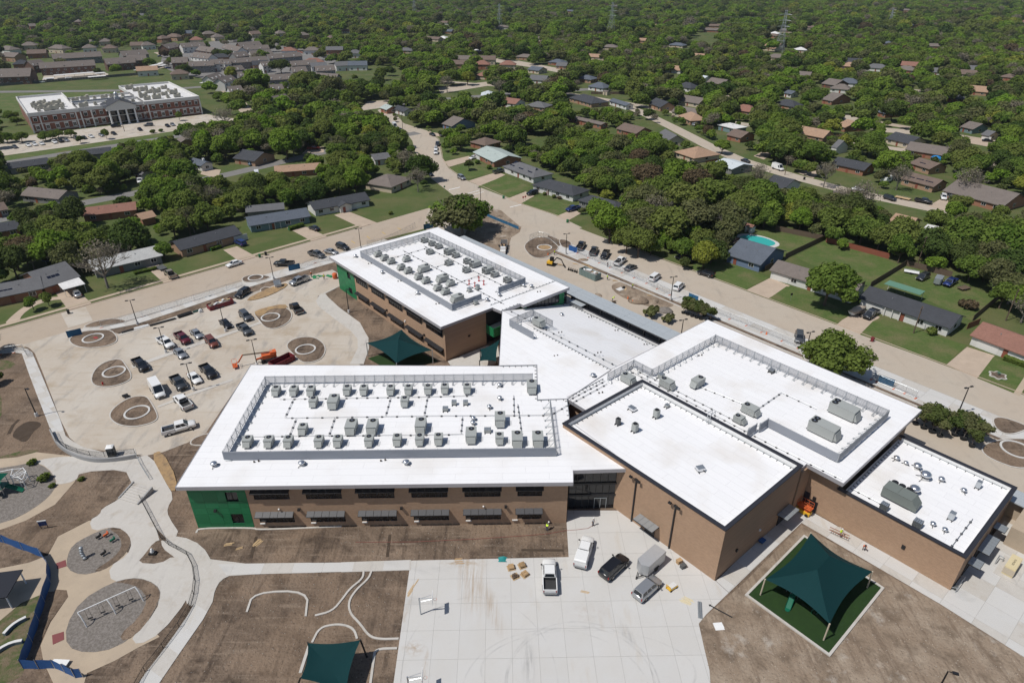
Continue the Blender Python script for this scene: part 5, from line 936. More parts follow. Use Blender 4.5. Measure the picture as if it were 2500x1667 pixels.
def house(P1,P2_,D,roof,wall,label,style='gable',cat='house',name='ranch_house',wh=2.6,pitch=.36,garage=None,solar=0,porch=False,chimney=False,detail=True,group=None,oh=.55,wing=None,lm=None,vis=.15,nwin=None):
 """P1->P2_: front eave line on the ground; the house runs back D metres from it"""
 a,b=Vector((P1[0],P1[1],0)),Vector((P2_[0],P2_[1],0));d=b-a;L=d.length-2*oh;n=Vector((-d.y,d.x,0));ang=math.atan2(d.y,d.x)
 if n.dot((a+b)/2)<0:a,b=b,a;d=b-a;ang=math.atan2(d.y,d.x);n=-n
 n.normalize();o=a+d.normalized()*oh+n*oh;D=D-2*oh
 t=thing(name,label,cat,(o.x,o.y,0),ang,group)
 ht=wh+(D/2+oh)*pitch
 mb=MB();mb.box((L/2,D/2,wh/2),(L,D,wh))
 if style=='gable':
  for x,s in ((0,-1),(L,1)):mb.add([(x,0,wh),(x,D,wh),(x,D/2,wh+D/2*pitch)],[(0,1,2) if s>0 else (2,1,0)])
 ob('wall',mb.M('wall_'+wall),t)
 e=wh-oh*pitch;x0,x1,y0,y1=-oh,L+oh,-oh,D+oh;th=.2;r=MB()
 if style=='gable':
  for s in (0,1):
   ya=y0 if s==0 else y1;v=[(x0,ya,e),(x1,ya,e),(x1,D/2,ht),(x0,D/2,ht)]
   v=v+[(p[0],p[1],p[2]+th) for p in v];r.add(v,[(4,5,6,7) if s==0 else (7,6,5,4),(3,2,1,0) if s==0 else (0,1,2,3),(0,1,5,4) if s==0 else (4,5,1,0),(0,4,7,3),(1,2,6,5)])
 elif style=='hip':
  k=min(L/2-.1,D/2)+oh;v=[(x0,y0,e),(x1,y0,e),(x1,y1,e),(x0,y1,e),(x0,y0,e+th),(x1,y0,e+th),(x1,y1,e+th),(x0,y1,e+th),(x0+k,D/2,ht+th),(x1-k,D/2,ht+th)]
  r.add(v,[(4,5,9,8),(5,6,9),(6,7,8,9),(7,4,8),(0,1,5,4),(1,2,6,5),(2,3,7,6),(3,0,4,7),(3,2,1,0)])
 else:r.box((L/2,D/2,wh+.15),(L+2*oh,D+2*oh,.3));ht=wh+.3
 if wing:                     # cross wing to the front: (x start, width, depth)
  wx,ww,wd=wing;hz=wh+ww/2*pitch
  m2=MB().box((wx+ww/2,-wd/2,wh/2),(ww,wd,wh-.02));m2.add([(wx,-wd,wh-.02),(wx+ww,-wd,wh-.02),(wx+ww/2,-wd,hz-.1)],[(0,1,2)]);ob('wing_wall',m2.M('wall_'+wall),t)
  for s in (0,1):
   xa=wx-oh if s==0 else wx+ww+oh;v=[(xa,-wd-oh,e+.02),(xa,D/2,e+.02),(wx+ww/2,D/2,hz+.05),(wx+ww/2,-wd-oh,hz+.05)];v=v+[(p[0],p[1],p[2]+th) for p in v]
   r.add(v,[(7,6,5,4) if s==0 else (4,5,6,7),(0,1,2,3) if s==0 else (3,2,1,0),(0,4,5,1) if s==0 else (1,5,4,0),(0,3,7,4)])
 rf=ob('roof',r.M('roof_'+roof),t)
 if detail:
  nw=nwin or max(2,int(L/4.2));used=[]
  if garage is not None:used.append((garage,garage+4.9));g=ob('garage_door',MB().box((garage+2.45,-.03,1.08),(4.7,.1,2.15)).M('m_garage'),t)
  dx=L*.45
  for i in range(nw):
   x=L*(i+.5)/nw
   if any(u[0]-.6<x<u[1]+.6 for u in used):continue
   if wing and wing[0]-.4<x<wing[0]+wing[1]+.4:yy=-wing[2]
   else:yy=0
   k='w'
   if k not in _hm:_hm[k]=(MB().box((0,0,0),(1.7,.12,1.25)).M('m_winw'),[MB().box((sx*.39,-.07,0),(.68,.03,1.05)).M('m_glass') for sx in (-1,1)],MB().box((0,-.05,0),(1.0,.1,2.1)).M('m_door'))
   if abs(x-dx)<L/nw/2 and not any(c.name.startswith('door') for c in t.children):ob('door',_hm[k][2],t,(x,yy,1.05))
   else:
    w=ob('window',_hm[k][0],t,(x,yy-.02,1.55))
    for p in _hm[k][1]:ob('pane',p,w)
  for s in (1,):w=ob('window',_hm['w'][0],t,(L+.02,D*.5,1.55),math.pi/2);[ob('pane',p,w) for p in _hm['w'][1]]
  zf=lambda y:e+th+(y+oh)*pitch
  for i in range(2):y=D*.3;ob('roof_vent',MB().cyl((L*(.3+.35*i),y,zf(y)-.1),.12,.55,6).M('m_pipe'),rf)
 if chimney:ob('chimney',MB().box((L*.7,D*.62,ht),(1.1,.8,2.0)).M('wall_brick' if chimney is True else chimney),rf)
 if solar:
  for j in range(solar):
   bx=L*(j+.6)/(solar+.4);
   for i in range(2):
    for q in range(3):
     xx,yy=bx-1.5+q*1.08,D*.16+i*1.75;z=e+th+(yy+oh)*pitch+.1
     ob('solar_panel',MB().add([(xx,yy,z),(xx+1.0,yy,z),(xx+1.0,yy+1.65,z+1.65*pitch),(xx,yy+1.65,z+1.65*pitch),(xx,yy,z-.06),(xx+1.0,yy,z-.06),(xx+1.0,yy+1.65,z-.06+1.65*pitch),(xx,yy+1.65,z-.06+1.65*pitch)],[(0,1,2,3),(0,4,5,1),(1,5,6,2),(2,6,7,3),(3,7,4,0)]).M('m_solar'),rf)
 if porch:
  for i in range(3):ob('porch_post',MB().box((L*.3+i*1.9,-oh+.1,(wh-.25)/2),(.15,.15,wh-.25)).M('m_winw'),t)
 M4=Matrix.Translation((o.x,o.y,0)) @ Matrix.Rotation(ang,4,'Z')
 FOOT.append([tuple((M4 @ Vector(p))[:2]) for p in ((-2,-2,0),(L+2,-2,0),(L+2,D+2,0),(-2,D+2,0))])
 if vis is not None:keep_visible([M4 @ Vector(p) for p in ((0,0,.5),(L,0,.5),(L,D,.5),(-oh,-oh,wh),(L+oh,-oh,wh),(L+oh,D+oh,wh),(0,D,wh),(L/2,D/2,ht))],vis)
 if lm:LANDMARKS.append((lm,o.x+(M4 @ Vector((L/2,D/2,0))).x-o.x,(M4 @ Vector((L/2,D/2,0))).y,9))
 return t
def hp(k,x1,y1,x2,y2,D,roof,wall,label,z=2.6,**kw):
 A,B=px(k,x1,y1,z),px(k,x2,y2,z)
 if isinstance(D,tuple):
  C=px(k,D[0],D[1],z);d=(B-A).normalized();D=abs((C-B).x*-d.y+(C-B).y*d.x)
 return house(A,B,D,roof,wall,label,**kw)
# left street row
hp('10',1240,158,1668,42,9.5,'charcoal','tanbrick','long brick house with charcoal roof and pale garage door on the left street',garage=17,lm='the charcoal-roofed brick house',vis=.05)
hp('10',640,300,1122,190,9.5,'pale','grey','low house with pale grey roof behind the large bare tree',lm='the pale-roofed house by the bare tree',vis=None)
hp('10',-160,512,300,418,10,'grey','brick','grey-roofed house with solar panels at the left edge',solar=1,lm='the left-edge solar house',vis=.0)
hp('10',295,418,556,335,15,'grey','brick','grey-roofed cross wing beside the white carport',lm='the house with the white carport',nwin=2,vis=.0,solar=1)
hp('d',572,520,714,497,9.5,'slate','teal','blue-grey house with slate roof on the left street',porch=True,lm='the blue-grey slate-roofed house',vis=.05)
hp('d',721,483,851,459,9.5,'charcoal','white','white cottage with dark roof and double gable on the left street',wing=(9,4.5,1.6),garage=13,lm='the white cottage',vis=.05)
hp('00',1690,1465,1960,1440,7,'grey','grey','grey shed-like rear roof behind the slate-roofed house',vis=None,detail=False,name='garden_outbuilding',cat='outbuilding')
# white carport
cp=thing('carport','white ribbed metal carport at the grey-roofed house','carport',px('10',510,440),SNA);ob('roof',MB().box((0,0,2.5),(5.5,6.2,.12)).M('roof_white'),cp)
for x in (-2.5,2.5):
 for y in (-2.8,2.8):ob('post',MB().box((x,y,1.22),(.1,.1,2.44)).M('m_winw'),cp)
# upper street and right street rows
hp('01',345,1292,492,1228,14,'taupe','cream','beige-roofed corner house under trees at the junction',style='hip',lm='the beige-roofed corner house',vis=.0)
hp('01',905,1048,1050,1118,(1228,1080),'greenish','brick','brick house with wide pale green-white roof',lm='the pale green-white roof',pitch=.25,garage=1,vis=.1)
hp('01',1108,1145,1322,1226,(1446,1190),'grey','white','white house with grey roof and black solar panels',solar=3,garage=.5,style='hip',lm='the white solar-panelled house',vis=.1)
hp('01',1310,1272,1598,1350,(1726,1310),'charcoal','white','white brick house with dark grey hip roof',style='hip',porch=True,lm='the white brick house',vis=.1)
hp('01',1625,1378,1900,1452,(1996,1415),'charcoal','grey','dark-roofed house half hidden behind the bright green tree',style='hip',lm='the half-hidden dark-roofed house',vis=None)
hp('01',880,978,992,1004,(1042,962),'brown','brick','brown hip-roofed house above the pale roof',style='hip',lm='the brown hip-roofed house',vis=.1)
hp('01',690,852,762,872,(872,828),'taupe','blue','taupe-roofed house with pale blue front at the bend',lm='the taupe-roofed house at the bend',vis=.1)
hp('01',262,742,312,758,(362,735),'greenish','brick','red brick house with pale green roof at the top of the street',vis=.1,lm='the small pale green roof')
hp('01',350,748,432,772,(472,750),'charcoal','white','white house with charcoal roof at the top of the street',vis=.1)
hp('01',1565,672,1722,716,(1802,690),'charcoal','tanbrick','charcoal-roofed house beside a fenced lawn in the middle distance',style='hip',lm='the charcoal roof by the fenced lawn',vis=.1)
hp('01',1842,694,1962,730,(1996,718),'slate','white','slate-roofed house with white garage in the middle distance',vis=.1)
hp('01',1552,808,1790,862,(1828,848),'taupe','brick','wide flat taupe roof with white patio in the middle distance',pitch=.2,vis=.1,lm='the wide taupe roof')
hp('01',1890,886,2032,922,(2106,892),'brown','brick','red brick house with brown roof on the second street',vis=.1,lm='the brown-roofed red brick house')
hp('12',296,182,540,258,(722,162),'slate','blue','blue house with slate roof in front of the swimming pool',lm='the blue house',vis=.08)
hp('12',597,292,1180,470,(1240,388),'taupe','white','white house with taupe roof and two garage doors',garage=.6,lm='the taupe-roofed white house',vis=None)
hp('12',1215,482,1848,696,(1958,612),'charcoal','white','long white house with charcoal roof and porch on the right street',porch=True,garage=1,lm='the long charcoal-roofed house',vis=.05)
hp('12',1978,738,2500,935,10.5,'red','white','white house with red-brown roof at the right edge',garage=1.2,lm='the red-brown roof at the right edge',vis=.05)
# second street
hp('02',-60,1045,82,1092,(262,1062),'tan','cream','cream house with orange-tan hip roof on the second street',style='hip',lm='the orange-tan hip roof',vis=.25)
hp('02',205,1124,342,1168,(432,1122),'metal','grey','grey metal-roofed house with open carport on the second street',pitch=.2,lm='the grey metal roof',vis=.25)
hp('02',556,1268,702,1304,(862,1268),'charcoal','white','white-gabled house with charcoal roof on the second street',lm='the white-gabled charcoal roof',vis=.25)
hp('02',1020,1126,1252,1176,(1350,1150),'charcoal','brick','long brick house with charcoal roof across the second street',lm='the long charcoal brick house',vis=.25)
hp('02',1500,1228,1732,1288,(1796,1252),'brown','tanbrick','brown-roofed brick house with black solar panels on the second street',solar=3,lm='the brown solar roof',vis=.25)
hp('02',1560,1122,1702,1166,(1776,1136),'brown','tanbrick','smaller brown-roofed brick house with solar panels behind it',solar=1,vis=.25)
hp('02',1790,1312,2212,1422,(2316,1352),'taupe','brick','long taupe-roofed house with metal carport on the second street',lm='the long taupe roof',vis=.15)
hp('02',980,1368,1202,1432,(1302,1382),'taupe','cream','taupe-roofed house behind bare trees on the second street',vis=None,lm='the taupe roof behind bare trees')
hp('02',1410,1532,1562,1570,(1652,1520),'tan','cream','orange-tan roofed house behind the trailers',lm='the roof behind the trailers',vis=.15)
hp('02',1640,1590,1800,1625,(1860,1585),'white','grey','white flat patio roof behind the trailers',style='flat',vis=None,detail=False,name='patio_roof',cat='patio roof')
hp('02',955,684,1032,698,(1086,666),'taupe','brick','small brick house with taupe roof far behind the red car',vis=.25,lm='the small brick house by the red car')
hp('02',1925,622,2102,638,(2156,622),'tan','tanbrick','tan-roofed brick ranch house far right',vis=.25,lm='the far tan-roofed ranch')
hp('02',1910,872,2002,892,(2052,866),'taupe','teal','small teal house with taupe roof far right',vis=.25,lm='the small teal house')
hp('02',2052,926,2112,938,(2136,915),'grey','cream','small cream garage house with grey roof far right',garage=.3,vis=.25)
hp('02',1395,952,1562,992,(1652,965),'charcoal','cream','charcoal-roofed house on the third street',vis=.25,lm='the charcoal roof on the third street')
hp('02',300,928,402,952,(462,922),'brown','brick','brown-roofed house with metal carport at the top of the second street',vis=.25,lm='the brown-roofed carport house')
hp('02',240,862,362,892,(416,870),'white','teal','white flat-roofed house at the top of the second street',style='flat',vis=.25)
hp('02',1022,1018,1062,1028,(1102,1004),'grey','white','small white garden shed with pitched roof',name='garden_shed',cat='shed',detail=False,vis=.25,pitch=.7,oh=.2,wh=3.0)
hp('02',1055,860,1120,880,(1200,850),'tan','brick','tan-roofed cottage left of the third street',vis=.25)
hp('02',1340,770,1400,785,(1470,765),'slate','brick','slate-roofed cottage on the third street',vis=.25)
hp('02',695,640,750,650,(790,640),'slate','white','small slate-roofed white house behind trees',vis=.25)
hp('02',955,575,1050,590,(1095,570),'taupe','darkbrick','dark brick house with taupe roof among the far right trees',vis=.25)
hp('02',100,540,140,548,(175,535),'metal','white','small metal-roofed shed among the far right trees',vis=.25,detail=False,name='garden_shed',cat='shed')
hp('02',545,330,640,338,(690,325),'tan','cream','tan-roofed house near the pylon foot',vis=.25,lm='the tan roof near the pylon foot')
# left trees
hp('00',1600,1090,1752,1112,(1826,1055),'charcoal','tanbrick','charcoal-roofed house with tan garage on the grey street',lm='the charcoal roof on the grey street',vis=.05)
hp('00',1290,1115,1382,1145,(1422,1110),'slate','white','slate-roofed house with white chimney among the left trees',chimney='m_winw',lm='the slate roof with white chimney',vis=.05)
hp('00',130,1345,402,1372,10,'taupe','grey','long taupe-roofed house among the left trees',lm='the long left taupe roof',vis=.0)
hp('00',560,1490,940,1445,9,'red','brick','long reddish-brown roof among the left trees',lm='the reddish roof in the left trees',vis=.0)
hp('00',1890,1190,2215,1165,9,'tan','brick','orange-brown roof beside the grey street',lm='the orange-brown roof',vis=.0)
hp('00',60,1165,345,1125,9,'charcoal','grey','charcoal-roofed house at the left below the brick building street',lm='the charcoal roof below the brick building',vis=.0)
hp('00',550,1075,775,1050,9,'charcoal','grey','charcoal roof showing above trees below the brick building street',vis=.0)
hp('00',910,1195,975,1205,9,'grey','white','small grey-roofed house by the white pickup in the left trees',vis=.0)
hp('00',970,1515,1080,1490,7,'tan','brick','small tan-roofed outbuilding among the left trees',vis=.0,detail=False)
hp('00',1215,960,1245,980,6,'taupe','tanbrick','small brick gable end among trees below the brick building',vis=.0,detail=False)
hp('10',-60,40,140,5,9,'charcoal','brick','dark-roofed brick house at the left edge behind the trees',vis=.0)
hp('00',-40,1460,60,1440,9,'brown','grey','brown-roofed house cut by the left edge of the picture',vis=None)
hp('01',228,1105,345,1090,9,'grey','white','grey roof peeping through the trees left of the bend',vis=.0)
# ================================================================== columned brick building
bb=thing('brick_building','long two-storey red brick building with white columns and dark pediment','building',(-263,370,0),R(37.7));LANDMARKS.append(('the columned brick building',-235,405,40))
BL,BH=89.0,10.4
_B4=Matrix.Translation((-263,370,0)) @ Matrix.Rotation(R(37.7),4,'Z')
blocks=[('left_wing',0,24,0,66),('front_bar',24,58,1.2,20),('middle_bar',24,58,27,42),('right_wing',58,BL,0,74)]
for nm,x0,x1,y0,y1 in blocks:
 b=ob(nm,MB().box(((x0+x1)/2,(y0+y1)/2,BH/2-.6),(x1-x0,y1-y0,BH-1.2)).mesh(nm,'m_redbrick'),bb)
 ob('roof',MB().box(((x0+x1)/2,(y0+y1)/2,BH-1.0),(x1-x0-.6,y1-y0-.6,.25)).M('roof_white'),b)
 w=MB()
 for cx,cy,sx,sy in (((x0+x1)/2,y0,x1-x0+.4,.5),((x0+x1)/2,y1,x1-x0+.4,.5),(x0,(y0+y1)/2,.5,y1-y0-.51),(x1,(y0+y1)/2,.5,y1-y0-.51)):w.box((cx,cy,BH-.65),(sx,sy,1.9))
 ob('parapet',w.M('m_offwhite'),b)
ob('belt_course',MB().box((BL/2,-.1,4.7),(BL,.3,.35)).box((BL/2,-.1,1.0),(BL,.22,.25)).M('m_offwhite'),bb)
wm=MB().box((0,0,0),(1.9,.25,2.0)).box((0,-.02,1.2),(2.1,.3,.35)).M('m_offwhite');pm=MB().box((-.4,-.15,-.05),(.7,.06,1.7)).M('m_glass');pm2=MB().box((.4,-.15,-.05),(.7,.06,1.7)).M('m_glass')
wm2=MB().box((0,0,-.1),(2.0,.25,2.6)).box((0,-.02,1.4),(2.3,.3,.4)).M('m_offwhite')
xs=[2.6,7.4,12,16.3,20.3]+[27,31.2,35]+[54.2,57.5,62.5,66.8,71,75.2,79.2,83,86.6]
for x in xs:
 yy=-.1 if not 24<x<58 else 1.1
 for z,m in ((7.0,wm),(2.75,wm2)):
  f=ob('window',m,bb,(x,yy,z));ob('pane',pm,f);ob('pane',pm2,f)
for x in (.2,4.9,22.2,24.6,30,59.6,BL-.2):ob('pilaster',MB().box((x,-.2,4.4),(.7,.6,8.8)).M('m_offwhite'),bb)
po=ob('portico',MB().box((45,-1.0,8.9),(15.5,5.0,2.0)).box((45,1.0,4.2),(15,.4,8.2),mi=1).M(['m_offwhite','m_glass']),bb)
for i in range(4):ob('column',MB().cyl((38.4+i*4.4,-3.0,.3),.55,7.6,12,.45).box((38.4+i*4.4,-3.0,.15),(1.5,1.5,.3)).M('m_white'),po)
ob('pediment',MB().add([(37,-3.5,9.9),(53,-3.5,9.9),(45,-3.5,13.2),(37,12,9.9),(53,12,9.9),(45,12,13.2)],[(0,1,2),(5,4,3),(0,3,4,1)]).M('m_offwhite'),po)
ob('pediment_roof',MB().add([(36.4,-3.9,9.85),(45,-3.9,13.4),(45,12.2,13.4),(36.4,12.2,9.85)],[(0,1,2,3)]).add([(53.6,-3.9,9.85),(45,-3.9,13.4),(45,12.2,13.4),(53.6,12.2,9.85)],[(3,2,1,0)]).M('roof_charcoal'),po)
cu=ob('cupola',MB().box((45,4,13.6),(2.2,2.2,1.6)).cyl((45,4,14.4),.9,1.3,8).M('m_offwhite'),po);ob('cupola_dome',MB().lathe((45,4,15.7),[(1.1,0),(1.0,.4),(.6,.9),(.1,1.3)],10).M('m_galv',True),cu)
FOOT.append([tuple((_B4 @ Vector(p))[:2]) for p in ((-4,-8,0),(BL+4,-8,0),(BL+4,80,0),(-4,80,0))])
keep_visible([_B4 @ Vector(p) for p in ((0,0,0),(BL,0,0),(BL,74,BH),(0,66,BH),(0,0,BH),(45,0,14))],.02)
hv=[('body',MB().box((0,0,.9),(3.0,1.9,1.3)).box((1.2,0,1.2),(.9,1.7,1.6)).M(plain('m_oldunit',(.36,.34,.28),.7,var=.15))),('fan',MB().cyl((-.6,0,1.55),.6,.1,10).M('m_fan')),('stand',MB().box((0,0,.12),(2.8,1.6,.24)).M('m_unit_d'))]
random.seed(21);HV=[(6+3.6*(i%4)+random.random(),8+(i // 4)*9+random.random()*3) for i in range(14)]+[(28+i*6.5,9+(i%2)*3) for i in range(5)]+[(27+i*5.2,33+(i%2)) for i in range(6)]+[(62+5.5*(i%4)+random.random()*2,10+(i // 4)*13+random.random()*3) for i in range(17)]
for i,(x,y) in enumerate(HV):
 wn='left wing' if x<24 else ('middle' if x<60 else 'right wing');P=_B4 @ Vector((x,y,BH-.87))
 t=thing('rooftop_unit','%s beige unit %s on the %s of the columned brick building'%(ORD[i%13],['counted from the front','of the second dozen','of the third dozen','of the fourth dozen','of the last few'][i // 13],wn),'rooftop unit',P,R(37.7)+(0 if i%3 else math.pi/2),'units on the brick building '+wn);t.scale=(.9+.3*(i%3),)*3
 for n,me in hv:ob(n,me,t)
# ================================================================== apartments
sheet('car_park',K('5b',[(-50,560),(0,330),(500,250),(1200,180),(1700,280),(2352,420),(2352,820),(1800,900),(1500,1000),(900,960),(600,760),(100,640)]),.014,'m_asphalt','grey courts between the apartment blocks')
rows_={}
apn=[0]
def apt(k,x1,y1,x2,y2,D,tone='taupe',wall='grey',fin=2,wh=5.8,label=None):
 apn[0]+=1;i=apn[0]
 nm=label or '%s apartment block with %s roof'%(wall,tone)
 t=hp(k,x1,y1,x2,y2,D,tone,wall,nm,z=wh,wh=wh,detail=True,name='apartment_block',cat='apartment block',group='apartment blocks beyond the brick building',vis=None,oh=.5,pitch=.62)
 bb_=[c for c in t.children if c.name.startswith('wall')][0].data;L=max(v.co.x for v in bb_.vertices);Dd=max(v.co.y for v in bb_.vertices)
 for j in range(max(2,int(L/5))):
  o=ob('window',_hm['w'][0],t,(L*(j+.5)/max(2,int(L/5)),-.02,4.0));[ob('pane',p,o) for p in _hm['w'][1]]
 for j in range(fin):ob('chimney_fin',MB().box((L*(j+.3)/fin,Dd*.15,wh*.62),(.5,2.4,wh*1.24)).M('m_white' if wall != 'darkbrick' or j%2==0 else 'm_unit_d'),t)
 return t
apts=[('5a',-60,1060,410,1045,16,'taupe','darkbrick','dark brick apartment block with white gable at the left edge'),('5a',540,940,1310,895,12,'taupe','darkbrick','long dark brick apartment block behind the long white carport'),('5a',450,905,640,880,12,'taupe','darkbrick','short dark brick apartment block left of the long carport block'),('5a',720,812,1400,772,12,'taupe','grey','long apartment block with white chimneys in the second row'),('5a',1455,885,1860,855,13,'taupe','darkbrick','dark brick apartment block with white gable by the angled carport'),('5a',1740,835,2010,822,12,'taupe','darkbrick','apartment block behind the white-gabled brick block'),('5a',1680,770,2040,740,12,'taupe','grey','apartment block with blue-white skylight gable'),
  ('5b',60,335,240,298,12,'taupe','darkbrick','brick apartment block at the left end of the upper court'),('5b',250,316,580,292,11,'taupe','white','apartment block with two tall white chimney walls'),('5b',430,350,640,380,11,'taupe','darkbrick','brick apartment block facing the dark round tree'),('5b',350,440,600,470,11,'taupe','white','apartment block with white end wall in the left court'),('5b',100,528,330,520,12,'taupe','darkbrick','apartment block with white gable by the lane'),('5b',340,575,690,560,10,'taupe','grey','low apartment block with white posts by the lane'),('5b',650,545,830,535,10,'taupe','white','pale gable-ended apartment block left of the courtyard'),('5b',820,545,930,538,10,'taupe','white','white gable apartment block at the courtyard'),('5b',930,530,1430,492,10,'taupe','grey','long grey apartment block along the courtyard'),('5b',990,450,1180,425,11,'taupe','grey','apartment block with white gable above the courtyard'),('5b',1200,425,1500,400,11,'taupe','white','apartment block with white fins in the upper row'),('5b',780,320,1000,370,11,'taupe','white','apartment block with white gables right of the dark tree'),('5b',1050,310,1350,285,12,'taupe','darkbrick','brick apartment block at the back of the upper row'),('5b',1100,350,1450,330,10,'taupe','white','apartment block between the two upper rows'),('5b',1440,470,1900,432,10,'taupe','grey','long apartment block ending in a pale tower'),('5b',1350,570,1470,558,9,'taupe','white','white gable block left of the large round tree'),('5b',1750,568,2110,542,10,'taupe','grey','grey apartment block right of the large round tree'),('5b',880,640,1110,615,9,'taupe','grey','stepped apartment block with dark chimneys'),('5b',1030,715,1330,690,9,'taupe','grey','low stepped apartment block below the dark chimneys'),('5b',670,760,830,705,9,'taupe','white','slanting apartment block at the lane corner'),('5b',830,800,1000,745,9,'taupe','white','slanting apartment block next to the bright tree'),('5b',905,925,1095,905,9,'taupe','white','white-ended apartment block nearest the lane'),('5b',1430,765,1810,742,10,'taupe','grey','long apartment block behind the bright green tree'),('5b',1760,655,1970,640,10,'taupe','grey','apartment block below the large round tree'),('5b',1470,900,1650,885,9,'taupe','grey','apartment block right of the bright green tree'),('5b',1500,1070,1740,1020,9,'taupe','white','white gabled apartment block nearest the delivery van'),('5b',2080,640,2352,625,10,'taupe','grey','apartment block at the right of the complex'),('5b',1930,720,2352,745,9,'taupe','grey','long low apartment block at the right of the complex')]
for a in apts:apt(*a[:6],tone=a[6],wall=a[7],fin=2+(len(a[8])%2),label=a[8])
# long white carports
def carport(k,x1,y1,x2,y2,w,label):
 A,B=px(k,x1,y1,2.4),px(k,x2,y2,2.4);d=B-A;t=thing('carport',label,'carport',(A.x,A.y,0),math.atan2(d.y,d.x),'white carports of the apartments');L=d.length
 ob('roof',MB().box((L/2,w/2,2.45),(L,w,.2)).M('roof_white'),t)
 for i in range(max(2,int(L/7))+1):x=min(L-.3,.3+i*L/max(2,int(L/7)));ob('post',MB().box((x,w*.8,1.17),(.15,.15,2.34)).M('m_unit_d'),t)
for a in ((750,1040,1290,995,6,'long white carport before the brick apartments'),(600,1085,740,1075,6,'short white carport at the left of the apartment car park'),(1310,1012,1450,1000,6,'short white carport right of the long one'),(1215,1062,1455,1042,5,'white carport with red edge by the back lane'),(1900,965,2300,850,5,'angled white carport in the apartment court'),(2220,905,2352,880,5,'white carport at the apartment court entrance')):carport('5a',*a)
carport('5b',485,800,670,815,5,'white carport beside the brick building hedge')
t=thing('board_fence','long grey board fence between the back lane and the apartments','fence');A,B=px('5a',-100,1190),px('5a',2160,1010);n=60;bm_=MB().box((0,0,1),(((B-A).length/n)-.05,.12,2)).M('m_unit_d')
t.location=(A.x,A.y,0);d=B-A;t.rotation_euler=(0,0,math.atan2(d.y,d.x))
for i in range(n):ob('board_panel',bm_,t,((i+.5)*d.length/n,0,0))
# ================================================================== far houses
random.seed(5)
farh=[('5a',0,800,210,815,'taupe'),('5a',370,770,640,760,'brown'),('5a',270,655,500,650,'taupe'),('5a',650,690,860,700,'taupe'),('5a',1000,610,1260,625,'taupe'),('5a',1130,690,1330,680,'taupe'),('5a',1350,600,1520,595,'taupe'),('5a',1390,695,1590,690,'brown'),('5a',1780,655,1960,650,'brown'),('5a',1950,655,2140,640,'taupe'),('5a',2215,560,2352,545,'brown'),('5a',-60,700,170,720,'taupe'),('5a',410,385,510,380,'taupe'),('5a',1010,320,1100,320,'taupe'),('5a',1710,240,2060,230,'grey'),
  ('5b',280,150,430,145,'slate'),('5b',540,160,730,150,'taupe'),('5b',350,240,530,235,'red'),('5b',690,200,840,190,'taupe'),('5b',1200,160,1340,150,'brown'),('5b',1560,150,1690,140,'taupe'),('5b',1870,175,2010,165,'taupe'),('5b',2280,215,2352,210,'brown'),('5b',20,190,180,200,'brown'),
  ('02',1095,150,1320,160,'grey'),('02',1365,112,1600,105,'taupe'),('02',1490,182,1640,180,'slate'),('02',1345,172,1480,175,'slate'),('02',665,212,780,215,'taupe'),('02',810,190,965,195,'brown'),('02',120,208,275,212,'taupe'),('02',150,180,280,182,'brown'),('02',1835,172,1975,172,'tan'),('02',2190,45,2310,50,'metal'),('02',590,232,660,236,'white'),('02',230,115,280,118,'red'),('02',770,345,860,348,'white'),('02',2070,188,2160,190,'taupe'),('02',2310,150,2400,155,'red'),('02',1470,70,1600,75,'taupe'),('02',2100,30,2200,32,'taupe'),('02',570,245,650,250,'brown'),('02',740,515,880,525,'taupe'),('02',2180,530,2290,540,'brown'),('02',1380,300,1450,303,'slate'),('02',1700,320,1800,322,'taupe'),
  ('01',655,265,720,268,'white'),('01',895,352,960,355,'white'),('01',1195,392,1310,400,'taupe'),('01',1420,428,1520,436,'slate'),('01',1475,455,1550,458,'grey'),('01',1680,392,1810,400,'tan'),('01',2140,180,2215,183,'tan'),('01',650,158,760,160,'brown'),('01',2020,280,2095,283,'tan'),('01',1340,270,1400,272,'taupe'),('01',380,350,490,352,'grey'),('01',1095,248,1160,250,'red'),('01',690,218,760,220,'slate'),('01',560,268,680,275,'brown'),('01',1080,112,1200,115,'taupe'),('01',1060,188,1150,190,'taupe'),('01',780,160,900,163,'tan'),('01',1530,78,1610,80,'slate'),('01',2230,80,2310,82,'taupe'),('01',1280,480,1360,490,'slate'),('01',1050,700,1200,720,'red'),('01',1260,730,1400,745,'grey'),('01',960,660,1060,660,'metal'),('01',2250,310,2352,318,'slate'),('01',1790,325,1900,330,'taupe'),('01',0,215,60,218,'red'),('01',470,215,560,220,'brown'),('01',1610,540,1720,552,'slate')]
cnt={}
for a in farh:
 A,B=px(a[0],a[1],a[2],2.6),px(a[0],a[3],a[4],2.6);two=A.y>420 and a[0] in ('5a','5b')
 band='beyond the apartments' if a[0] in ('5a','5b') else ('on the far right' if a[0]=='02' else 'in the middle distance')
 k_=(a[5],band);cnt[k_]=cnt.get(k_,0)+1
 d=B-A;ln=min(d.length,21);m_=(A+B)/2;d.normalize();A,B=m_-d*ln/2,m_+d*ln/2
 house(A,B,12,a[5],random.choice(['brick','cream','tanbrick','white']),'%s-roofed house %s, %s of its colour listed left to right'%(a[5],band,ORD[min(cnt[k_]-1,14)]),style='hip' if random.random()<.65 else 'gable',wh=4.6 if two else 2.7,pitch=.5 if two else .36,name='far_house',group='far houses among the trees',detail=True,nwin=3,vis=-.15)
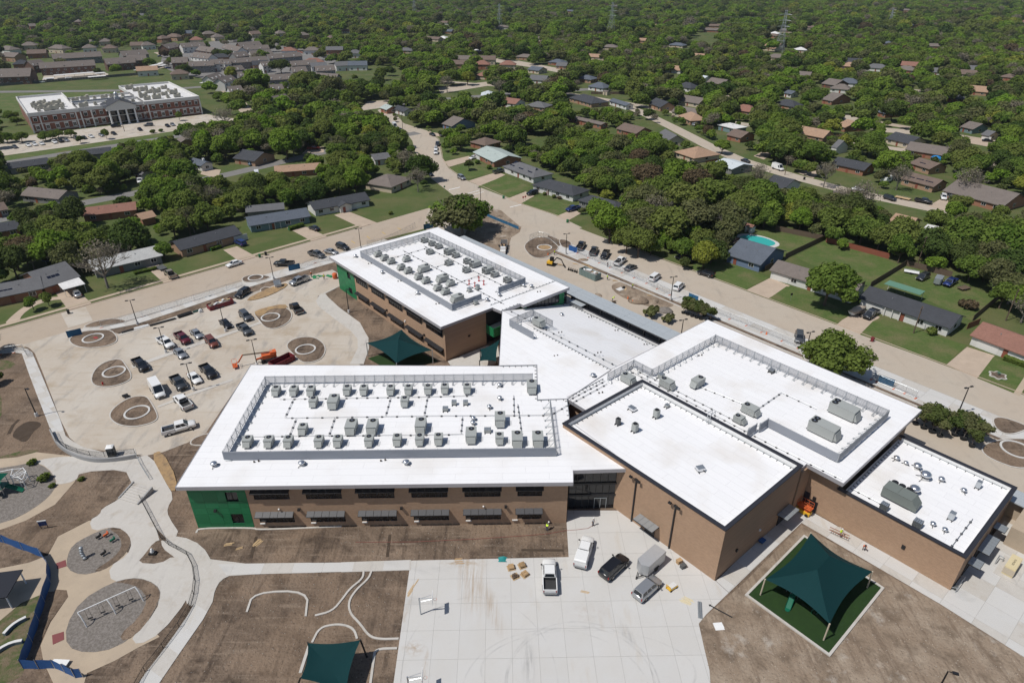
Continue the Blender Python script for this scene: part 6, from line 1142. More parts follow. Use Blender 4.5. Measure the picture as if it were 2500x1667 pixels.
for pl,band in ((S7,'along the third street'),(S8,'along the fourth street'),(S2[:6],'beside the top of the second street'),([(-330,560),(-250,600),(-150,640),(-60,650),(60,640)],'beyond the apartments'),([(-460,600),(-360,660),(-240,720),(-100,740)],'far beyond the apartments'),([(120,600),(220,540),(330,470),(420,400)],'on the far right'),([(180,720),(320,640),(470,540)],'at the upper right')):
 for a,b in zip(pl[:-1],pl[1:]):
  a,b=Vector((*a,0)),Vector((*b,0));d=(b-a).normalized();n_=Vector((-d.y,d.x,0));L_=(b-a).length;t_=12
  while t_<L_:
   for s_ in (-1,1):
    c=a+d*t_+n_*s_*17;q_=proj(c)
    if random.random()<.6 or not (-40<q_[0]<2540) or q_[1]<10 or any(pip((c.x,c.y),f_) or math.hypot(f_[0][0]-c.x,f_[0][1]-c.y)<20 for f_ in FOOT):continue
    rc=random.choice(['taupe','brown','charcoal','grey','tan','taupe','slate','red']);h_=random.uniform(7,9.5)
    house(c-d*h_-n_*5.5,c+d*h_-n_*5.5,11,rc,random.choice(['brick','cream','tanbrick','white']),'%s-roofed house %s, x'%(rc,band),style='hip' if random.random()<.5 else 'gable',wh=4.4 if 'apart' in band else 2.7,pitch=.5,name='far_house',group='far houses among the trees',nwin=3,vis=-.4)
   t_+=23
FAR=[o for o in COL.objects if o.name.startswith('far_house') and o.parent is None];bk={}
for o in FAR:bk.setdefault(o['label'].split(',')[0],[]).append(o)
for b_,l in bk.items():
 l.sort(key=lambda o:proj(o.location)[0])
 for i,o in enumerate(l):o['label']=b_+(', the only one of that colour there' if len(l)==1 else ', %s from the left'%ORD[min(i,14)])
# ================================================================== pylons and lines
def pylon(k,x,y,h,label,ang):
 P=px(k,x,y);t=thing('transmission_pylon',label,'pylon',(P.x,P.y,0),ang,'lattice pylons in the far trees');mb=MB();w0,w1=h*.11,h*.025;N=7
 lev=[(i/N,w0+(w1-w0)*min(1,i/N*1.25)) for i in range(N+1)]
 for i in range(N):
  (f0,a),(f1,b)=lev[i],lev[i+1];q0=[(sx*a,sy*a,f0*h) for sx,sy in ((-1,-1),(1,-1),(1,1),(-1,1))];q1=[(sx*b,sy*b,f1*h) for sx,sy in ((-1,-1),(1,-1),(1,1),(-1,1))]
  for j in range(4):mb.tube(q0[j],q1[j],.13,4);mb.tube(q0[j],q1[(j+1)%4],.08,4);mb.tube(q0[(j+1)%4],q1[j],.08,4);mb.tube(q1[j],q1[(j+1)%4],.07,4)
 ob('lattice',mb.M('m_steel'),t);tips=[]
 for f in (.62,.76,.9):
  mb=MB()
  for s in (-1,1):mb.tube((0,-.4,f*h),(s*h*.16,0,f*h),.1,4);mb.tube((0,.4,f*h+1),(s*h*.16,0,f*h),.08,4);tips.append((s,f))
  ob('cross_arm',mb.M('m_steel'),t)
 return t,h
PY=[pylon('02',665,360,40,'lattice pylon right of centre above the trees',R(-35)),pylon('01',1855,255,40,'tall lattice pylon near the middle of the picture',R(-40)),pylon('01',1090,210,34,'faint lattice pylon left of the tall one',R(-40)),pylon('01',508,140,36,'faint farthest lattice pylon at the upper left',R(-40)),pylon('02',1420,190,26,'small far pylon among the upper right roofs',R(-40))]
def wires(P,Q,zs,sag,label,off=0):
 mb=MB();d=(Q-P);nrm=Vector((-d.y,d.x,0)).normalized()
 for z0,z1,o in zs:
  pts=[P+d*t_+nrm*o+Vector((0,0,z0+(z1-z0)*t_-sag*4*t_*(1-t_))) for t_ in [i/10 for i in range(11)]];mb.path(pts,.05,3)
 return tag(ob('power_lines',mb.M('m_steel')),label,'power lines')
L0=PY[0][0].location;zs_=[(f*40,f*40,s*6.4) for f in (.62,.76,.9) for s in (-1,1)]
wires(Vector(L0),Vector((L0.x+420,L0.y-130,0)),zs_,6,'power lines running right from the pylon right of centre');wires(Vector(L0),Vector(PY[1][0].location),zs_,7,'power lines between the pylon right of centre and the tall pylon')
wires(Vector(PY[1][0].location),Vector(PY[2][0].location),[(f*38,f*33,s*6) for f in (.62,.76,.9) for s in (-1,1)],6,'power lines between the tall pylon and the faint one');wires(Vector(PY[2][0].location),Vector(PY[3][0].location),[(f*33,f*35,s*5) for f in (.62,.76,.9) for s in (-1,1)],6,'power lines between the two faint pylons')
# ================================================================== trees
rng=np.random.default_rng(11)
def leafmat(name,a,b,c):
 m,n,l,bs=_new(name);n.remove(bs)
 at=n.new('ShaderNodeAttribute');at.attribute_name='rnd';oi=n.new('ShaderNodeObjectInfo')
 mx=n.new('ShaderNodeMix');mx.data_type='RGBA';mx.inputs[6].default_value=c4(a);mx.inputs[7].default_value=c4(b);l.new(at.outputs['Fac'],mx.inputs['Factor'])
 m2=n.new('ShaderNodeMix');m2.data_type='RGBA';mr=n.new('ShaderNodeMapRange');mr.inputs[4].default_value=.8;l.new(oi.outputs['Random'],mr.inputs[0]);l.new(mr.outputs[0],m2.inputs['Factor']);l.new(mx.outputs[2],m2.inputs[6]);m2.inputs[7].default_value=c4(c)
 d=n.new('ShaderNodeBsdfDiffuse');t=n.new('ShaderNodeBsdfTranslucent');s=n.new('ShaderNodeMixShader');s.inputs[0].default_value=.36
 l.new(m2.outputs[2],d.inputs[0]);l.new(m2.outputs[2],t.inputs[0]);l.new(d.outputs[0],s.inputs[1]);l.new(t.outputs[0],s.inputs[2]);l.new(s.outputs[0],n['Material Output'].inputs[0]);MATS[name]=m;return m
leafmat('leaf_mid',(.062,.128,.019),(.19,.27,.055),(.185,.205,.06));leafmat('leaf_dark',(.036,.074,.018),(.11,.165,.042),(.11,.13,.045));leafmat('leaf_bright',(.105,.205,.02),(.22,.33,.05),(.185,.245,.05));leafmat('leaf_olive',(.10,.125,.042),(.20,.205,.09),(.15,.155,.07));leafmat('leaf_yellow',(.19,.23,.032),(.31,.33,.065),(.26,.28,.06));leafmat('leaf_grey',(.20,.18,.135),(.31,.275,.205),(.24,.215,.155));leafmat('leaf_brown',(.105,.085,.05),(.18,.14,.08),(.15,.11,.07))
def leaves(P,N,size,rnd):
 n=len(P);a=rng.normal(size=(n,3));t=np.cross(N,a);t /= np.linalg.norm(t,axis=1)[:,None]+1e-9;b=np.cross(N,t);s=(size*(.6+.8*rng.random(n)))[:,None];t=t*s*.5;b=b*s*.5*(.7+.6*rng.random(n))[:,None]
 bend=N*s*.12
 V=np.empty((n,4,3));V[:,0]=P-t-b-bend;V[:,1]=P+t-b+bend;V[:,2]=P+t+b-bend;V[:,3]=P-t+b+bend
 return V.reshape(-1,3),np.repeat(rnd,4)
def crown_mesh(name,r,h,z0,nl,n,size,mat,flat=.8,fill=.25,jag=.32):
 lob=[];
 for i in range(nl):
  d=rng.normal(size=3);d /= np.linalg.norm(d);d[2]=abs(d[2])*1.1-.45;q=.40+.50*rng.random();lob.append((np.array([d[0]*r*q,d[1]*r*q,z0+h*(.5+d[2]*.5*(.6+.4*rng.random()))]),r*(.20+.24*rng.random())))
 lob.append((np.array([0,0,z0+h*.55]),r*.55));wts=np.array([l[1]**2 for l in lob]);wts /= wts.sum();P=[];N=[];T=[]
 for (c,lr),w in zip(lob,wts):
  k=int(n*w)+1;d=rng.normal(size=(k,3));d /= np.linalg.norm(d,axis=1)[:,None];ph=rng.random(3)*6
  bump=1+jag*(np.sin(d[:,0]*5+ph[0])*np.sin(d[:,1]*5+ph[1])*np.sin(d[:,2]*5+ph[2]))+.10*rng.normal(size=k)
  rad=lr*bump*np.where(rng.random(k)<fill,rng.random(k)**.5,1.0);p=c+d*rad[:,None]*np.array([1,1,flat]);P.append(p);nn=d+rng.normal(size=(k,3))*.55+np.array([0,0,.35]);N.append(nn/np.linalg.norm(nn,axis=1)[:,None]);T.append(np.clip(.25+.5*rng.random(k)+.3*rng.normal()*.5,0,1))
 P=np.concatenate(P);N=np.concatenate(N);T=np.concatenate(T);keep=P[:,2]>z0*.55;V,A=leaves(P[keep],N[keep],size,T[keep])
 me=bpy.data.meshes.new(name);nf=len(V) // 4;me.vertices.add(len(V));me.vertices.foreach_set('co',V.ravel());me.loops.add(nf*4);me.loops.foreach_set('vertex_index',np.arange(nf*4));me.polygons.add(nf);me.polygons.foreach_set('loop_start',np.arange(nf)*4);me.polygons.foreach_set('loop_total',np.full(nf,4))
 at=me.attributes.new('rnd','FLOAT','POINT');at.data.foreach_set('value',A);me.materials.append(MATS[mat]);me.update();me.validate();return me
def trunk_mesh(name,r,h,z0,nb=6,tr=.32,twigs=0,mat='m_trunk',seed=0):
 rn=random.Random(seed);mb=MB();mb.tube((0,0,-.2),(.05,.03,z0),tr,7,tr*.75);mb.tube((.05,.03,z0),(.0,.1,z0+h*.5),tr*.75,6,tr*.3)
 def br(p,d,L,rad,dep):
  q=(p[0]+d[0]*L,p[1]+d[1]*L,p[2]+d[2]*L);mb.tube(p,q,rad,4 if dep else 5,rad*.5)
  if dep<twigs:
   for _ in range(3 if dep<2 else 4):
    e=Vector((d[0]+rn.uniform(-.8,.8),d[1]+rn.uniform(-.8,.8),d[2]+rn.uniform(-.3,.6))).normalized();f=rn.uniform(.45,1);br(tuple(p[i]+(q[i]-p[i])*f for i in range(3)),e,L*rn.uniform(.5,.72),max(rad*.5,.018),dep+1)
 for i in range(nb):
  a=2*math.pi*i/nb+rn.random();d=Vector((math.cos(a),math.sin(a),.55+rn.random()*.6)).normalized();br((0,0,z0*(.8+.4*rn.random())),d,r*(.55+.25*rn.random()),tr*.42,0)
 return mb.mesh(name,mat)
KIND={}
def proto(kind,i,crown,trunk):KIND.setdefault(kind,[]).append((crown,trunk))
for i in range(4):proto('mid',i,crown_mesh('crown',5.5,7.5,2.6,17,9000,.42,'leaf_mid'),trunk_mesh('trunk',5.5,7.5,2.6,seed=i))
for i in range(3):proto('dark',i,crown_mesh('crown',5.8,7.6,2.2,18,9500,.42,'leaf_dark',fill=.3),trunk_mesh('trunk',5.8,7.6,2.4,seed=9+i))
for i in range(3):proto('bright',i,crown_mesh('crown',5.3,7.8,2.6,16,9000,.42,'leaf_bright'),trunk_mesh('trunk',5.3,7.8,2.6,seed=19+i))
for i in range(2):proto('olive',i,crown_mesh('crown',5.3,7.2,2.8,16,5200,.38,'leaf_olive',fill=.5),trunk_mesh('trunk',5.3,7.2,2.8,7,twigs=2,seed=29+i,mat='m_trunk_g'))
proto('yellow',0,crown_mesh('crown',5.2,7.0,2.5,15,8000,.42,'leaf_yellow'),trunk_mesh('trunk',5.2,7,2.5,seed=39))
for i in range(2):proto('bare',i,crown_mesh('crown',5.2,7.4,3.2,12,800,.26,'leaf_grey',fill=.8),trunk_mesh('trunk',5.2,7.4,3.0,7,.3,4,'m_trunk_g',49+i))
proto('brown',0,crown_mesh('crown',5.2,7.4,3.0,15,5000,.38,'leaf_brown',fill=.5),trunk_mesh('trunk',5.2,7.4,3.0,7,.3,2,'m_trunk',59))
proto('small',0,crown_mesh('crown',2.3,3.6,1.3,7,1700,.36,'leaf_mid'),trunk_mesh('trunk',2.3,3.6,1.4,5,.11,seed=61));proto('small',1,crown_mesh('crown',2.2,3.4,1.3,7,1500,.36,'leaf_dark'),trunk_mesh('trunk',2.2,3.4,1.4,5,.11,seed=62))
BASE={'small':2.3}
TREES=[]      # x, y, scale, squash, kind, variant, rot, forced
random.seed(99)
def tree_at(k,x,y,r,kind,sq=1.,dx=0,dy=0):
 P=px(k,x,y);TREES.append([P.x+dx,P.y+dy,r/BASE.get(kind,5.5),sq,kind,random.randrange(9),random.random()*6.28,True])
for a in (('d',1062,540,10,'olive',.78),('d',1062,538,9,'mid',.8),('d',1900,862,6.4,'mid',.9),('d',1893,702,7.4,'mid',.95),('d',1632,604,4.6,'dark',1.0),('10',745,415,7,'bare',1.15),('01',880,1175,2.6,'small',1),('01',822,1042,5,'mid',.9),('01',1775,1530,5.2,'bright',.9),('01',530,1320,4.5,'bare',1.2),('01',560,1250,5.5,'dark',1.2),('d',1478,548,7.5,'olive',.8),('d',1530,555,8,'mid',.85),('d',1590,545,8.5,'olive',.85),('d',1660,535,7,'olive',.9),('d',1560,505,8.5,'mid',.9),('d',1640,490,8,'mid',.9),('d',1480,500,7.5,'olive',.9),('d',1730,500,8,'mid',1),('d',1900,540,6,'mid',.9),('d',1975,560,6,'mid',.9),('d',2060,575,6.5,'mid',.9),('d',2130,600,6,'dark',.9),('d',2200,590,7,'mid',1),('d',2290,610,7,'mid',1),('d',2330,660,7,'dark',.9),('02',510,900,6,'mid',1),('02',270,1060,4.6,'bright',.8),('02',730,1130,7,'mid',1),('02',900,1160,7,'mid',1),('02',520,1290,5.5,'bare',1),('02',970,1290,5,'bare',1.2),('02',1220,1480,6,'bare',1.2),('02',1100,1460,5,'bare',1.1),('02',1470,1310,5,'bare',1.2),('02',1950,1360,6,'bare',1.1),('02',1430,840,7,'dark',.9),('02',1850,720,8,'mid',1.1),('02',890,730,6,'mid',1),('02',1250,730,6,'mid',1),('02',1455,1140,3.4,'bright',1),('5b',290,715,6,'dark',.9),('5b',1610,680,8,'dark',.85),('5b',1290,960,10,'bright',.95),('5b',1930,960,9,'mid',1),('5b',2340,1090,10,'olive',1),('5b',1050,1130,6,'mid',1),('5b',750,1050,3.5,'mid',.8),('5b',850,1060,3.5,'mid',.8),('5b',220,1320,2.6,'small',1),('5b',750,460,5,'dark',1),('5b',870,470,6,'dark',.8),('5c',90,765,3.6,'mid',.8),('5c',250,760,3.4,'mid',.9),('5c',510,745,3.4,'mid',.8),('5c',585,725,3.2,'mid',.8),('5c',650,710,3,'mid',.8),('5c',790,710,3,'mid',.8),('5c',895,770,2.3,'small',.9),('5c',1180,725,2.6,'small',1),('5c',130,530,4,'mid',.9),('5c',195,570,3,'mid',.9),('10',1135,215,3.4,'mid',.9),('10',480,330-190,6,'mid',.9),('10',235,570,2.0,'small',1.0),('10',340,540,2.0,'small',1.0),('01',870,590,6,'yellow',1),('01',1090,660,6,'bare',1),('01',1340,690,6.5,'bare',.9),('01',1480,640,7,'brown',.9),('01',730,640,6,'bare',1.1),('01',600,985-85,1.6,'small',.8),('01',2090,1340,7,'brown',1.0),('00',1980,1100,7.5,'bright',1.1),('00',1560,900,7,'bare',1),('00',2130,1230-90,2.5,'small',1.2)):
 tree_at(*a)
# ---- where trees may not show: measured open ground of the photograph
GW,GH_=250,167
gx,gy_=np.meshgrid((np.arange(GW)+.5)*10,(np.arange(GH_)+.5)*10)
def raster(poly):
 ins=np.zeros(gx.shape,bool);n=len(poly);j=n-1
 for i in range(n):
  xi,yi=poly[i];xj,yj=poly[j]
  if yi != yj:ins ^= ((yi>gy_) != (yj>gy_)) & (gx<(xj-xi)*(gy_-yi)/(yj-yi)+xi)
  j=i
 return ins
def sp(k,l):return [spx(k,x,y) for x,y in l]
hard=np.zeros(gx.shape,bool);strict=np.zeros(gx.shape,bool);soft=np.zeros(gx.shape,bool)
for k,l in (('d',[(-40,640),(60,622),(130,600),(205,596),(300,560),(375,560),(395,525),(560,480),(600,476),(720,450),(850,440),(900,455),(1000,420),(1060,440),(1100,450),(1120,470),(1460,560),(1560,600),(1690,590),(1690,640),(1780,600),(1960,660),(2000,650),(2050,680),(2300,720),(2400,740),(2400,1600),(-40,1600)]),
    ('01',[(330,835),(430,835),(600,885),(700,960),(705,1080),(900,1040),(1000,1060),(1240,1080),(1450,1190),(1730,1310),(1640,1360),(1640,1470),(1800,1640),(500,1640),(500,1568),(760,1360),(600,1240),(500,1040),(480,960),(350,900)]),
    ('12',[(420,0),(660,0),(960,85),(760,190),(500,120)]),('12',[(760,200),(985,110),(1250,180),(1490,260),(1290,400),(1100,330),(1000,310)]),('12',[(1330,400),(1520,262),(1800,330),(2170,480),(1990,640)]),
    ('02',[(-40,880),(200,970),(480,1060),(760,1180),(1010,1250),(1200,1240),(1400,1290),(1480,1320),(1700,1340),(1850,1400),(1850,1455),(1500,1430),(1300,1350),(900,1285),(600,1200),(380,1130),(250,1040),(-40,950)]),('02',[(1020,1120),(1350,1150),(1350,1200),(1250,1230),(1020,1180)]),('02',[(1400,1200),(1800,1230),(1790,1330),(1500,1330)]),
    ('00',[(-40,600),(700,560),(1100,505),(1210,560),(1430,640),(1500,700),(1700,830),(1400,810),(1240,850),(1210,925),(960,960),(760,1010),(80,1110),(20,1040),(-40,990)]),('00',[(1560,1120),(1750,1090),(1860,1090),(2230,1030),(2250,1060),(1900,1155),(1640,1220),(1540,1240)]),('00',[(1360,1140),(1520,1150),(1500,1220),(1400,1210)]),('00',[(930,1220),(1000,1230),(1000,1290),(930,1290)]),('00',[(450,1400),(800,1350),(960,1300),(980,1330),(700,1400),(500,1440)]),
    ('01',[(1270,940),(1450,920),(1480,980),(1300,985)]),('01',[(1700,660),(2000,640),(2010,690),(1720,700)]),('02',[(60,230),(250,250),(230,300),(80,290)]),('02',[(1390,880),(1700,900),(1700,940),(1400,910)]),('01',[(2000,810),(2352,890),(2352,940),(2000,850)]),('02',[(1930,930),(2110,950),(2100,1010),(1960,1000)]),('02',[(1110,790),(1200,800),(1190,850),(1110,840)]),('02',[(1480,605),(1640,620),(1640,640),(1490,630)]),('01',[(180,700),(330,690),(300,740),(120,760)]),('01',[(660,600),(1000,560),(1010,600),(690,660)]),('01',[(1000,400),(1210,420),(1530,480),(1520,520),(1290,470),(1000,420)]),('01',[(1620,60),(1700,62),(1700,70),(1620,70)])):
 hard |= raster(sp(k,l))
 if k != 'd':strict |= raster(sp(k,l))
for k,l in (('00',[(-40,430),(200,390),(700,340),(1180,300),(1800,275),(2000,310),(2352,430),(2352,580),(1850,590),(1680,570),(1560,640),(1450,610),(1180,510),(700,560),(-40,620)]),('01',[(-40,430),(430,470),(430,560),(0,600)])):soft |= raster(sp(k,l))
def sil(x,y,sc,sq,kind):
 r=BASE.get(kind,5.5)*sc;h=(10.0 if kind != 'small' else 4.9)*sc*sq
 cx,cy,f=proj((x,y,h*.62));rp=CAM_F*r/f;tx,ty,_=proj((x,y,h));bx,by,_=proj((x,y,.2));return cx,cy,rp,f,ty,bx,by
def allowed(x,y,sc,sq,kind):
 cx,cy,rp,f,ty,bx,by=sil(x,y,sc,sq,kind)
 if cx<-rp or cx>2500+rp or by<-20:return 0
 pts=[(cx,cy),(cx,(cy+by)/2),(cx-rp*.75,cy),(cx+rp*.75,cy),(cx,ty+rp*.15),(bx,by),(cx-rp*.5,(cy+by)/2),(cx+rp*.5,(cy+by)/2)]
 for a,b in pts:
  i,j=int(a // 10),int(b // 10)
  if 0<=i<GW and 0<=j<GH_:
   if strict[j,i] or (hard[j,i] and b<=cy+rp*.3):return 0
   if soft[j,i] and random.random()<.30:return 0
 for q in FOOT:
  if abs(q[0][0]-x)<60 and abs(q[0][1]-y)<90 and pip((x,y),q):return 0
 for d,q in VIS:
  if f<d+2:
   xs_=[p[0] for p in q]
   if min(xs_)<cx+rp and max(xs_)>cx-rp and sum(pip(p,q) for p in pts)>0 and random.random()<.93:return 0
 for pl,w in STREETS:
  for (ax,ay),(bx_,by_) in zip(pl[:-1],pl[1:]):
   dx,dy=bx_-ax,by_-ay;L2=dx*dx+dy*dy;t=max(0,min(1,((x-ax)*dx+(y-ay)*dy)/L2))
   if (x-ax-t*dx)**2+(y-ay-t*dy)**2<w*w:return 0
 return 1
def near_forced(x,y,r):
 return any(abs(t[0]-x)<r and abs(t[1]-y)<r for t in TREES if t[7])
mix_l=['mid']*40+['bright']*20+['dark']*16+['olive']*12+['bare']*5+['brown']*1+['yellow']*2
AUTO=[]
for y0,y1,st,rmin,rmax in ((120,430,7.0,3.4,6.4),(120,430,5.2,2.0,3.4),(430,900,8.8,3.8,7.0),(900,2400,15.0,5.5,9.5)):
 ny=int((y1-y0)/st)
 for j in range(ny):
  y=y0+j*st;hw=(y*.82+30);nx=int(2*hw/st)
  for i in range(nx):
   x=-hw+i*st+random.uniform(-.42,.42)*st;yy=y+random.uniform(-.42,.42)*st;r=random.uniform(rmin,rmax) if random.random()<.75 else random.uniform(rmin*.65,rmin)
   kd=random.choice(mix_l);sq=random.uniform(.8,1.15) if r>5 else random.uniform(.9,1.25)
   if y<430 and near_forced(x,yy,4):continue
   if rmax<4 and any(abs(q_[0]-x)<3.2 and abs(q_[1]-yy)<3.2 for q_ in AUTO if q_[1]<440):continue
   if allowed(x,yy,r/5.5,sq,kd):AUTO.append([x,yy,r/5.5,sq,kd,random.randrange(9),random.random()*6.28,False])
ALL=TREES+AUTO
size=lambda t:-(1e9 if t[7] else CAM_F*t[2]*5.5/max(1,proj((t[0],t[1],5))[2]))
ALL.sort(key=size);BIG,REST=ALL[:300],ALL[300:]
KW={'mid':'mid-green','dark':'dark green','bright':'bright green','olive':'olive-grey','bare':'bare grey','brown':'brownish','yellow':'yellow-green','small':'small young'}
NM={'bare':'bare_tree','small':'young_tree'}
labs={}
for x,y,sc,sq,kd,vi,rz,fo in BIG:
 cr,tk=KIND[kd][vi%len(KIND[kd])]
 t=thing(NM.get(kd,'broadleaf_tree'),None,'tree',(x,y,0),rz,'trees of the neighbourhood');t.scale=(sc,sc,sc*sq);ob('trunk',tk,t);ob('crown',cr,t)
 px_,py_,f_=proj((x,y,4));best=None
 for ph,lx,ly,lr in LANDMARKS:
  d=math.hypot(lx-x,ly-y)-lr
  if best is None or d<best[0]:best=(d,ph,lx,ly)
 qx,qy,_=proj((best[2],best[3],3));dx,dy=px_-qx,(py_-qy)*1.6
 rel=('right of' if dx>0 else 'left of') if abs(dx)>abs(dy) else ('below' if dy>0 else 'behind')
 szw='large ' if sc>1.1 else ('' if sc>.75 or kd=='small' else 'small ')
 labs.setdefault('%s%s tree %s %s'%(szw,KW[kd],rel,best[1]),[]).append((px_,t))
for lb,l in labs.items():
 l.sort(key=lambda q:q[0])
 for i,(_,t) in enumerate(l):q_=lb if len(l)==1 else '%s, %s from left'%(lb,ORD[min(i,14)]);t['label']=q_ if len(q_.replace('-',' ').split())<17 else ' '.join(q_.replace(' from left',' along').replace('mid-green','green').split())
# ---- the rest of the wood: one mass
SRC=bpy.data.collections.new('wood_sources');idx={}
for kd in ('mid','bright','dark','olive','bare','brown','yellow'):
 for v in range(2 if kd in ('mid','dark','bright') else 1):
  cr=crown_mesh('wood_crown',5.5,7.6,2.0,14,2600 if kd != 'bare' else 900,.8 if kd != 'bare' else .42,{'bare':'leaf_grey'}.get(kd,'leaf_'+kd),fill=.15 if kd != 'bare' else .6)
  tk=trunk_mesh('wood_trunk',5.5,7.6,2.6,4,mat='m_trunk_g' if kd=='bare' else 'm_trunk',twigs=2 if kd=='bare' else 0)
  o=bpy.data.objects.new('wood_source_%02d'%len(idx),cr);SRC.objects.link(o);idx.setdefault(kd,[]).append(len(SRC.objects)-1)
me=bpy.data.meshes.new('far_woodland');me.from_pydata([(t[0],t[1],0) for t in REST],[],[])
for nm_,ty,vals in (('idx','INT',[random.choice(idx[t[4]]) for t in REST]),('rz','FLOAT',[t[6] for t in REST]),('sx','FLOAT',[t[2] for t in REST]),('sz','FLOAT',[t[2]*t[3] for t in REST])):
 a_=me.attributes.new(nm_,ty,'POINT');a_.data.foreach_set('value',vals)
wood=ob('far_woodland',me);tag(wood,'mass of green treetops filling the neighbourhood to the horizon',None,None,'stuff')
ng=bpy.data.node_groups.new('woodland','GeometryNodeTree');ng.interface.new_socket('Geometry',in_out='INPUT',socket_type='NodeSocketGeometry');ng.interface.new_socket('Geometry',in_out='OUTPUT',socket_type='NodeSocketGeometry')
N_=ng.nodes;gi,go=N_.new('NodeGroupInput'),N_.new('NodeGroupOutput');ip=N_.new('GeometryNodeInstanceOnPoints');ci=N_.new('GeometryNodeCollectionInfo');ci.inputs['Collection'].default_value=SRC;ci.inputs['Separate Children'].default_value=True;ci.inputs['Reset Children'].default_value=True
def nat(nm_,ty):
 q=N_.new('GeometryNodeInputNamedAttribute');q.data_type=ty;q.inputs['Name'].default_value=nm_;return [o for o in q.outputs if o.enabled and o.name=='Attribute'][0]
cx_=N_.new('ShaderNodeCombineXYZ');cs_=N_.new('ShaderNodeCombineXYZ');l_=ng.links.new
l_(gi.outputs[0],ip.inputs['Points']);l_(ci.outputs[0],ip.inputs['Instance']);ip.inputs['Pick Instance'].default_value=True;l_(nat('idx','INT'),ip.inputs['Instance Index']);l_(nat('rz','FLOAT'),cx_.inputs[2]);l_(cx_.outputs[0],ip.inputs['Rotation']);sx_=nat('sx','FLOAT');l_(sx_,cs_.inputs[0]);l_(sx_,cs_.inputs[1]);l_(nat('sz','FLOAT'),cs_.inputs[2]);l_(cs_.outputs[0],ip.inputs['Scale']);l_(ip.outputs[0],go.inputs[0])
wood.modifiers.new('woodland','NODES').node_group=ng
print('TREES',len(BIG),len(REST),'labels',len(labs))
# ================================================================== lamps, fences, play equipment, building-site things
def lamp(P,label,h=6.9,arms=2,rz=0.,sc=1.):
 t=thing('lamp_post',label,'lamp post',(P[0],P[1],0),rz,'site lamp posts');t.scale=(sc,)*3
 ob('base',MB().cyl((0,0,0),.33,.85,12,.3).M('m_offwhite'),t);ob('pole',MB().box((0,0,.85+(h-.85)/2),(.2,.2,h-.85),taper=(.6,.6)).M('m_frame'),t)
 for s in ((-1,1) if arms==2 else (1,)):ob('lamp_head',MB().box((s*.35,0,h-.03),(.5,.08,.08)).box((s*.8,0,h),(.65,.38,.14)).M('m_frame'),t)
for k,x,y,a,lb in (('10',948,665,2,'lamp post between the left street and the new walk'),('10',1145,862,2,'lamp post in front of the white pickup in the upper row'),('10',1335,1120,2,'lamp post beside the white sedan in the lower row'),('10',1555,715,2,'lamp post beside the black sedan'),('10',1885,355,2,'lamp post near the narrow island by the left street'),('10',1772,950,2,'lamp post behind the orange boom lift'),('10',255,1297,1,'single-arm lamp post on the bare earth at the left'),('3a',265,892,1,'single-arm lamp post beside the rear wing bed'),('3a',372,322,2,'lamp post behind the far corner of the rear wing'),('4c',793,340,2,'lamp post beside the blue starred screen'),('4c',2225,962,2,'lamp post right of the white sport utility on the strip'),('3b',1100,300,2,'lamp post behind the covered walk end'),('12',838,895,2,'lamp post under the round tree by the right wing'),('12',1893,1290,2,'lamp post behind the potted trees'),('s',2268,1725,1,'single-arm lamp post cut by the bottom edge')):
 lamp(px(k,x,y),lb,6.9 if k != 's' else 7.2,a,R(20) if a==2 else R(-20),1)
t=thing('lamp_post','tall dark street lamp pole at the junction by the oak','lamp post',px('01',962,1445));ob('pole',MB().cyl((0,0,0),.16,8.6,8,.1).M('m_darkwood'),t);ob('lamp_head',MB().box((-.5,0,8.5),(1.0,.3,.2)).M('m_frame'),t)
for k,x,y,h,lb in (('12',1590,725,7.5,'slim dark utility pole before the long charcoal-roofed house'),('02',705,1205,8,'street light pole beside the white van on the second street'),('02',812,1475,9,'wooden utility pole behind the white-gabled house'),('01',425,905,9,'wooden utility pole at the upper street bend'),('12',2225,640,9,'wooden utility pole with cross arms behind the red-brown roof'),('12',1620,250,9,'wooden utility pole behind the back lawn with trailers'),('5c',1375,640,9,'thin pole before the portico of the brick building'),('10',1315,60,8,'wooden utility pole behind the charcoal-roofed house')):
 t=thing('utility_pole',lb,'utility pole',px(k,x,y),R(40),'utility poles');ob('pole',MB().cyl((0,0,0),.16,h,7,.11).M('m_darkwood'),t);ob('cross_arm',MB().box((0,0,h-.5),(1.9,.12,.14)).M('m_darkwood'),t)
# temporary fences
fpm={}
def fence_run(key,pts,label,h=1.9,feet=True,mesh='m_mesh',post='m_galv',foot='m_orange',nm='temporary_fence',pr=.035):
 Q=[px(key,*p) if not isinstance(p,Vector) else p for p in pts];t=thing(nm,label,'fence',(Q[0].x,Q[0].y,0),0,'site fences');O=Q[0]
 for i,q in enumerate(Q):
  q=q-O;ob('post',MB().cyl((q.x,q.y,0),pr,h,6).M(post),t)
  if feet:ob('foot',MB().box((q.x,q.y,.05),(.9,.35,.1),R(35)).M(foot),t)
 for a,b in zip(Q[:-1],Q[1:]):
  a,b=a-O,b-O;mb=MB().tube((a.x,a.y,h-.05),(b.x,b.y,h-.05),pr*.8,5).tube((a.x,a.y,.15),(b.x,b.y,.15),pr*.7,5)
  p=ob('fence_panel',mb.M(post),t);d=b-a;ob('wire_mesh',MB().box((0,0,h/2+.05),(d.length-.1,.01,h-.25)).M(mesh),p,(a+b)/2,math.atan2(d.y,d.x))
 return t
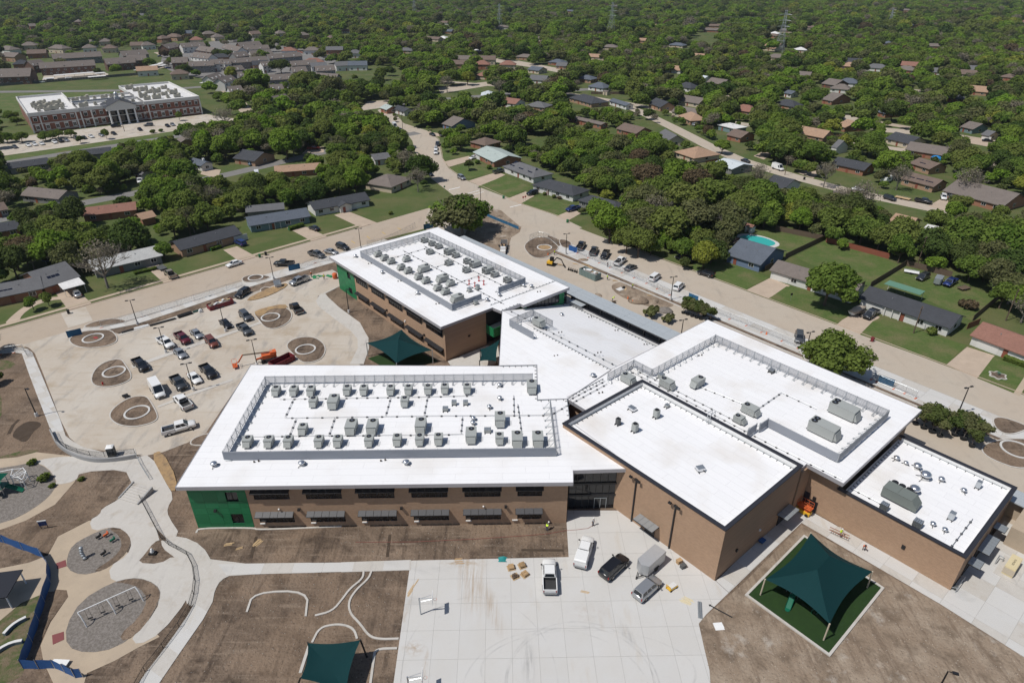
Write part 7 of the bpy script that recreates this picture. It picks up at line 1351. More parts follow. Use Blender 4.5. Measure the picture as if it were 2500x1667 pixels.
def screen_run(key,pts,label,h=1.9,m='m_blue_fab',nm='fabric_fence',wav=.0):
 Q=[px(key,*p) for p in pts];O=Q[0];t=thing(nm,label,'fence',(O.x,O.y,0),0,'fabric-covered fences')
 for q in Q:q=q-O;ob('post',MB().cyl((q.x,q.y,0),.04,h+.1,6).M('m_galv'),t)
 for a,b in zip(Q[:-1],Q[1:]):
  a,b=a-O,b-O;d=b-a;L=d.length;n=max(2,int(L/.5));vs=[]
  for i in range(n+1):
   for j,z in enumerate((.05,h*.5,h)):vs.append((L*i/n,.03*math.sin(i*.8+j*.5)*(1+wav),z-.05*abs(math.sin(i*1.3))))
  ob('fabric_panel',MB().add(vs,[(3*i+j,3*i+3+j,3*i+4+j,3*i+1+j) for i in range(n) for j in (0,1)]).M(m),t,a,math.atan2(d.y,d.x))
 return t
fence_run('10',[(700,690),(835,655),(985,615),(1110,577),(1225,540),(1340,503),(1450,470),(1565,433),(1670,400)],'temporary wire fence with orange feet along the left street')
fence_run('10',[(2070,290),(2170,245),(2280,230)],'short temporary wire fence by the site gate beside the rear wing')
fence_run('4c',[(950,330),(1100,390),(1250,460),(1400,525),(1560,595),(1725,665),(1895,740),(2040,815),(2210,900)],'temporary wire fence with orange feet along the parked cars of the right street')
fence_run('12',[(225,590),(325,630),(440,675),(545,720),(685,780),(795,830)],'temporary wire fence behind the right wing roof')
fence_run('12',[(1300,1045),(1340,1062),(1455,1110),(1530,1140),(1605,1175)],'temporary wire fence beside the blue screen on the right street')
fence_run('4c',[(290,150),(355,125),(420,105),(485,115),(545,135),(670,200)],'wire fence round the island behind the excavator',feet=False)
fence_run('3a',[(860,130),(700,215),(560,275),(430,300)],'wire fence behind the far end of the rear wing',feet=False)
fence_run('4b',[(0,925),(200,900),(330,880),(385,965)],'dark wire gate panels at the lower site gate',mesh='m_mesh_d')
screen_run('4b',[(930,700),(1130,655)],'blue fabric panel at the car park entrance',m='m_teal_fab');screen_run('4c',[(830,285),(945,325)],'blue fabric panel with white dots beside the lamp post',m='m_blue_fab');screen_run('12',[(1340,1060),(1450,1097)],'blue fabric panel on the right street fence',m='m_teal_fab');screen_run('10',[(1990,300),(2068,282)],'dark blue fabric panel beside the black pickup',m='m_teal_fab');screen_run('3a',[(1500,30),(1590,70),(1690,110),(1785,150)],'blue fabric fence behind the big oak',1.2,m='m_teal_fab');screen_run('3a',[(935,150),(1020,130)],'blue fabric fence end left of the big oak',m='m_teal_fab');screen_run('12',[(40,490),(105,515)],'blue fabric panel behind the first potted trees',m='m_teal_fab')
screen_run('20',[(-60,590),(30,605),(160,655),(290,700),(345,780),(350,880),(310,1010),(270,1140),(225,1290),(160,1470),(270,1472),(380,1468),(450,1500),(520,1535),(575,1530)],'long winding bright blue fabric fence round the old playground',1.9,'m_blue_fab',wav=.6)
# black railing along the curving walk, and the curved wall
fence_run('20',[(968,305),(1018,400),(1065,490),(1110,575),(1165,622),(1222,652),(1290,690),(1330,770),(1345,870),(1335,960),(1310,1050)],'black chain-link railing along the curving walk',1.15,False,'m_mesh_d','m_black',nm='railing',pr=.04)
fence_run('20',[(1310,1050),(1235,1185),(1125,1330),(1000,1490),(940,1600)],'black wire fence down the lower walk',1.15,False,'m_mesh_d','m_black',nm='railing',pr=.04)
WALL=[(705,205),(775,365),(905,475),(1080,560),(1270,605),(1450,608),(1700,582),(1865,552)]
q=smooth_poly(P2(K('4a',WALL)),2,False);s_=strip(q,.3);mb=MB();n=len(q)
for i in range(n-1):mb.prism([s_[i],s_[i+1],s_[2*n-2-i],s_[2*n-1-i]],-.1,.95)
tag(ob('retaining_wall',mb.M(plain('m_wallgrey',(.30,.30,.30),.85,var=.15))),'low curved grey concrete wall below the car park','retaining wall')
fr=fence_run('4a',[(725,235),(790,370),(930,455),(1080,515),(1250,555),(1450,562),(1640,545),(1860,520)],'black chain-link fence on the curved grey wall',1.2,False,'m_mesh_d','m_black',nm='railing',pr=.04);fr.location.z=.6
fence_run('4a',[(1870,530),(1920,640),(1980,740),(2050,850)],'short steel handrail left of the mulch strip',1.0,False,'m_mesh','m_galv',nm='railing',pr=.04)
# stairs with cheek walls
A,B,C=px('4a',1850,930),px('4a',1625,1110),px('4a',1930,1150);d=(B-A);st=thing('stairs','short concrete stairs with grey cheek walls down to the play rings','stairs',A,math.atan2(d.y,d.x));L=d.length;W0=abs((C-A).dot(Vector((-d.y,d.x,0)).normalized()))
for i in range(7):ob('step',MB().box((L*(i+.5)/7,W0/2,(7-i)*.11),(L/7,W0,.2)).M('m_conc'),st)
for y in (0,W0):ob('cheek_wall',MB().add([(0,y-.12,0),(L,y-.12,0),(L,y-.12,.3),(0,y-.12,1.15),(0,y+.12,0),(L,y+.12,0),(L,y+.12,.3),(0,y+.12,1.15)],[(0,1,2,3),(7,6,5,4),(3,2,6,7),(1,5,6,2),(0,3,7,4)]).M('m_wallgrey'),st)
# board fences of the gardens
for k,a,b,lb in (('12',(705,215),(985,80),'dark board fence right of the pool garden'),('12',(1290,412),(1540,258),'dark board fence between the two back lawns'),('12',(1995,642),(2182,482),'dark board fence right of the back lawn with trailers'),('12',(640,20),(960,85),'board fence behind the pool lawn'),('12',(985,100),(1420,215),'weathered board fence behind the large back lawn'),('12',(1540,262),(1850,340),'board fence behind the parked trailers'),('12',(565,300),(620,272),'short brown gate beside the blue house'),('12',(1955,700),(2040,665),'short board gate left of the red-brown roof'),('12',(1205,430),(1250,405),'short board gate between two right street houses'),('01',(1720,650),(1960,650),'dark board fence round a far lawn'),('01',(1225,925),(1320,900),'warm brown board fence in the trees'),('5b',(1640,330),(1900,400),'red-brown fence behind the apartments'),('02',(160,1135),(235,1120),'reddish board fence beside the grey metal roof')):
 A,B=px(k,*a),px(k,*b);d=B-A;t=thing('board_fence',lb,'fence',A,math.atan2(d.y,d.x),'garden board fences');n=max(2,int(d.length/2.4));w=d.length/n;me=MB()
 for i in range(8):me.box((-w/2+w*(i+.5)/8,0,.9+.01*(i%2)),(w/8-.02,.04,1.8))
 me.box((0,.05,.5),(w,.05,.1));me.box((0,.05,1.4),(w,.05,.1));me=me.M('m_door' if 'red' in lb else 'm_darkwood')
 for i in range(n):ob('board_panel',me,t,((i+.5)*w,0,0))
# ---------------------------------------------------------------- shade sails
def sail(name,corners,ridge,base,label,post='m_post',pr=.11,sagk=.14,m='m_shade'):
 """corners: 4 points (x,y,z) in order; ridge: 1 or 2 apex points; base: post feet"""
 O=Vector((sum(c[0] for c in corners)/4,sum(c[1] for c in corners)/4,0));t=thing(name,label,'shade structure',O);C=[Vector(c)-O for c in corners];Rg=[Vector(r)-O for r in ridge];cen=sum(Rg,Vector())/len(Rg);near=[min(range(len(Rg)),key=lambda j:(Rg[j]-c).length) for c in C]
 for i in range(4):
  a,b=C[i],C[(i+1)%4];N=10;e=[]
  for j in range(N+1):
   f=j/N;p=a.lerp(b,f);s=4*f*(1-f)*sagk;e.append(p.lerp(Vector((cen.x,cen.y,p.z)),s)-Vector((0,0,s*.6)))
  r0=Rg[near[i]];r1=Rg[near[(i+1)%4]];vs=[];K_=7
  for j in range(N+1):
   top=r0.lerp(r1,j/N)
   for q_ in range(K_+1):u=q_/K_;p=e[j].lerp(top,u);p.z-=.55*u*(1-u);vs.append(tuple(p))
  k1=K_+1;ob('fabric',MB().add(vs,[(j*k1+q_,(j+1)*k1+q_,(j+1)*k1+q_+1,j*k1+q_+1) for j in range(N) for q_ in range(K_)]).M(m,True),t)
 for c,b in zip(C,base):b=Vector((b[0],b[1],0))-O;ob('post',MB().tube((b.x,b.y,0),(c.x,c.y,c.z+.05),pr,8).M(post),t)
 return t
def corner(k,bx,by,tx,ty):
 P=px(k,bx,by);Q=px(k,tx,ty,0);C_=Vector((0,0,CAM_H));v=Q-C_;f=math.hypot(P.x,P.y)/math.hypot(v.x,v.y);return P,C_+v*f
pc=[corner('22',535,965,567,862),corner('22',970,1275,1012,1165),corner('22',1270,915,1306,808),corner('22',838,640,880,548)]
for p in pc:p[1].z=3.5
_c4=[Vector((*(p[1].xy if True else 0),3.5)) for p in pc];m0=(_c4[0]+_c4[1])/2;m1=(_c4[2]+_c4[3])/2
TUR=K('22',[(440,965),(1010,1378),(1378,917),(838,560)])
sheet('turf_square',TUR,.10,'m_turf','dark green artificial turf square under the large shade sail')
tq=P2(TUR);mb=MB()
for i in range(4):
 a,b=Vector((*tq[i],0)),Vector((*tq[(i+1)%4],0));d=b-a;mb.box(((a.x+b.x)/2,(a.y+b.y)/2,.1+.002*(i%2)),(d.length+.35,.35,.28),math.atan2(d.y,d.x))
struct('turf_kerb',mb,'m_conc','pale concrete kerb round the turf square')
sail('shade_canopy',[tuple(v) for v in _c4],[tuple(m0.lerp(m1,.36).xy)+(6.1,),tuple(m0.lerp(m1,.64).xy)+(6.1,)],[tuple(p[0].xy) for p in pc],'large dark green shade canopy on four tan posts over turf')
bt=[px('3a',420,1165,3.6),px('3a',690,1345,3.6),px('3a',1010,1228,3.6),px('3a',735,1045,3.6)]
sail('shade_canopy',[tuple(v) for v in bt],[tuple((bt[0]+bt[1]+bt[2]+bt[3]).xy/4)+(5.4,)],[tuple(v.xy) for v in bt],'dark green shade canopy beside the rear wing behind the front roof','m_galv')
sheet('turf_square',K('3a',[(435,1305),(640,1420),(1060,1330),(800,1200)]),.1,'m_turf','artificial turf under the canopy beside the rear wing')
bt=[px('3a',1440,1222,3.2),px('3a',1435,1322,2.6),px('3a',1585,1330,3.0),px('3a',1615,1135,4.2)]
sail('shade_sail',[tuple(v) for v in bt],[tuple((bt[0]+bt[1]+bt[2]+bt[3]).xy/4)+(3.0,)],[tuple(v.xy) for v in bt],'small green shade sail in the gap between the two wings','m_black')
bt=[px('20',2120,1290,3.3),px('20',2068,1535,3.0),px('21',30,1640,3.0),px('21',132,1270,3.5)]
bs=[px('20',2135,1340),px('20',2050,1580),px('21',60,1690),px('21',178,1388)]
sail('shade_sail',[tuple(v) for v in bt],[tuple((bt[0]+bt[1]+bt[2]+bt[3]).xy/4)+(2.75,)],[tuple(v.xy) for v in bs],'dark green square shade sail cut by the bottom edge','m_black',.12,.1)
# ---------------------------------------------------------------- play equipment
sw_=thing('swing_frame','white arched swing frame with black seats over gravel','swing set',px('20',800,1095));O=px('20',800,1095)
feet=[px('20',600,1185),px('20',800,1095),px('20',990,1005)];tops=[]
for f in feet:
 f=f-O;tp=f+Vector((-.85,.55,2.45));tops.append(tp);ob('arch_post',MB().path([tuple(f),tuple(f+Vector((-.15,.12,.9))),tuple(f+Vector((-.45,.32,1.8))),tuple(tp)],.085,8).M('m_white'),sw_)
ob('top_beam',MB().tube(tops[0],tops[2],.075,8).M('m_white'),sw_)
for i in range(4):
 f=(.14,.36,.62,.86)[i];p=tops[0].lerp(tops[2],f);ob('swing_seat',MB().box((p.x,p.y,.5),(.6,.25,.06),.5).tube((p.x-.25,p.y-.1,.5),(p.x-.2,p.y-.1,2.4),.018,4).tube((p.x+.25,p.y+.1,.5),(p.x+.2,p.y+.1,2.4),.018,4).M('m_black'),sw_)
cl=thing('jungle_gym','grey and white climbing frame in the old play pit','climbing frame',px('4a',300,900));ps=[(-1.6,1.2),(0,1.6),(1.2,.6),(-.8,-.6),(.6,-.8),(1.8,-1.4)]
for x,y in ps:ob('post',MB().cyl((x,y,0),.07,2.4,8).M('m_white'),cl)
mb=MB()
for i in range(len(ps)):
 for j in range(i+1,len(ps)):
  if math.hypot(ps[i][0]-ps[j][0],ps[i][1]-ps[j][1])<2.4:mb.tube((*ps[i],2.35),(*ps[j],2.2),.06,6);mb.tube((*ps[i],1.2),(*ps[j],1.7),.045,6)
mb.tube((-1.6,1.2,2.35),(-6,.2,1.9),.07,6);ob('bars',mb.M('m_white'),cl)
pt=thing('play_tower','play tower with dark green roof and slides at the left edge','play tower',px('4a',40,1010))
for x in (-.9,.9):
 for y in (-.9,.9):ob('post',MB().cyl((x,y,0),.08,3.2,8).M('m_galv'),pt)
ob('deck',MB().box((0,0,1.4),(2,2,.12)).M('m_slide'),pt);ob('tower_roof',MB().add([(-1.3,-1.3,3.2),(1.3,-1.3,3.2),(1.3,1.3,3.2),(-1.3,1.3,3.2),(0,0,4.1)],[(0,1,4),(1,2,4),(2,3,4),(3,0,4),(3,2,1,0)]).M('m_slide'),pt)
ob('slide',MB().add([(1,-.35,1.4),(1,.35,1.4),(3.6,.35,.2),(3.6,-.35,.2),(1,-.45,1.7),(1,.45,1.7),(3.6,.45,.5),(3.6,-.45,.5)],[(0,3,2,1),(0,4,7,3),(1,2,6,5)]).M('m_slide'),pt)
mb=MB();sp_=[(-.2+.9*math.cos(a_),-2.0+.9*math.sin(a_),1.5-a_*.22) for a_ in [i*.5 for i in range(13)]];mb.path(sp_,.38,8);ob('tube_slide',mb.M('m_slide',True),pt)
us=thing('play_set','small play set with green slide under the large shade canopy','play set',px('22',740,1000,0));ob('slide',MB().add([(-.3,0,1.2),(.3,0,1.2),(.3,-2.2,.2),(-.3,-2.2,.2),(-.4,0,1.45),(.4,0,1.45),(.4,-2.2,.4),(-.4,-2.2,.4)],[(0,3,2,1),(0,4,7,3),(1,2,6,5)]).cyl((0,-2.3,.1),.35,.15,10).M('m_slide'),us,(.3,.2,0),R(-35))
for x,y in ((0,.3),(1.2,.3),(0,1.5),(1.2,1.5)):ob('post',MB().cyl((x,y,0),.06,2.2,6).M('m_galv'),us)
ob('deck',MB().box((.6,.9,1.15),(1.3,1.3,.1)).M('m_slide'),us)
cp_=thing('climbing_loop','dark green hoop climber under the large shade canopy','climber',px('22',905,1095));ob('hoop',MB().path([(.5*math.cos(a_),0,.6+.6*math.sin(a_)) for a_ in [i*math.pi/6 for i in range(13)]],.05,6).M('m_slide'),cp_);ob('base',MB().box((0,0,.02),(.8,.5,.04)).M('m_black'),cp_)
wr=thing('spring_rider','tall grey worm-shaped climber in the gravel pit','climber',px('20',588,715));mb=MB()
for i in range(5):mb.lathe((-.1*i-.12*math.sin(i),.1*i,.3+.42*i),[(.15,-.25),(.3,-.1),(.3,.1),(.15,.25)],10)
ob('body',mb.M('m_steel',True),wr);ob('base',MB().cyl((0,0,0),.35,.1,10).M('m_black'),wr)
for x,y,m,lb in ((780,598,'m_slide','green spring rider in the gravel pit'),(685,575,'m_black','black spring rider at the far side of the gravel pit'),(718,690,'m_black','dark low spring rider beside the worm climber'),(735,562,'m_orange','orange-brown spring rider beside the black one')):
 t=thing('spring_rider',lb,'spring rider',px('20',x,y),1.0,'spring riders');ob('seat',MB().box((0,0,.55),(.8,.25,.3)).box((.35,0,.8),(.12,.5,.3)).M(m),t);ob('spring',MB().cyl((0,0,0),.12,.45,8).M('m_galv'),t)
for x,y,rz,lb in ((105,1180,1.1,'upper curved white-topped bench on the worn grass'),(70,1318,.6,'lower curved white-topped bench on the worn grass')):
 t=thing('curved_bench',lb,'bench',px('20',x,y),rz,'curved benches');ps=[(-1.5,-.25),(-.7,.05),(0,.15),(.7,.05),(1.5,-.25)];s_=strip(ps,.42);n=5;a_,b_=MB(),MB()
 for i in range(n-1):qd=[s_[i],s_[i+1],s_[2*n-2-i],s_[2*n-1-i]];a_.prism(qd,0,.5);b_.prism(qd,.5,.6)
 ob('base',a_.M(plain('m_bench',(.12,.16,.17),.8)),t);ob('seat',b_.M('m_offwhite'),t)
t=thing('info_board','small blue notice board on two posts beside the ring path','sign',px('20',312,505),R(12));[ob('post',MB().box((x,0,.8),(.09,.09,1.6)).M('m_darkwood'),t) for x in (-.5,.5)];ob('panel',MB().box((0,-.08,1.25),(1.2,.08,.9)).M('m_navy'),t);ob('header',MB().box((0,-.08,1.78),(1.3,.1,.16)).M('m_white'),t)
t=thing('stone_sculpture','small black and white sculpture in the triangular bed','sculpture',px('20',1055,680));ob('base',MB().box((0,0,.2),(1.1,.7,.4)).M('m_black'),t);ob('figure',MB().lathe((0,0,.4),[(.25,0),(.35,.25),(.15,.5),(.2,.7),(.05,.85)],8).M('m_white',True),t)
pv_=thing('picnic_shelter','near-black flat slab on white posts at the left edge inside the blue fence','shelter',px('20',30,980),R(10));ob('roof',MB().box((0,0,2.6),(4.6,5.0,.15)).M(plain('m_darkslab',(.012,.014,.022),.7)),pv_);[ob('post',MB().cyl((x,y,0),.1,2.5,8).M('m_white'),pv_) for x in (-2,2) for y in (-2.2,2.2)]  # flat near-black slab on four white posts
tag(ob('white_panel',MB().box((0,0,.45),(2.2,.9,.06),R(-3)).box((-.9,0,.2),(.08,.7,.4)).box((.9,0,.2),(.08,.7,.4)).M('m_white'),None,px('20',420,1440)),'white tabletop behind the end of the blue fence','table')
# ---------------------------------------------------------------- court things
def hoop(P,rz,label):
 t=thing('basketball_hoop',label,'basketball hoop',P,rz,'basketball hoops');ob('pole',MB().cyl((0,0,0),.1,3.5,8).M('m_galv'),t);ob('arm',MB().tube((0,0,3.4),(1.75,0,3.3),.06,6).tube((0,0,2.7),(1.75,0,3.1),.05,6).tube((0,.05,3.3),(1.75,.4,3.5),.03,5).M('m_galv'),t);ob('backboard',MB().box((1.85,0,3.35),(.06,1.8,1.05)).M('m_white'),t);mb=MB();mb.path([(2.2+.23*math.cos(a_),.23*math.sin(a_),3.05) for a_ in [i*math.pi/6 for i in range(13)]],.02,4);ob('rim',mb.M('m_orange'),t)
hoop(px('21',548,1097),R(5),'basketball hoop with white board on the court');hoop(px('21',470,1640),R(5),'basketball hoop cut by the bottom edge of the picture')
tr=thing('box_trailer','grey enclosed box trailer behind the silver sport utility','trailer',px('21',2122,772),math.atan2(*(px('21',2190,720)-px('21',2045,850)).yx));ob('body',MB().prism([(-2.4,-1.05),(1.9,-1.05),(2.5,0),(1.9,1.05),(-2.4,1.05)],.5,2.55).M(plain('m_trailer',(.50,.51,.52),.4,.4,var=.1)),tr,rz=math.pi);[ob('wheel',MB().lathe((0,0,0),[(.2,-.12),(.35,-.1),(.35,.1),(.2,.12)],12).M('m_rubber'),tr,(.2,s*1.08,.35),rot=(math.pi/2,0,0)) for s in (-1,1)];ob('tongue',MB().beam((-2.3,-.5,.45),(-3.3,0,.45),.1,.1).beam((-2.3,.5,.45),(-3.3,0,.45),.1,.1).box((-3.3,0,.3),(.15,.15,.5)).M('m_black'),tr);ob('fender',MB().box((.2,1.12,.75),(1.1,.2,.1)).box((.2,-1.12,.75),(1.1,.2,.1)).M('m_black'),tr)
for i,(x,y,lb,c) in enumerate(((1170,778,'upper left pallet with brown roll and yellow hose','m_wood'),(1246,765,'upper right pallet with brown rolls','m_sand'),(1197,838,'lower left pallet of brown sacks','m_darkwood'),(1264,825,'lower right pallet with small coils','m_wood'))):
 t=thing('pallet',lb,'pallet',px('21',x,y),R(15+8*i),'pallets on the court')
 for j in range(6):ob('board',MB().box((0,-.5+j*.2,.13),(1.2,.14,.03)).M('m_pallet'),t)
 for j in (-.5,0,.5):ob('bearer',MB().box((j,0,.06),(.1,1.1,.1)).M('m_pallet'),t)
 t2=thing('material_rolls','brown material on the '+lb.split(' with')[0].split(' of')[0],'building material',px('21',x,y,0)+Vector((0,0,.15)),R(15+8*i),'materials on pallets')
 if i==2:
  for j in range(5):ob('sack',MB().box((-.25+.3*(j%3),-.2+.35*(j // 3),.15+.12*(j // 3)),(.5,.35,.25),.3*j,taper=(.8,.7)).M(c),t2)
 else:
  for j in range(2):ob('roll',MB().tube((-.4,-.22+.42*j,.28),(.4,-.22+.42*j,.28),.26,12).M(c),t2)
t=thing('teal_tarp','crumpled teal tarpaulin heap beside the pallets','tarpaulin',px('21',1112,720));rn=random.Random(3);mb=MB();g_=[[(-.7+.2*i,-.5+.2*j,.05+.35*rn.random()*(1-abs(i-3.5)/4)) for j in range(6)] for i in range(8)];mb.add([p for r_ in g_ for p in r_],[(i*6+j,i*6+6+j,i*6+7+j,i*6+j+1) for i in range(7) for j in range(5)]);ob('sheet',mb.M(plain('m_tealtarp',(.02,.22,.22),.6),True),t)
def planks(P,rz,n,L,label,m='m_pallet'):
 t=thing('lumber_pile',label,'lumber',P,rz,'loose lumber')
 rn=random.Random(int(P.x*10));[ob('plank',MB().box((rn.uniform(-.2,.2),i*.2-n*.1,.05+.04*(i%2)),(L*rn.uniform(.7,1),.14,.05),rn.uniform(-.06,.06)).M(m),t) for i in range(n)]
planks(px('21',495,905),R(65),3,3.8,'long planks lying at the left edge of the court');planks(px('20',1775,600),R(60),5,1.7,'pale planks leaning over the narrow trench');planks(px('20',1580,610),R(12),3,1.7,'short planks on the earth before the green wall');planks(px('20',1645,640),R(25),2,1.2,'two short boards right of the short planks');planks(px('21',1672,938),R(-12),2,1.3,'single board lying between the vehicles on the court');planks(px('21',810,730),R(5),7,1.4,'scattered brown bark and boards at the court edge','m_wood')
t=thing('material_cart','yellow-framed material cart at the right of the court','cart',px('21',2275,915),R(35));ob('frame',MB().box((0,0,.35),(1.7,.9,.08)).beam((-.8,-.4,.35),(-.8,-.4,1.0),.06,.06).beam((-.8,.4,.35),(-.8,.4,1.0),.06,.06).beam((-.8,-.4,1),(-.8,.4,1),.06,.06).M('m_yellow'),t);ob('load',MB().box((.1,0,.5),(1.2,.75,.22)).M('m_offwhite'),t);[ob('wheel',MB().cyl((x,y,.02),.16,.14,8).M('m_rubber'),t) for x in (-.6,.6) for y in (-.4,.4)]
planks(px('22',30,1000),R(-30),6,1.9,'bundle of yellow trim and green sheet near the earth corner','m_beige')
t=thing('wrapped_pipes','bundle of grey wrapped posts lying at the court corner','pipes',px('22',132,1070),R(78));[ob('pipe',MB().tube((-1.4,.12*i,.12+.1*(i%2)),(1.4,.12*i,.12+.1*(i%2)),.07,6).M('m_steel'),t) for i in range(5)]
tag(ob('steel_post',MB().tube((0,0,.1),(2.6,-2.0,.1),.09,6).box((0,0,.1),(.3,.3,.04)).M('m_black'),None,px('22',190,1035)),'black post lying on the pale earth','post');tag(ob('paper_sheet',MB().box((0,0,.06),(1.3,1.2,.03),R(5)).box((.2,.1,.085),(.9,.8,.02),R(12)).M('m_white'),None,px('22',250,1178)),'white board lying on the pale earth','board')
for i,(x,y,m,lb) in enumerate(((2325,742,'m_wood','brown crate right of the box trailer'),(2352,775,'m_unit_d','dark toolbox right of the brown crate'))):
 t=thing('tool_crate',lb,'crate',px('21',x,y),.5,'crates on the court');ob('box',MB().box((0,0,.35),(.8,.6,.7)).M(m),t);ob('lid',MB().box((0,0,.73),(.86,.66,.07)).M(m),t)
# generator with its lettering
ge=thing('generator','beige standby generator on a concrete pad in the service yard','generator',px('22',2255,790),UA+R(90));ob('pad',MB().box((0,0,.1),(5.2,3.0,.12)).M('m_conc'),ge);ob('housing',MB().box((0,0,.95),(3.6,1.4,1.55)).box((0,0,1.75),(3.4,1.25,.08)).M('m_beige'),ge);ob('louvre',MB().box((-1.4,0,1.0),(.85,1.45,1.1)).M('m_post'),ge);ob('pipe',MB().path([(-.5,1.9,.15),(-.5,1.9,1.0),(.8,1.9,1.0),(.8,1.3,1.0),(.8,1.3,.2)],.07,6).M('m_galv'),ge)
tc_=bpy.data.curves.new('lettering','FONT');tc_.body='KOHLER';tc_.size=.42;tc_.extrude=.004;tc_.align_x='CENTER';tc_.align_y='CENTER';to=bpy.data.objects.new('lettering',tc_);dg=bpy.context.evaluated_depsgraph_get();COL.objects.link(to);bpy.context.view_layer.update();tm=bpy.data.meshes.new_from_object(to.evaluated_get(bpy.context.evaluated_depsgraph_get()));bpy.data.objects.remove(to);tm.materials.clear();tm.materials.append(MATS['m_black']);ob('lettering',tm,ge,(-.1,.0,1.795),R(180))
t=thing('bike_rack','steel frame rack at the kitchen wing corner','rack',px('22',1905,905),UA+R(90));ob('frame',MB().path([(-1.6,0,0),(-1.6,0,1.0),(1.6,0,1.0),(1.6,0,0)],.05,6).path([(-1.6,.7,0),(-1.6,.7,.6),(1.6,.7,.6),(1.6,.7,0)],.05,6).tube((-1.6,0,1),(-1.6,.7,.6),.05).tube((1.6,0,1),(1.6,.7,.6),.05).M('m_galv'),t);ob('base',MB().box((-.9,.4,.3),(.8,.7,.5)).M('m_unit_d'),t)
# scissor lift, ladder, barrows
t=thing('scissor_lift','orange scissor lift parked in the corner behind the gymnasium','scissor lift',px('22',830,395),UA);ob('chassis',MB().box((0,0,.5),(2.4,1.1,.6)).M('m_yellow'),t);[ob('wheel',MB().lathe((0,0,0),[(.15,-.1),(.3,-.08),(.3,.08),(.15,.1)],10).M('m_rubber'),t,(x,y,.3),rot=(math.pi/2,0,0)) for x in (-.8,.8) for y in (-.6,.6)];mb=MB()
for i in range(3):mb.beam((-.9,-.3,.8+i*.2),(.9,-.3,1.0+i*.2),.08,.08);mb.beam((.9,-.3,.8+i*.2),(-.9,-.3,1.0+i*.2),.08,.08)
ob('scissor_arm',mb.M('m_orange'),t);mb=MB().box((0,0,1.5),(2.5,1.1,.12))
for x in (-1.2,-.4,.4,1.2):
 for y in (-.5,.5):mb.tube((x,y,1.5),(x,y,2.6),.035)
for y in (-.5,.5):mb.tube((-1.2,y,2.6),(1.2,y,2.6),.035);mb.tube((-1.2,y,2.05),(1.2,y,2.05),.03)
ob('platform',mb.M('m_orange'),t)
t=thing('ladder','brown stepladder carried flat by the yellow-vested worker','ladder',px('22',1070,560,0)+Vector((0,0,.9)),UA+R(10));[ob('rail',MB().box((0,y,0),(3.0,.07,.09)).M('m_door'),t) for y in (-.35,.35)];[ob('rung',MB().box((-1.3+i*.33,0,0),(.06,.66,.05)).M('m_pallet'),t) for i in range(9)]
tag(ob('steel_rails',MB().box((0,0,.12),(8.5,.12,.12),UA).box((.2,.3,.1),(8.0,.12,.1),UA).box((.1,.15,.04),(.3,.8,.05),UA).M('m_offwhite'),None,px('22',1095,495)),'long white rails lying along the kitchen wing wall','rails')
for k,x,y,lb in (('22',545,605,'blue wheelbarrow against the gymnasium end wall'),('4b',1720,1515,'black wheelbarrow between the car park islands')):
 t=thing('wheelbarrow',lb,'wheelbarrow',px(k,x,y),.7);ob('tray',MB().box((0,0,.55),(.9,.65,.3),taper=(1.3,1.25)).M('m_blue_fab' if k=='22' else 'm_black'),t);ob('wheel',MB().lathe((0,0,0),[(.1,-.05),(.2,-.04),(.2,.04),(.1,.05)],10).M('m_rubber'),t,(.65,0,.2),rot=(math.pi/2,0,0));ob('handle',MB().tube((.5,-.2,.25),(-1.0,-.3,.6),.025).tube((.5,.2,.25),(-1.0,.3,.6),.025).tube((-.3,-.25,.4),(-.4,-.25,0),.025).tube((-.3,.25,.4),(-.4,.25,0),.025).M('m_wood'),t)
t=thing('portable_toilet','dark portable toilet with white roof beside the curved wall','portable toilet',px('4a',1545,520),R(15));ob('cabin',MB().box((0,0,1.1),(1.2,1.2,2.1)).M(plain('m_toilet',(.045,.06,.065),.6)),t);ob('door',MB().box((0,-.62,1.1),(.8,.05,1.85)).M('m_unit_d'),t);ob('roof',MB().loft([[(x*s,y*s,z) for x,y in ((-.64,-.64),(.64,-.64),(.64,.64),(-.64,.64))] for s,z in ((1,2.15),(1,2.25),(.55,2.42))]).M('m_white'),t)
t=thing('fire_hydrant','red fire hydrant on the second island','hydrant',px('4b',1412,1345));ob('body',MB().lathe((0,0,0),[(.2,0),(.2,.08),(.14,.1),(.14,.6),(.18,.62),(.12,.8),(.04,.88)],10).M('m_red',True),t);ob('nozzle',MB().tube((-.25,0,.5),(.25,0,.5),.07,8).M('m_red'),t)
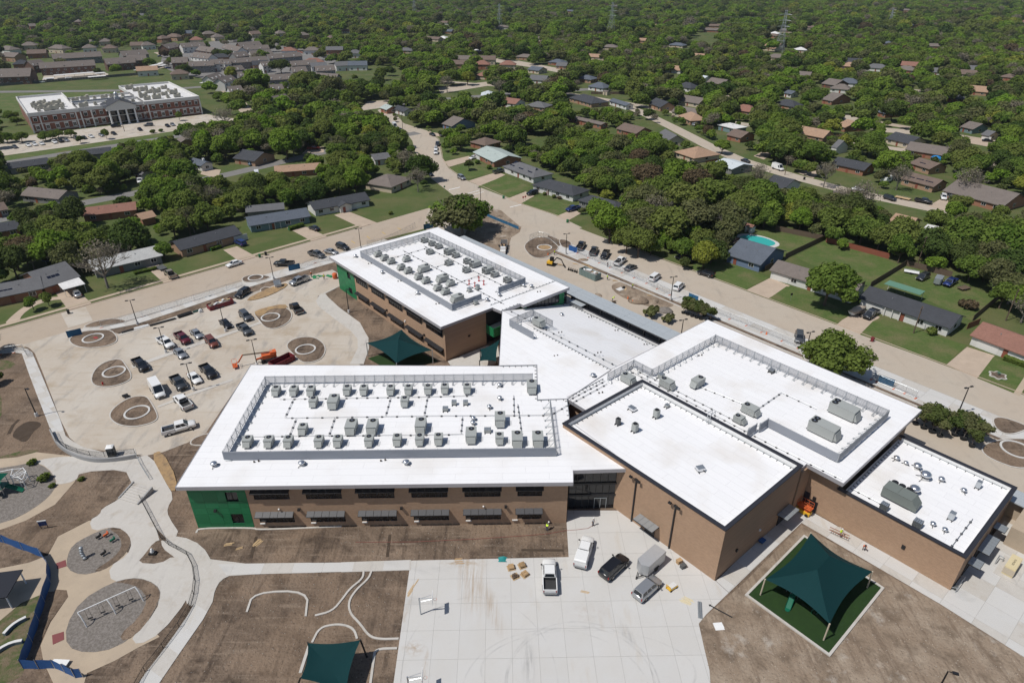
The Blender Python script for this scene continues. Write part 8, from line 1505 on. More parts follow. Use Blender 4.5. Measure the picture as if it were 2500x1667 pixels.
# ---------------------------------------------------------------- plant and skips
def skip(P,rz,L,Wd,h,m,label,rib=8,debris=True):
 t=thing('skip_container',label,'skip',P,rz,'waste skips');ob('floor',MB().box((0,0,.15),(L,Wd,.1)).M(m),t)
 for y in (-1,1):ob('side_wall',MB().box((0,y*Wd/2,h/2+.1),(L,.08,h)).M(m),t)
 for x in (-1,1):ob('end_wall',MB().box((x*L/2,0,h/2+.1),(.08,Wd-.1,h)).M(m),t)
 for i in range(rib):
  for y in (-1,1):ob('rib',MB().box((-L/2+L*(i+.5)/rib,y*(Wd/2+.07),h/2+.1),(.12,.08,h)).M(m),t)
 if debris:
  d=thing('debris_load','pale rubble and boards piled in the '+label.split(' beside')[0].split(' on')[0],'debris',Vector(P)+Vector((0,0,h*.72)),rz,'loads of debris');rn=random.Random(int(L*10));ob('rubble',MB().loft([[(x*s,y*s,z) for x,y in ((-L/2+.2,-Wd/2+.15),(L/2-.2,-Wd/2+.15),(L/2-.2,Wd/2-.15),(-L/2+.2,Wd/2-.15))] for s,z in ((1,0),(.85,.25),(.4,.45))]).M('m_gravel'),d)
  for i in range(12):ob('board',MB().box((rn.uniform(-.4,.4)*L,rn.uniform(-.35,.35)*Wd,.35+.25*rn.random()),(rn.uniform(.5,1.8),rn.uniform(.3,.9),.06),rn.random()*3).M(rn.choice(['m_white','m_offwhite','m_pallet','m_dirt_pale'])),d)
 return t
skip(px('10',1520,540),SNA-R(1),6.4,2.3,1.2,'m_dumpred','long dark red skip beside the car park kerb');skip(px('10',1945,935),SNA+R(8),5.6,2.3,1.3,'m_dumpred','dark red skip half hidden by the front wing roof',debris=False);skip(px('4c',1120,650),UA,6.6,2.4,1.9,plain('m_dumpgreen',(.17,.23,.22),.6,var=.2),'tall grey-green ribbed skip on the loop drive',11)
bl_=thing('boom_lift','orange articulated boom lift with basket behind the front wing roof','boom lift',px('10',1850,915),SNA-R(18));ob('chassis',MB().box((0,0,.8),(3.2,1.6,.5)).M('m_unit_d'),bl_);[ob('wheel',MB().lathe((0,0,0),[(.25,-.2),(.5,-.18),(.5,.18),(.25,.2)],14).M('m_rubber',True),bl_,(x,y,.5),rot=(math.pi/2,0,0)) for x in (-1.2,1.2) for y in (-.95,.95)];ob('turret',MB().box((.3,0,1.5),(3.2,1.7,.9)).box((1.3,0,2.1),(1.4,1.5,.5)).M('m_orange'),bl_);ob('boom',MB().beam((1.2,.2,2.2),(-5.2,.2,2.9),.32,.4).M('m_post'),bl_);ob('jib',MB().beam((-5.2,.2,2.9),(-6.4,.2,1.3),.22,.26).beam((1.3,-.3,1.7),(-2.6,-.3,1.2),.3,.35).M('m_orange'),bl_);mb=MB().box((-7.3,.2,.6),(1.0,2.0,.1))
for x in (-7.8,-6.8):
 for y in (-.8,.2,1.2):mb.tube((x,y,.6),(x,y,1.75),.04)
 mb.tube((x,-.8,1.75),(x,1.2,1.75),.04);mb.tube((x,-.8,1.2),(x,1.2,1.2),.03)
for y in (-.8,1.2):mb.tube((-7.8,y,1.75),(-6.8,y,1.75),.04)
mb.beam((-6.8,.2,1.2),(-6.3,.2,1.3),.2,.2);ob('basket',mb.M('m_orange'),bl_)
ex=thing('mini_excavator','yellow mini excavator with black arm on the loop drive','excavator',px('4c',590,490),R(-25));[ob('track',MB().loft([[(x,y+dy,z) for dy,z in ((-.2,.05),(.2,.05),(.2,.55),(-.2,.55))] for x in (-1.0,1.0)]).cyl((-1,y,.05),.22,.5,8).cyl((1,y,.05),.22,.5,8).M('m_rubber'),ex) for y in (-.7,.7)];ob('body',MB().box((-.3,0,1.0),(1.8,1.6,.7)).M('m_yellow'),ex);ob('cab',MB().box((.1,.35,1.9),(1.1,.9,1.3)).M('m_black'),ex);ob('boom',MB().beam((.6,-.2,1.1),(1.9,-.2,2.9),.22,.3).beam((1.9,-.2,2.9),(3.4,-.2,2.5),.22,.28).M('m_black'),ex);ob('stick',MB().beam((3.4,-.2,2.5),(4.2,-.2,1.0),.18,.22).M('m_black'),ex);ob('breaker',MB().beam((4.1,-.2,1.1),(4.7,-.2,.3),.3,.35).M('m_black'),ex);ob('blade',MB().box((1.35,0,.25),(.12,1.7,.4)).M('m_black'),ex)
ag=thing('auger_attachment','row of black excavator attachments on the loop drive','attachments',px('4c',830,560),R(-40));[ob('tool',MB().box((i*.75,.1*(i%2),.3),(.6,.5,.6),.4*i,taper=(.6,.7)).cyl((i*.75,.1,.5),.14,.5,8).M('m_black'),ag) for i in range(5)]
ft=thing('flatbed_truck','flatbed truck loaded with rolls and tools behind the rear wing','truck',px('3a',1650,330),math.atan2(*(px('3a',1660,250)-px('3a',1645,350)).yx));ob('cab',MB().box((-2.6,0,1.2),(1.5,1.9,1.6),taper=(.75,.85)).M('paint_white'),ft);ob('hood',MB().box((-3.8,0,.85),(1.1,1.8,.8),taper=(.9,.9)).M('paint_white'),ft);ob('deck',MB().box((.8,0,.85),(5.0,2.2,.15)).M('m_darkwood'),ft);[ob('stake_rail',MB().box((.8,y,1.5),(5.0,.06,.1)).box((.8,y,1.2),(5,.06,.1)).box((3.2,y,1.2),(.08,.08,.7)).box((-1.6,y,1.2),(.08,.08,.7)).M('m_galv'),ft) for y in (-1.08,1.08)];[ob('wheel',MB().lathe((0,0,0),[(.2,-.15),(.42,-.13),(.42,.13),(.2,.15)],12).M('m_rubber',True),ft,(x,y,.42),rot=(math.pi/2,0,0)) for x in (-3.4,1.6) for y in (-.95,.95)];ob('headboard',MB().box((3.3,0,1.6),(.08,2.1,1.3)).M('m_galv'),ft)
fl=thing('truck_load','orange rolls and dark tools on the flatbed truck','truck load',px('3a',1650,330)+Vector((0,.5,.93)),R(-80));[ob('roll',MB().tube((-.6,-1.4+.55*i,.3),(.5,-1.4+.55*i,.3),.26,10).M('m_wood' if i%2 else 'm_black'),fl) for i in range(5)]
for k,x,y,r,h,m,lb in (('4c',1790,975,2.9,1.5,'m_dirt_pale','cone of pale sand on the loop drive'),('4c',2150,1110,2.2,1.0,'m_gravel','low pile of white gravel beside the shrubs')):
 mb=MB();rn=random.Random(4);rings=[[(r*s*math.cos(a_)*(1+.12*math.sin(3*a_+s*4)),r*s*math.sin(a_)*(1+.1*math.cos(2*a_)),h*(1-s)**.8*(1+.08*rn.random())) for a_ in [i*math.pi/8 for i in range(16)]] for s in (1,.75,.5,.25,.06)];mb.loft(rings);tag(ob('soil_pile',mb.M(m,True),None,px(k,x,y)),lb,'pile')
bk_=thing('pipe_bundle','bundle of black plastic pipes left of the long red skip','pipes',px('10',1275,605),SNA);[ob('pipe',MB().tube((-1.8,-.5+.3*(i%4),.2+.3*(i // 4)),(1.8,-.5+.3*(i%4),.2+.3*(i // 4)),.16,8).M('m_black'),bk_) for i in range(8)]
bk_=thing('pipe_bundle','dark pipe pile with white cart beside the red skip','pipes',px('10',1362,575),SNA);[ob('pipe',MB().tube((-1.2,-.3+.3*i,.2),(1.2,-.3+.3*i,.2),.15,8).M(plain('m_pipegreen',(.02,.06,.05),.6)),bk_) for i in range(3)];ob('cart',MB().box((.3,-1.2,.4),(.8,.6,.7)).box((.3,-1.2,.85),(.4,.3,.3)).M('m_white'),bk_)
for a,b,r,m,lb in (((1035,680),(1212,630),.2,'m_black','long black corrugated pipe along the car park kerb'),((925,700),(1025,675),.18,'m_white','white pipes lying beside the trench'),((840,728),(920,706),.2,'m_black','black pipe at the trench end')):
 P,Q=px('10',*a),px('10',*b);d=Q-P;t=thing('drain_pipe',lb,'pipe',P,math.atan2(d.y,d.x),'pipes along the kerb');[ob('pipe',MB().tube((0,.35*i,r),(d.length,.35*i,r),r,8).M(m),t) for i in range(2)]
lt=thing('solar_light_tower','white solar light trailer on the sandy patch','light tower',px('10',1915,408),.5);ob('trailer',MB().box((0,0,.5),(1.8,1.1,.6)).M('m_white'),lt);ob('solar_panel',MB().add([(-1,-.9,1.0),(1,-.9,1.0),(1,.9,1.9),(-1,.9,1.9)],[(0,1,2,3),(3,2,1,0)]).M('m_galv'),lt);ob('mast',MB().cyl((.7,0,.8),.06,1.6,6).M('m_galv'),lt)
gp=thing('green_material','heap of green sheeting and hoses by the rear wing corner','sheeting',px('10',2215,340),.3);rn=random.Random(8);[ob('sheet',MB().box((rn.uniform(-2.6,2.6),rn.uniform(-1,1),.12+.1*rn.random()),(rn.uniform(.8,2.4),rn.uniform(.3,.8),.1),rn.random()*3).M(plain('m_greensheet',(.02,.22,.08),.6)),gp) for i in range(10)]
tag(ob('orange_bin',MB().lathe((0,0,0),[(.55,0),(.7,.2),(.75,1.5),(.6,1.7),(.3,1.75)],10).box((0,0,1.8),(.5,.2,.12)).M('m_orange',True),None,px('10',2308,350)),'orange tank beside the green corner of the rear wing','tank')
dm=plain('m_cone',(.8,.16,.03),.6)
for k,x,y,lb in (('4c',1640,950,'left traffic cone by the sand cone'),('4c',1705,1000,'right traffic cone by the sand cone'),('4c',548,355,'tall orange barrel behind the excavator'),('12',578,735,'red-orange barrel at the fence behind the right wing')):
 t=thing('traffic_cone',lb,'traffic cone',px(k,x,y),0,'traffic cones');ob('cone',MB().cyl((0,0,.05),.22,.85,10,.05).M(dm),t);ob('base',MB().box((0,0,.03),(.5,.5,.06)).M('m_rubber'),t)
for k,x,y,m,lb in (('10',475,592,'m_black','black wheeled bin at the left street kerb'),('12',1305,782,'m_dumpred','maroon wheeled bin on the right street kerb'),('01',1118,1368,'m_green2','dark green wheeled bin near the upper junction'),('01',1558,1533,'m_green2','green wheeled bin before the dark blue pickup'),('10',1790,205,'m_green2','green wheeled bin at the driveway of the brick house'),('10',1832,190,'m_black','black wheeled bin beside the green one'),('02',838,1238,'m_black','black wheeled bin on the second street')):
 t=thing('wheeled_bin',lb,'bin',px(k,x,y),.6,'wheeled bins');ob('body',MB().box((0,0,.55),(.55,.6,1.0),taper=(1.15,1.15)).M(m),t);ob('lid',MB().box((0,.02,1.09),(.66,.74,.08)).M(m),t);[ob('wheel',MB().tube((s*.3,.32,.12),(s*.36,.32,.12),.12,8).M('m_rubber'),t) for s in (-1,1)]
# ---------------------------------------------------------------- garden things on the right
PO=smooth_poly(P2(K('12',[(385,70),(430,50),(530,62),(600,82),(648,108),(620,128),(540,130),(480,105),(420,90)])),2);cx=sum(p[0] for p in PO)/len(PO);cy=sum(p[1] for p in PO)/len(PO)
sheet('pool_deck',[(cx+(x-cx)*1.22,cy+(y-cy)*1.3) for x,y in PO],.05,'m_court1','pale kidney-shaped pool surround');sheet('swimming_pool',PO,.07,'m_pool','turquoise kidney-shaped swimming pool behind the blue house')
sheet('patio',K('12',[(270,60),(400,70),(485,100),(470,125),(330,100)]),.06,plain('m_deck',(.14,.06,.045),.8,var=.2),'reddish wooden deck beside the swimming pool')
bo=thing('boat_trailer','boat under a tan cover on its trailer in the driveway','boat',px('12',1205,590),math.atan2(*(px('12',1270,550)-px('12',1150,600)).yx));ob('hull',MB().loft([[(x,-w,1.15),(x,-w*.6,.6),(x,0,.45),(x,w*.6,.6),(x,w,1.15)] for x,w in ((-3.0,1.1),(0,1.15),(1.8,.9),(3.2,.12))]).M('m_white'),bo);ob('cover',MB().loft([[(x,-w,1.15),(x,-w*.6,h),(x,0,h+.25),(x,w*.6,h),(x,w,1.15)] for x,w,h in ((-3.1,1.15,1.4),(-1,1.2,2.0),(.4,1.15,2.05),(1.9,.95,1.5),(3.3,.15,1.2))]).M(plain('m_cover',(.45,.37,.29),.85,var=.1),True),bo);[ob('wheel',MB().lathe((0,0,0),[(.15,-.1),(.33,-.09),(.33,.09),(.15,.1)],12).M('m_rubber',True),bo,(-.8,y,.33),rot=(math.pi/2,0,0)) for y in (-1.1,1.1)];ob('frame',MB().box((0,-.6,.4),(5.2,.1,.1)).box((0,.6,.4),(5.2,.1,.1)).beam((2.4,0,.4),(4.2,0,.4),.1,.1).box((-.8,0,.4),(.1,2.2,.1)).box((2.5,0,.4),(.1,1.3,.1)).M('m_galv'),bo)
def trailer(k,x,y,rz,L,Wd,h,m,lb,flat=False):
 t=thing('utility_trailer',lb,'trailer',px(k,x,y),rz,'trailers in the gardens')
 if flat:ob('deck',MB().box((0,0,.6),(L,Wd,.12)).M(m),t);ob('rail',MB().box((0,Wd/2,.85),(L,.06,.08)).box((L/2,Wd/2,.73),(.06,.06,.3)).box((-L/2,Wd/2,.73),(.06,.06,.3)).M('m_galv'),t)
 else:ob('body',MB().loft([[(xx,-Wd/2*s,.5),(xx,-Wd/2*s,h),(xx,0,h+.12),(xx,Wd/2*s,h),(xx,Wd/2*s,.5)] for xx,s in ((-L/2,1),(L/2-.4,1),(L/2,.7))]).M(m),t);ob('window',MB().box((0,-Wd/2-.01,h*.7),(L*.4,.04,h*.2)).M('m_glass'),t)
 [ob('wheel',MB().lathe((0,0,0),[(.15,-.1),(.33,-.09),(.33,.09),(.15,.1)],12).M('m_rubber',True),t,(-.2,s*(Wd/2+.05),.33),rot=(math.pi/2,0,0)) for s in (-1,1)];ob('tongue',MB().beam((L/2,-.3,.5),(L/2+1.1,0,.45),.08,.08).beam((L/2,.3,.5),(L/2+1.1,0,.45),.08,.08).M('m_black'),t)
trailer('12',1755,385,R(-130),3.6,1.9,2.1,'m_steel','dark enclosed trailer with shiny roof on the back lawn');trailer('12',1575,315,R(-30),4.0,1.8,.6,'m_white','white boat trailers with gear on the back lawn',True);trailer('12',1935,425,R(20),3.4,1.8,.6,'m_darkwood','open trailer with scrap on the back lawn',True);trailer('02',1515,1372,R(-48),5.5,2.0,.6,'m_pallet','flat trailer parked on the second street',True);trailer('02',1400,1255,R(40),6.0,2.4,2.6,'m_white','white camper trailer beside the brown solar roof');trailer('10',1112,285,R(-45),3.8,2.0,.7,'m_unit_d','open trailer piled with gear behind the tan pickup',True)
for k,x,y,r,h,m,lb in (('02',1750,1100,2.6,2.6,plain('m_tarp',(.02,.22,.55),.6),'bright blue tarpaulin cover among the right trees'),('02',1080,1480,3.0,2.0,plain('m_dome',(.45,.58,.66),.6,var=.4),'pale blue round pool cover behind the trailers')):
 t=thing('tarp_cover',lb,'tarpaulin',px(k,x,y));ob('cover',MB().lathe((0,0,0),[(r,0),(r*1.02,h*.4),(r*.8,h*.75),(r*.35,h*.98),(.1,h)],9).M(m),t);ob('edge',MB().cyl((0,0,0),r*1.05,.08,9).M(m),t)
for k,x,y,L_,W_2,h,m,rf_,lb in (('12',462,30,2.4,2.4,2.2,'wall_white','roof_red','small white pool shed with red roof'),('12',2045,265,4.5,4.0,3.0,'wall_grey','roof_metal','weathered metal barn with blue roof in the right trees'),('10',432,205,3.0,2.6,2.4,'m_galv','m_galv','small metal shed behind the solar-panelled house'),('01',2115,1310,2.6,2.6,2.4,'wall_white','roof_red','small white and red shed in the trees behind the white brick house'),('01',1825,655,4,3,2.4,'wall_cream','roof_taupe','small beige shed at the fenced far lawn')):
 t=thing('garden_shed',lb,'shed',px(k,x,y),UA,'garden sheds');ob('wall',MB().box((0,0,h/2),(L_,W_2,h)).M(m),t);ob('roof',MB().add([(-L_/2-.2,-W_2/2-.2,h),(L_/2+.2,-W_2/2-.2,h),(L_/2+.2,W_2/2+.2,h),(-L_/2-.2,W_2/2+.2,h),(-L_/2-.2,0,h+.7),(L_/2+.2,0,h+.7)],[(0,1,5,4),(2,3,4,5),(0,4,3),(1,2,5),(3,2,1,0)]).M(rf_),t);ob('door',MB().box((0,-W_2/2-.03,.95),(.9,.06,1.9)).M('m_unit_d'),t)
t=thing('trampoline','round black trampoline behind the solar-panelled house','trampoline',px('10',345,232));ob('mat',MB().cyl((0,0,.85),2.0,.05,20).M('m_black'),t);ob('rim',MB().path([(2.05*math.cos(i*.3307),2.05*math.sin(i*.3307),.88) for i in range(20)],.07,6).M('m_blue_fab'),t);[ob('leg',MB().cyl((1.9*math.cos(i*1.57),1.9*math.sin(i*1.57),0),.04,.85,6).M('m_galv'),t) for i in range(4)]
t=thing('patio_roof','green ribbed metal patio roof behind the long charcoal-roofed house','patio roof',px('12',1510,470),UA);ob('roof',MB().box((0,0,2.6),(9.5,3.6,.12)).M(plain('m_greenroof',(.12,.24,.17),.5)),t);[ob('post',MB().box((x,1.6,1.27),(.1,.1,2.54)).M('m_winw'),t) for x in (-4.5,0,4.5)]
t=thing('round_planter','scalloped stone planter with a small palm on the right-edge lawn','planter',px('12',2170,1020));mb=MB();ps=[(1.7*(1+.14*math.cos(6*a_))*math.cos(a_),1.7*(1+.14*math.cos(6*a_))*math.sin(a_)) for a_ in [i*math.pi/24 for i in range(48)]];mb.prism(ps,0,.25);ob('border',mb.M('m_conc'),t);ob('soil',MB().prism([(x*.8,y*.8) for x,y in ps],.2,.28).M('m_dirt'),t);mb=MB()
for i in range(14):a_=i*.45;mb.add([(0,0,.7),(.25*math.cos(a_+.2),.25*math.sin(a_+.2),1.0),(.9*math.cos(a_),.9*math.sin(a_),.75),(.25*math.cos(a_-.2),.25*math.sin(a_-.2),1.0)],[(0,1,2,3)])
ob('palm',mb.M('m_slide'),t)
# road paint and signs
pw=plain('m_paint',(.72,.72,.70),.7);py_=plain('m_paint_y',(.55,.36,.06),.7)
def pline(k,a,b,w,m,lb):sheet('road_marking',strip(P2([(k,)+a,(k,)+b]),w),.012,m,lb,z0=0)
pline('01',(742,1308),(818,1290),.6,pw,'white stop bar on the upper street');pline('01',(850,1340),(950,1312),.4,pw,'upper white crosswalk line at the junction');pline('01',(880,1350),(980,1322),.4,pw,'lower white crosswalk line at the junction');pline('01',(1162,1428),(1240,1410),.5,pw,'white stop bar on the right street')
for i,(a,b) in enumerate((((320,272),(285,252)),((455,232),(425,210)),((590,190),(560,172)),((735,150),(700,135)),((20,362),(-20,342)))):pline('3a',a,b,.18,py_,'%s yellow parking tick on the left street'%ORD[i])
sg=[('01',713,1320,'sport-green street sign post at the upper corner','m_green2'),('01',1253,1395,'red road sign on a post before the white brick house','m_red'),('01',503,1045,'orange work sign on the upper street verge','m_orange'),('12',742,505,'dark sign on the bright front lawn','m_black'),('01',1268,1390,'small red sign low on the driveway edge','m_red')]
for k,x,y,lb,m in sg:t=thing('road_sign',lb,'sign',px(k,x,y),.2,'small signs');ob('post',MB().cyl((0,0,0),.04,2.0,6).M('m_galv'),t);ob('plate',MB().add([(.38*math.cos(math.pi/8+i*math.pi/4),-.04,2.1+.38*math.sin(math.pi/8+i*math.pi/4)) for i in range(8)]+[(.38*math.cos(math.pi/8+i*math.pi/4),.0,2.1+.38*math.sin(math.pi/8+i*math.pi/4)) for i in range(8)],[tuple(range(8)),tuple(range(15,7,-1))]+[(i,8+i,8+(i+1)%8,(i+1)%8) for i in range(8)]).M(m),t)
# ---------------------------------------------------------------- potted trees, hedges, shrubs
potc=[crown_mesh('crown',1.5,2.8,1.0,8,1100,.26,'leaf_dark',fill=.45,jag=.4),crown_mesh('crown',1.4,3.0,1.0,8,950,.26,'leaf_olive',fill=.5,jag=.4)];pott=trunk_mesh('trunk',1.3,2.6,1.0,5,.06,1,'m_trunk_g',71);potp=MB().lathe((0,0,0),[(.42,0),(.55,.5),(.58,.52),(.5,.5)],12).M('m_rubber')
pots=[('4d',x,y) for x,y in ((860,425),(970,480),(1085,535),(1190,590),(1395,575),(1515,630),(1630,730),(1000,380),(1130,430),(1300,470),(1440,500),(1560,540),(1680,600),(1740,650))]
for i,(k,x,y) in enumerate(pots):
 t=thing('potted_tree','%s potted tree from the left, %s row of the cluster behind the kitchen'%(ORD[i%7],'front' if i<7 else 'back'),'potted tree',px(k,x,y),i*1.3,'potted trees awaiting planting');t.scale=(1.05+.1*(i%3),)*3;ob('pot',potp,t);ob('trunk',pott,t,(0,0,.3));ob('crown',potc[i%2],t,(0,0,.3))
for i,(x,y) in enumerate(((5,590),(35,600),(65,612),(95,622),(125,632),(30,560),(65,572),(100,585),(150,612),(190,640))):
 t=thing('potted_tree','%s potted tree of the group beside the covered walk end'%ORD[i],'potted tree',px('12',x,y),i*1.7,'potted trees awaiting planting');ob('pot',potp,t);ob('trunk',pott,t,(0,0,.3));ob('crown',potc[(i+1)%2],t,(0,0,.3))
shm=[crown_mesh('foliage',1.4,1.8,.15,7,900,.3,'leaf_olive',fill=.3),crown_mesh('foliage',1.3,1.5,.1,6,900,.26,'leaf_mid',fill=.2),crown_mesh('foliage',1.2,1.4,.1,6,900,.24,'leaf_brown',fill=.3)]
for k,x,y,s,v,lb in (('4c',1960,1190,1.5,0,'left olive shrub in sacking beside the covered walk'),('4c',2190,1270,1.2,0,'right olive shrub in sacking beside the covered walk'),('10',360,300,1.4,1,'round shrub beside the trampoline'),('01',940,1130,1.2,1,'left clipped shrub before the pale green-white roof'),('01',1020,1165,1.2,1,'right clipped shrub before the pale green-white roof'),('01',1465,1365,.9,1,'green round shrub before the white brick house'),('01',1500,1372,.8,2,'dark red round shrub before the white brick house'),('01',1400,1345,.8,1,'low clipped shrub before the white brick house'),('12',1715,735,1.2,1,'rounded shrub at the long charcoal-roofed house'),('12',1960,560,1.8,2,'heap of brushwood on the back lawn'),('4a',620,860,.9,1,'clump of weeds in the old play pit'),('4a',1120,860,.5,1,'tuft of weeds on the dark earth bed'),('4a',720,950,.5,1,'tuft of weeds at the ring path edge'),('4a',450,640,.7,1,'weeds along the ring path'),('3a',640,15,.8,1,'clipped shrub before the blue-grey house'),('5c',1690,660,1.3,1,'dark hedge clump in the brick building car park'),('5c',1780,645,1.1,1,'second hedge clump in the brick building car park')):
 t=thing('shrub',lb,'shrub',px(k,x,y),1.0,'shrubs');t.scale=(s,)*3;ob('foliage',shm[v],t);ob('stem',MB().cyl((0,0,0),.08,.6,5).M('m_trunk'),t)
def hedge(k,a,b,w,h,lb):
 A,B=px(k,*a),px(k,*b);d=B-A;t=thing('hedge',lb,'hedge',A,math.atan2(d.y,d.x),'clipped hedges');L=d.length;n=int(L*260);P=np.stack([rng.random(n)*L,(rng.random(n)-.5)*w,rng.random(n)*h],1);f=rng.integers(0,3,n);P[f==0,2]=h;P[f==1,1]=-w/2;V,A_=leaves(P,np.tile([0,-.3,.9],(n,1))+rng.normal(size=(n,3))*.4,.2,rng.random(n));me=bpy.data.meshes.new('foliage');me.from_pydata([tuple(v) for v in V],[],[(4*i,4*i+1,4*i+2,4*i+3) for i in range(n)]);me.attributes.new('rnd','FLOAT','POINT').data.foreach_set('value',A_);me.materials.append(MATS['leaf_mid']);ob('foliage',me,t);ob('core',MB().box((L/2,0,h*.45),(L,w*.7,h*.85)).M('m_slide'),t)
hedge('10',(1450,160),(1520,138),1.2,1.0,'clipped hedge before the charcoal-roofed brick house');hedge('10',(925,322),(1080,285),1.0,.8,'low hedge before the pale-roofed house');hedge('10',(1990,20),(2090,-8),1.3,1.3,'tall clipped hedge beside the blue-grey house');hedge('12',(2210,905),(2380,965),1.4,1.1,'dark hedge before the red-brown roof')
# ---------------------------------------------------------------- people
def person_mesh(name,pose):
 J={'pel':(0,0,.95),'chest':(0,.02,1.28),'neck':(0,.0,1.48),'head':(0,-.02,1.62),'top':(0,0,1.74),'nose':(0,-.115,1.62)}
 lean={'stand':0.,'bend':.75,'walk':.08}[pose]
 def L(p):z=p[2]-.95;return (p[0],p[1]-math.sin(lean)*z if z>0 else p[1],.95+z*math.cos(lean) if z>0 else p[2])
 arms={'stand':((.2,.0,1.42),(.27,.02,1.14),(.27,-.10,.90),(.27,-.14,.82)),'bend':((.2,.0,1.42),(.25,-.2,1.2),(.2,-.38,1.05),(.19,-.44,1.0)),'walk':((.2,0,1.42),(.28,.05,1.15),(.3,-.2,1.05),(.3,-.27,1.04))}[pose]
 legs={'stand':((.1,0,.9),(.12,-.02,.5),(.12,.02,.1),(.13,-.14,.05)),'bend':((.1,.05,.9),(.13,-.08,.5),(.13,.08,.1),(.14,-.1,.05)),'walk':((.1,0,.9),(.11,-.14,.52),(.11,-.2,.1),(.12,-.36,.06))}[pose]
 V,E,Rr=[],[],[]
 def v(p,r,par=None):
  V.append(p);Rr.append(r);i=len(V)-1
  if par is not None:E.append((par,i))
  return i
 pe=v(J['pel'],(.155,.11));ch=v(L(J['chest']),(.175,.12),pe);ne=v(L(J['neck']),(.06,.06),ch);he=v(L(J['head']),(.085,.1),ne);v(L(J['top']),(.06,.07),he);v(L(J['nose']),(.018,.018),he)
 for s in (-1,1):
  c=ch
  for q,r in zip(arms,(.075,.055,.042,.042)):c=v(L((q[0]*s,q[1],q[2])),(r,r),c)
  w=V[c]
  for f in range(5):
   dx=(-.03+.018*f) if f else -.045;ln=(.05,.075,.085,.08,.06)[f];k=v((w[0]+s*dx*.6,w[1]-.03,w[2]-.04),(.011,.011),c);v((w[0]+s*dx*.7,w[1]-.03-ln*.3,w[2]-.04-ln),(.008,.008),k)
  c=pe;lg=legs if not (pose=='walk' and s>0) else ((.1,0,.9),(.11,.05,.5),(.11,.28,.14),(.12,.2,.05))
  for q,r in zip(lg,(.1,.075,.055,.05)):c=v((q[0]*s,q[1],q[2]),(r,r),c)
 me=bpy.data.meshes.new(name);me.from_pydata(V,E,[]);o=bpy.data.objects.new(name,me);COL.objects.link(o);o.modifiers.new('skin','SKIN');sv=me.skin_vertices[0].data
 for i,r in enumerate(Rr):sv[i].radius=r
 sv[0].use_root=True;o.modifiers.new('sub','SUBSURF').levels=1;bpy.context.view_layer.update();out=bpy.data.meshes.new_from_object(o.evaluated_get(bpy.context.evaluated_depsgraph_get()));bpy.data.objects.remove(o);out.name=name;hd=Vector(L(J['head']));out.materials.clear()
 return out,hd,L
BODY={p:person_mesh('body_'+p,p) for p in ('stand','bend','walk')}
_pm2={}
def person(P,rz,pose,shirt,label,vest=None,hat='m_white',trous='m_jean'):
 src,hd,L=BODY[pose];k=(pose,shirt,trous)
 if k not in _pm2:
  me=src.copy();[me.materials.append(MATS[m]) for m in ('m_skin',shirt,trous,'m_boot')];mi=[]
  for pl in me.polygons:
   c=pl.center;d=(c-hd).length;mi.append(0 if d<.2 or (abs(c.x)>.17 and c.z<1.12 and c.z>.6 and pose != 'bend') or (pose=='bend' and c.y<-.36 and c.z<1.15 and c.z>.5 and abs(c.x)>.1 and d>.25) else (3 if c.z<.13 else (2 if c.z<.98 else 1)))
  me.polygons.foreach_set('material_index',mi);me.polygons.foreach_set('use_smooth',[True]*len(mi));_pm2[k]=me
 t=thing('person',label,'person',P,rz,'people at work on the site');ob('body',_pm2[k],t)
 if vest:
  mb=MB();rg=[]
  for z,w,d in ((1.0,.2,.15),(1.2,.215,.165),(1.38,.215,.155),(1.47,.14,.11)):rg.append([L((w*math.cos(a_),d*math.sin(a_)+.01,z)) for a_ in [i*math.pi/6 for i in range(12)]])
  mb.loft(rg,caps=False);ob('vest',mb.M(vest,True),t)
 if hat:q=hd+Vector((0,0,.06));ob('hard_hat',MB().lathe(tuple(q),[(.15,0),(.125,.02),(.12,.08),(.07,.135),(.01,.15)],10).M(hat,True),t)
 return t
for k,x,y,rz,po_,sh,lb,ve,ha in (('21',1415,518,2.4,'bend','m_dark_shirt','worker in green vest and white helmet bending on the front earth bed','m_vest','m_white'),('21',1732,487,.6,'stand','m_offwhite','person in white helmet holding a hose near the glass entrance',None,'m_white'),('22',1082,560,UA+1.5,'walk','m_vest','worker in yellow shirt carrying a ladder along the kitchen wing','m_vest','m_white'),('22',1245,655,UA+.4,'bend','m_orange_shirt','worker in orange shirt crouching on the walk behind the gymnasium',None,'m_black'),('4c',637,355,.3,'stand','m_dark_shirt','worker in green vest by the excavator island','m_vest','m_orange'),('4c',1360,515,1.0,'stand','m_dark_shirt','person in dark clothes at the fence before the black pickup',None,'m_white'),('4c',1357,695,2.0,'stand','m_dark_shirt','worker in yellow vest right of the grey-green skip','m_vest','m_white'),('4c',1698,815,.0,'bend','m_dark_shirt','worker in yellow vest bending at the kerb of the loop drive','m_vest','m_vest'),('4c',1428,985,1.2,'bend','m_vest','worker in yellow shirt leaning over a machine beside the covered walk','m_vest','m_vest'),('10',2233,358,.4,'stand','m_dark_shirt','worker in orange and yellow vest by the rear wing corner','m_vest','m_orange'),('10',2145,340,1.0,'stand','m_orange_shirt','worker in orange by the green sheeting','m_orange','m_white')):
 person(px(k,x,y)+Vector((0,0,.07)),rz,po_,sh,lb,ve,ha)
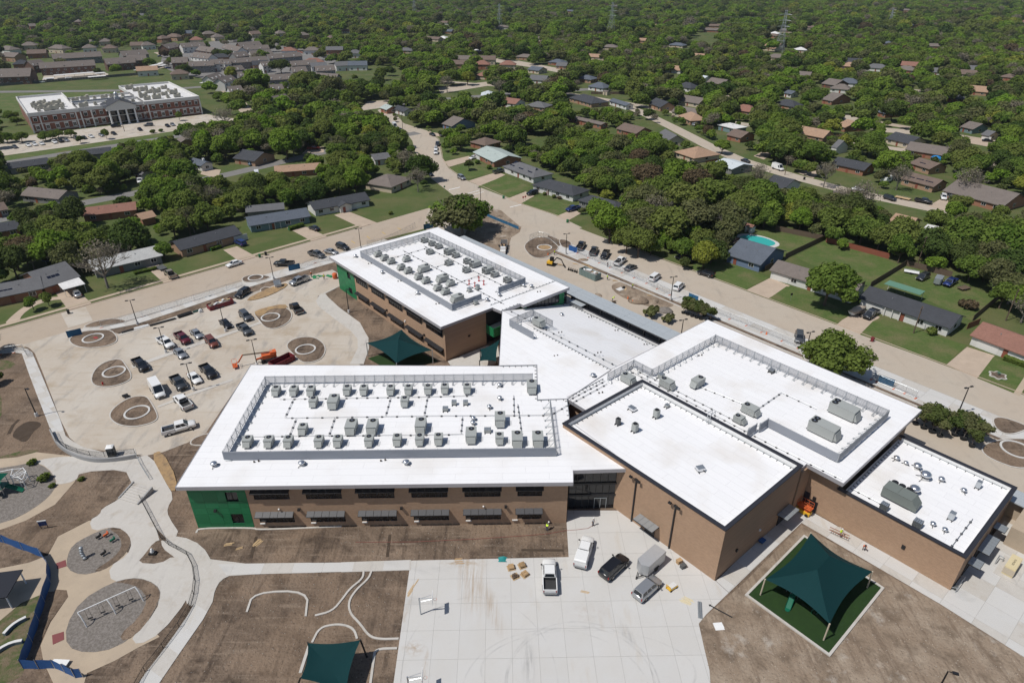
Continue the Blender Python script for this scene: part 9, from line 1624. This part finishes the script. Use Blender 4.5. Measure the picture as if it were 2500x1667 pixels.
t=thing('plate_compactor','small brown machine in front of the leaning yellow worker','machine',px('4c',1425,1000)+Vector((.4,-.5,.03)),.4);ob('body',MB().box((0,0,.4),(.9,.5,.6)).M('m_darkwood'),t);ob('handle',MB().path([(-.4,-.2,.6),(-1.0,-.2,1.05),(-1.0,.2,1.05),(-.4,.2,.6)],.03,5).M('m_black'),t)
t=thing('paving_pile','white sheet and dark materials on the loop drive near the kerb','materials',px('4c',1560,815),.4);ob('sheet',MB().box((-.6,0,.08),(2.2,1.6,.1),.3).M('m_offwhite'),t);ob('bag',MB().box((.6,.1,.35),(1.0,.8,.6),.6,taper=(.6,.6)).M('m_black'),t);ob('board',MB().box((.8,-.6,.08),(1.4,.5,.08),.8).M('m_pallet'),t)
for i,(x,y,lb) in enumerate(((1130,520,'boards stacked above the grey-green skip'),(700,480,'broken paving boards beside the excavator'),(1000,480,'long form boards along the loop drive kerb'),(1480,700,'loose boards near the yellow-vested worker'),(1950,900,'short boards beside the sand cone'),(330,215,'reddish boards on the excavator island'))):planks(px('4c',x,y)+Vector((0,0,.03)),UA+.3*i,4,2.4 if i != 2 else 6,lb,'m_door' if i==5 else 'm_pallet')
for i,(x,y,r,h,lb) in enumerate(((1030,420,1.4,.5,'small spoil heap behind the excavator'),(1990,990,1.8,.5,'flat spoil heap right of the sand cone'),(1240,900,1.2,.3,'thin heap of sand beside the covered walk'))):
 tag(ob('soil_pile',MB().lathe((0,0,0),[(r,0),(r*.8,h*.35),(r*.45,h*.8),(.1,h)],11).M('m_dirt_pale',True),None,px('4c',x,y),i,sc=(1.3,.8,1)),lb,'pile')
# hose across the bed
mb=MB();hp_=[px('21',*p)+Vector((0,0,.1)) for p in ((1740,480),(1700,505),(1620,515),(1550,520),(1400,545),(1200,560),(900,580),(500,598),(100,600))];mb.path(hp_,.04,5);tag(ob('red_hose',mb.M(plain('m_hose',(.25,.08,.06),.7))),'thin red hose trailing across the front earth bed','hose')
# the small near stones and clods of the bare earth
sv_,sf_=[],[];rs=np.random.default_rng(3);zones=[P2(K('20',[(1480,840),(2352,812),(2352,1600),(1100,1600),(1420,1130)])),P2(K('21',[(0,812),(465,795),(360,1600),(0,1600)])),P2(K('22',[(130,1180),(440,990),(1010,1400),(1380,930),(1800,1060),(2350,1420),(2352,1650),(200,1650)])),P2(K('21',[(0,500),(1545,480),(1560,690),(0,725)])),P2(K('20',[(560,125),(850,105),(920,215),(690,400),(420,540)]))]
for zn in zones:
 xa,xb_=min(p[0] for p in zn),max(p[0] for p in zn);ya,yb=min(p[1] for p in zn),max(p[1] for p in zn)
 for _ in range(int((xb_-xa)*(yb-ya)*1.6)):
  x,y=rs.uniform(xa,xb_),rs.uniform(ya,yb)
  if not pip((x,y),zn):continue
  s=.03+.10*rs.random()**3;o=len(sv_);a_=rs.random()*6;sv_+=[(x+s*math.cos(a_+q*2.1)*1.2,y+s*math.sin(a_+q*2.1),.0) for q in range(3)]+[(x,y,s*1.3)];sf_+=[(o,o+1,o+3),(o+1,o+2,o+3),(o+2,o,o+3)]
me=bpy.data.meshes.new('earth_stones');me.from_pydata(sv_,[],sf_);me.materials.append(plain('m_stone',(.36,.31,.26),.9,var=.3));tag(ob('earth_stones',me,None,(0,0,.02)),'scattered pale stones on the bare earth',None,None,'stuff')
# ================================================================== air
mb=MB();mb.add([(x,y,z) for z in (-1.5,96) for x,y in ((-2600,-320),(2600,-320),(2600,2700),(-2600,2700))],[(3,2,1,0),(4,5,6,7),(0,1,5,4),(1,2,6,5),(2,3,7,6),(3,0,4,7)])
hm=bpy.data.materials.new('air');hm.use_nodes=True;n=hm.node_tree.nodes;n.remove(n['Principled BSDF']);pvn=n.new('ShaderNodeVolumePrincipled');pvn.inputs['Color'].default_value=(.80,.88,1.0,1);pvn.inputs['Density'].default_value=.00006;pvn.inputs['Anisotropy'].default_value=.2
hm.node_tree.links.new(pvn.outputs[0],n['Material Output'].inputs['Volume']);me=mb.M(hm);tag(ob('haze',me),'thin pale air over the whole neighbourhood',None,None,'stuff')
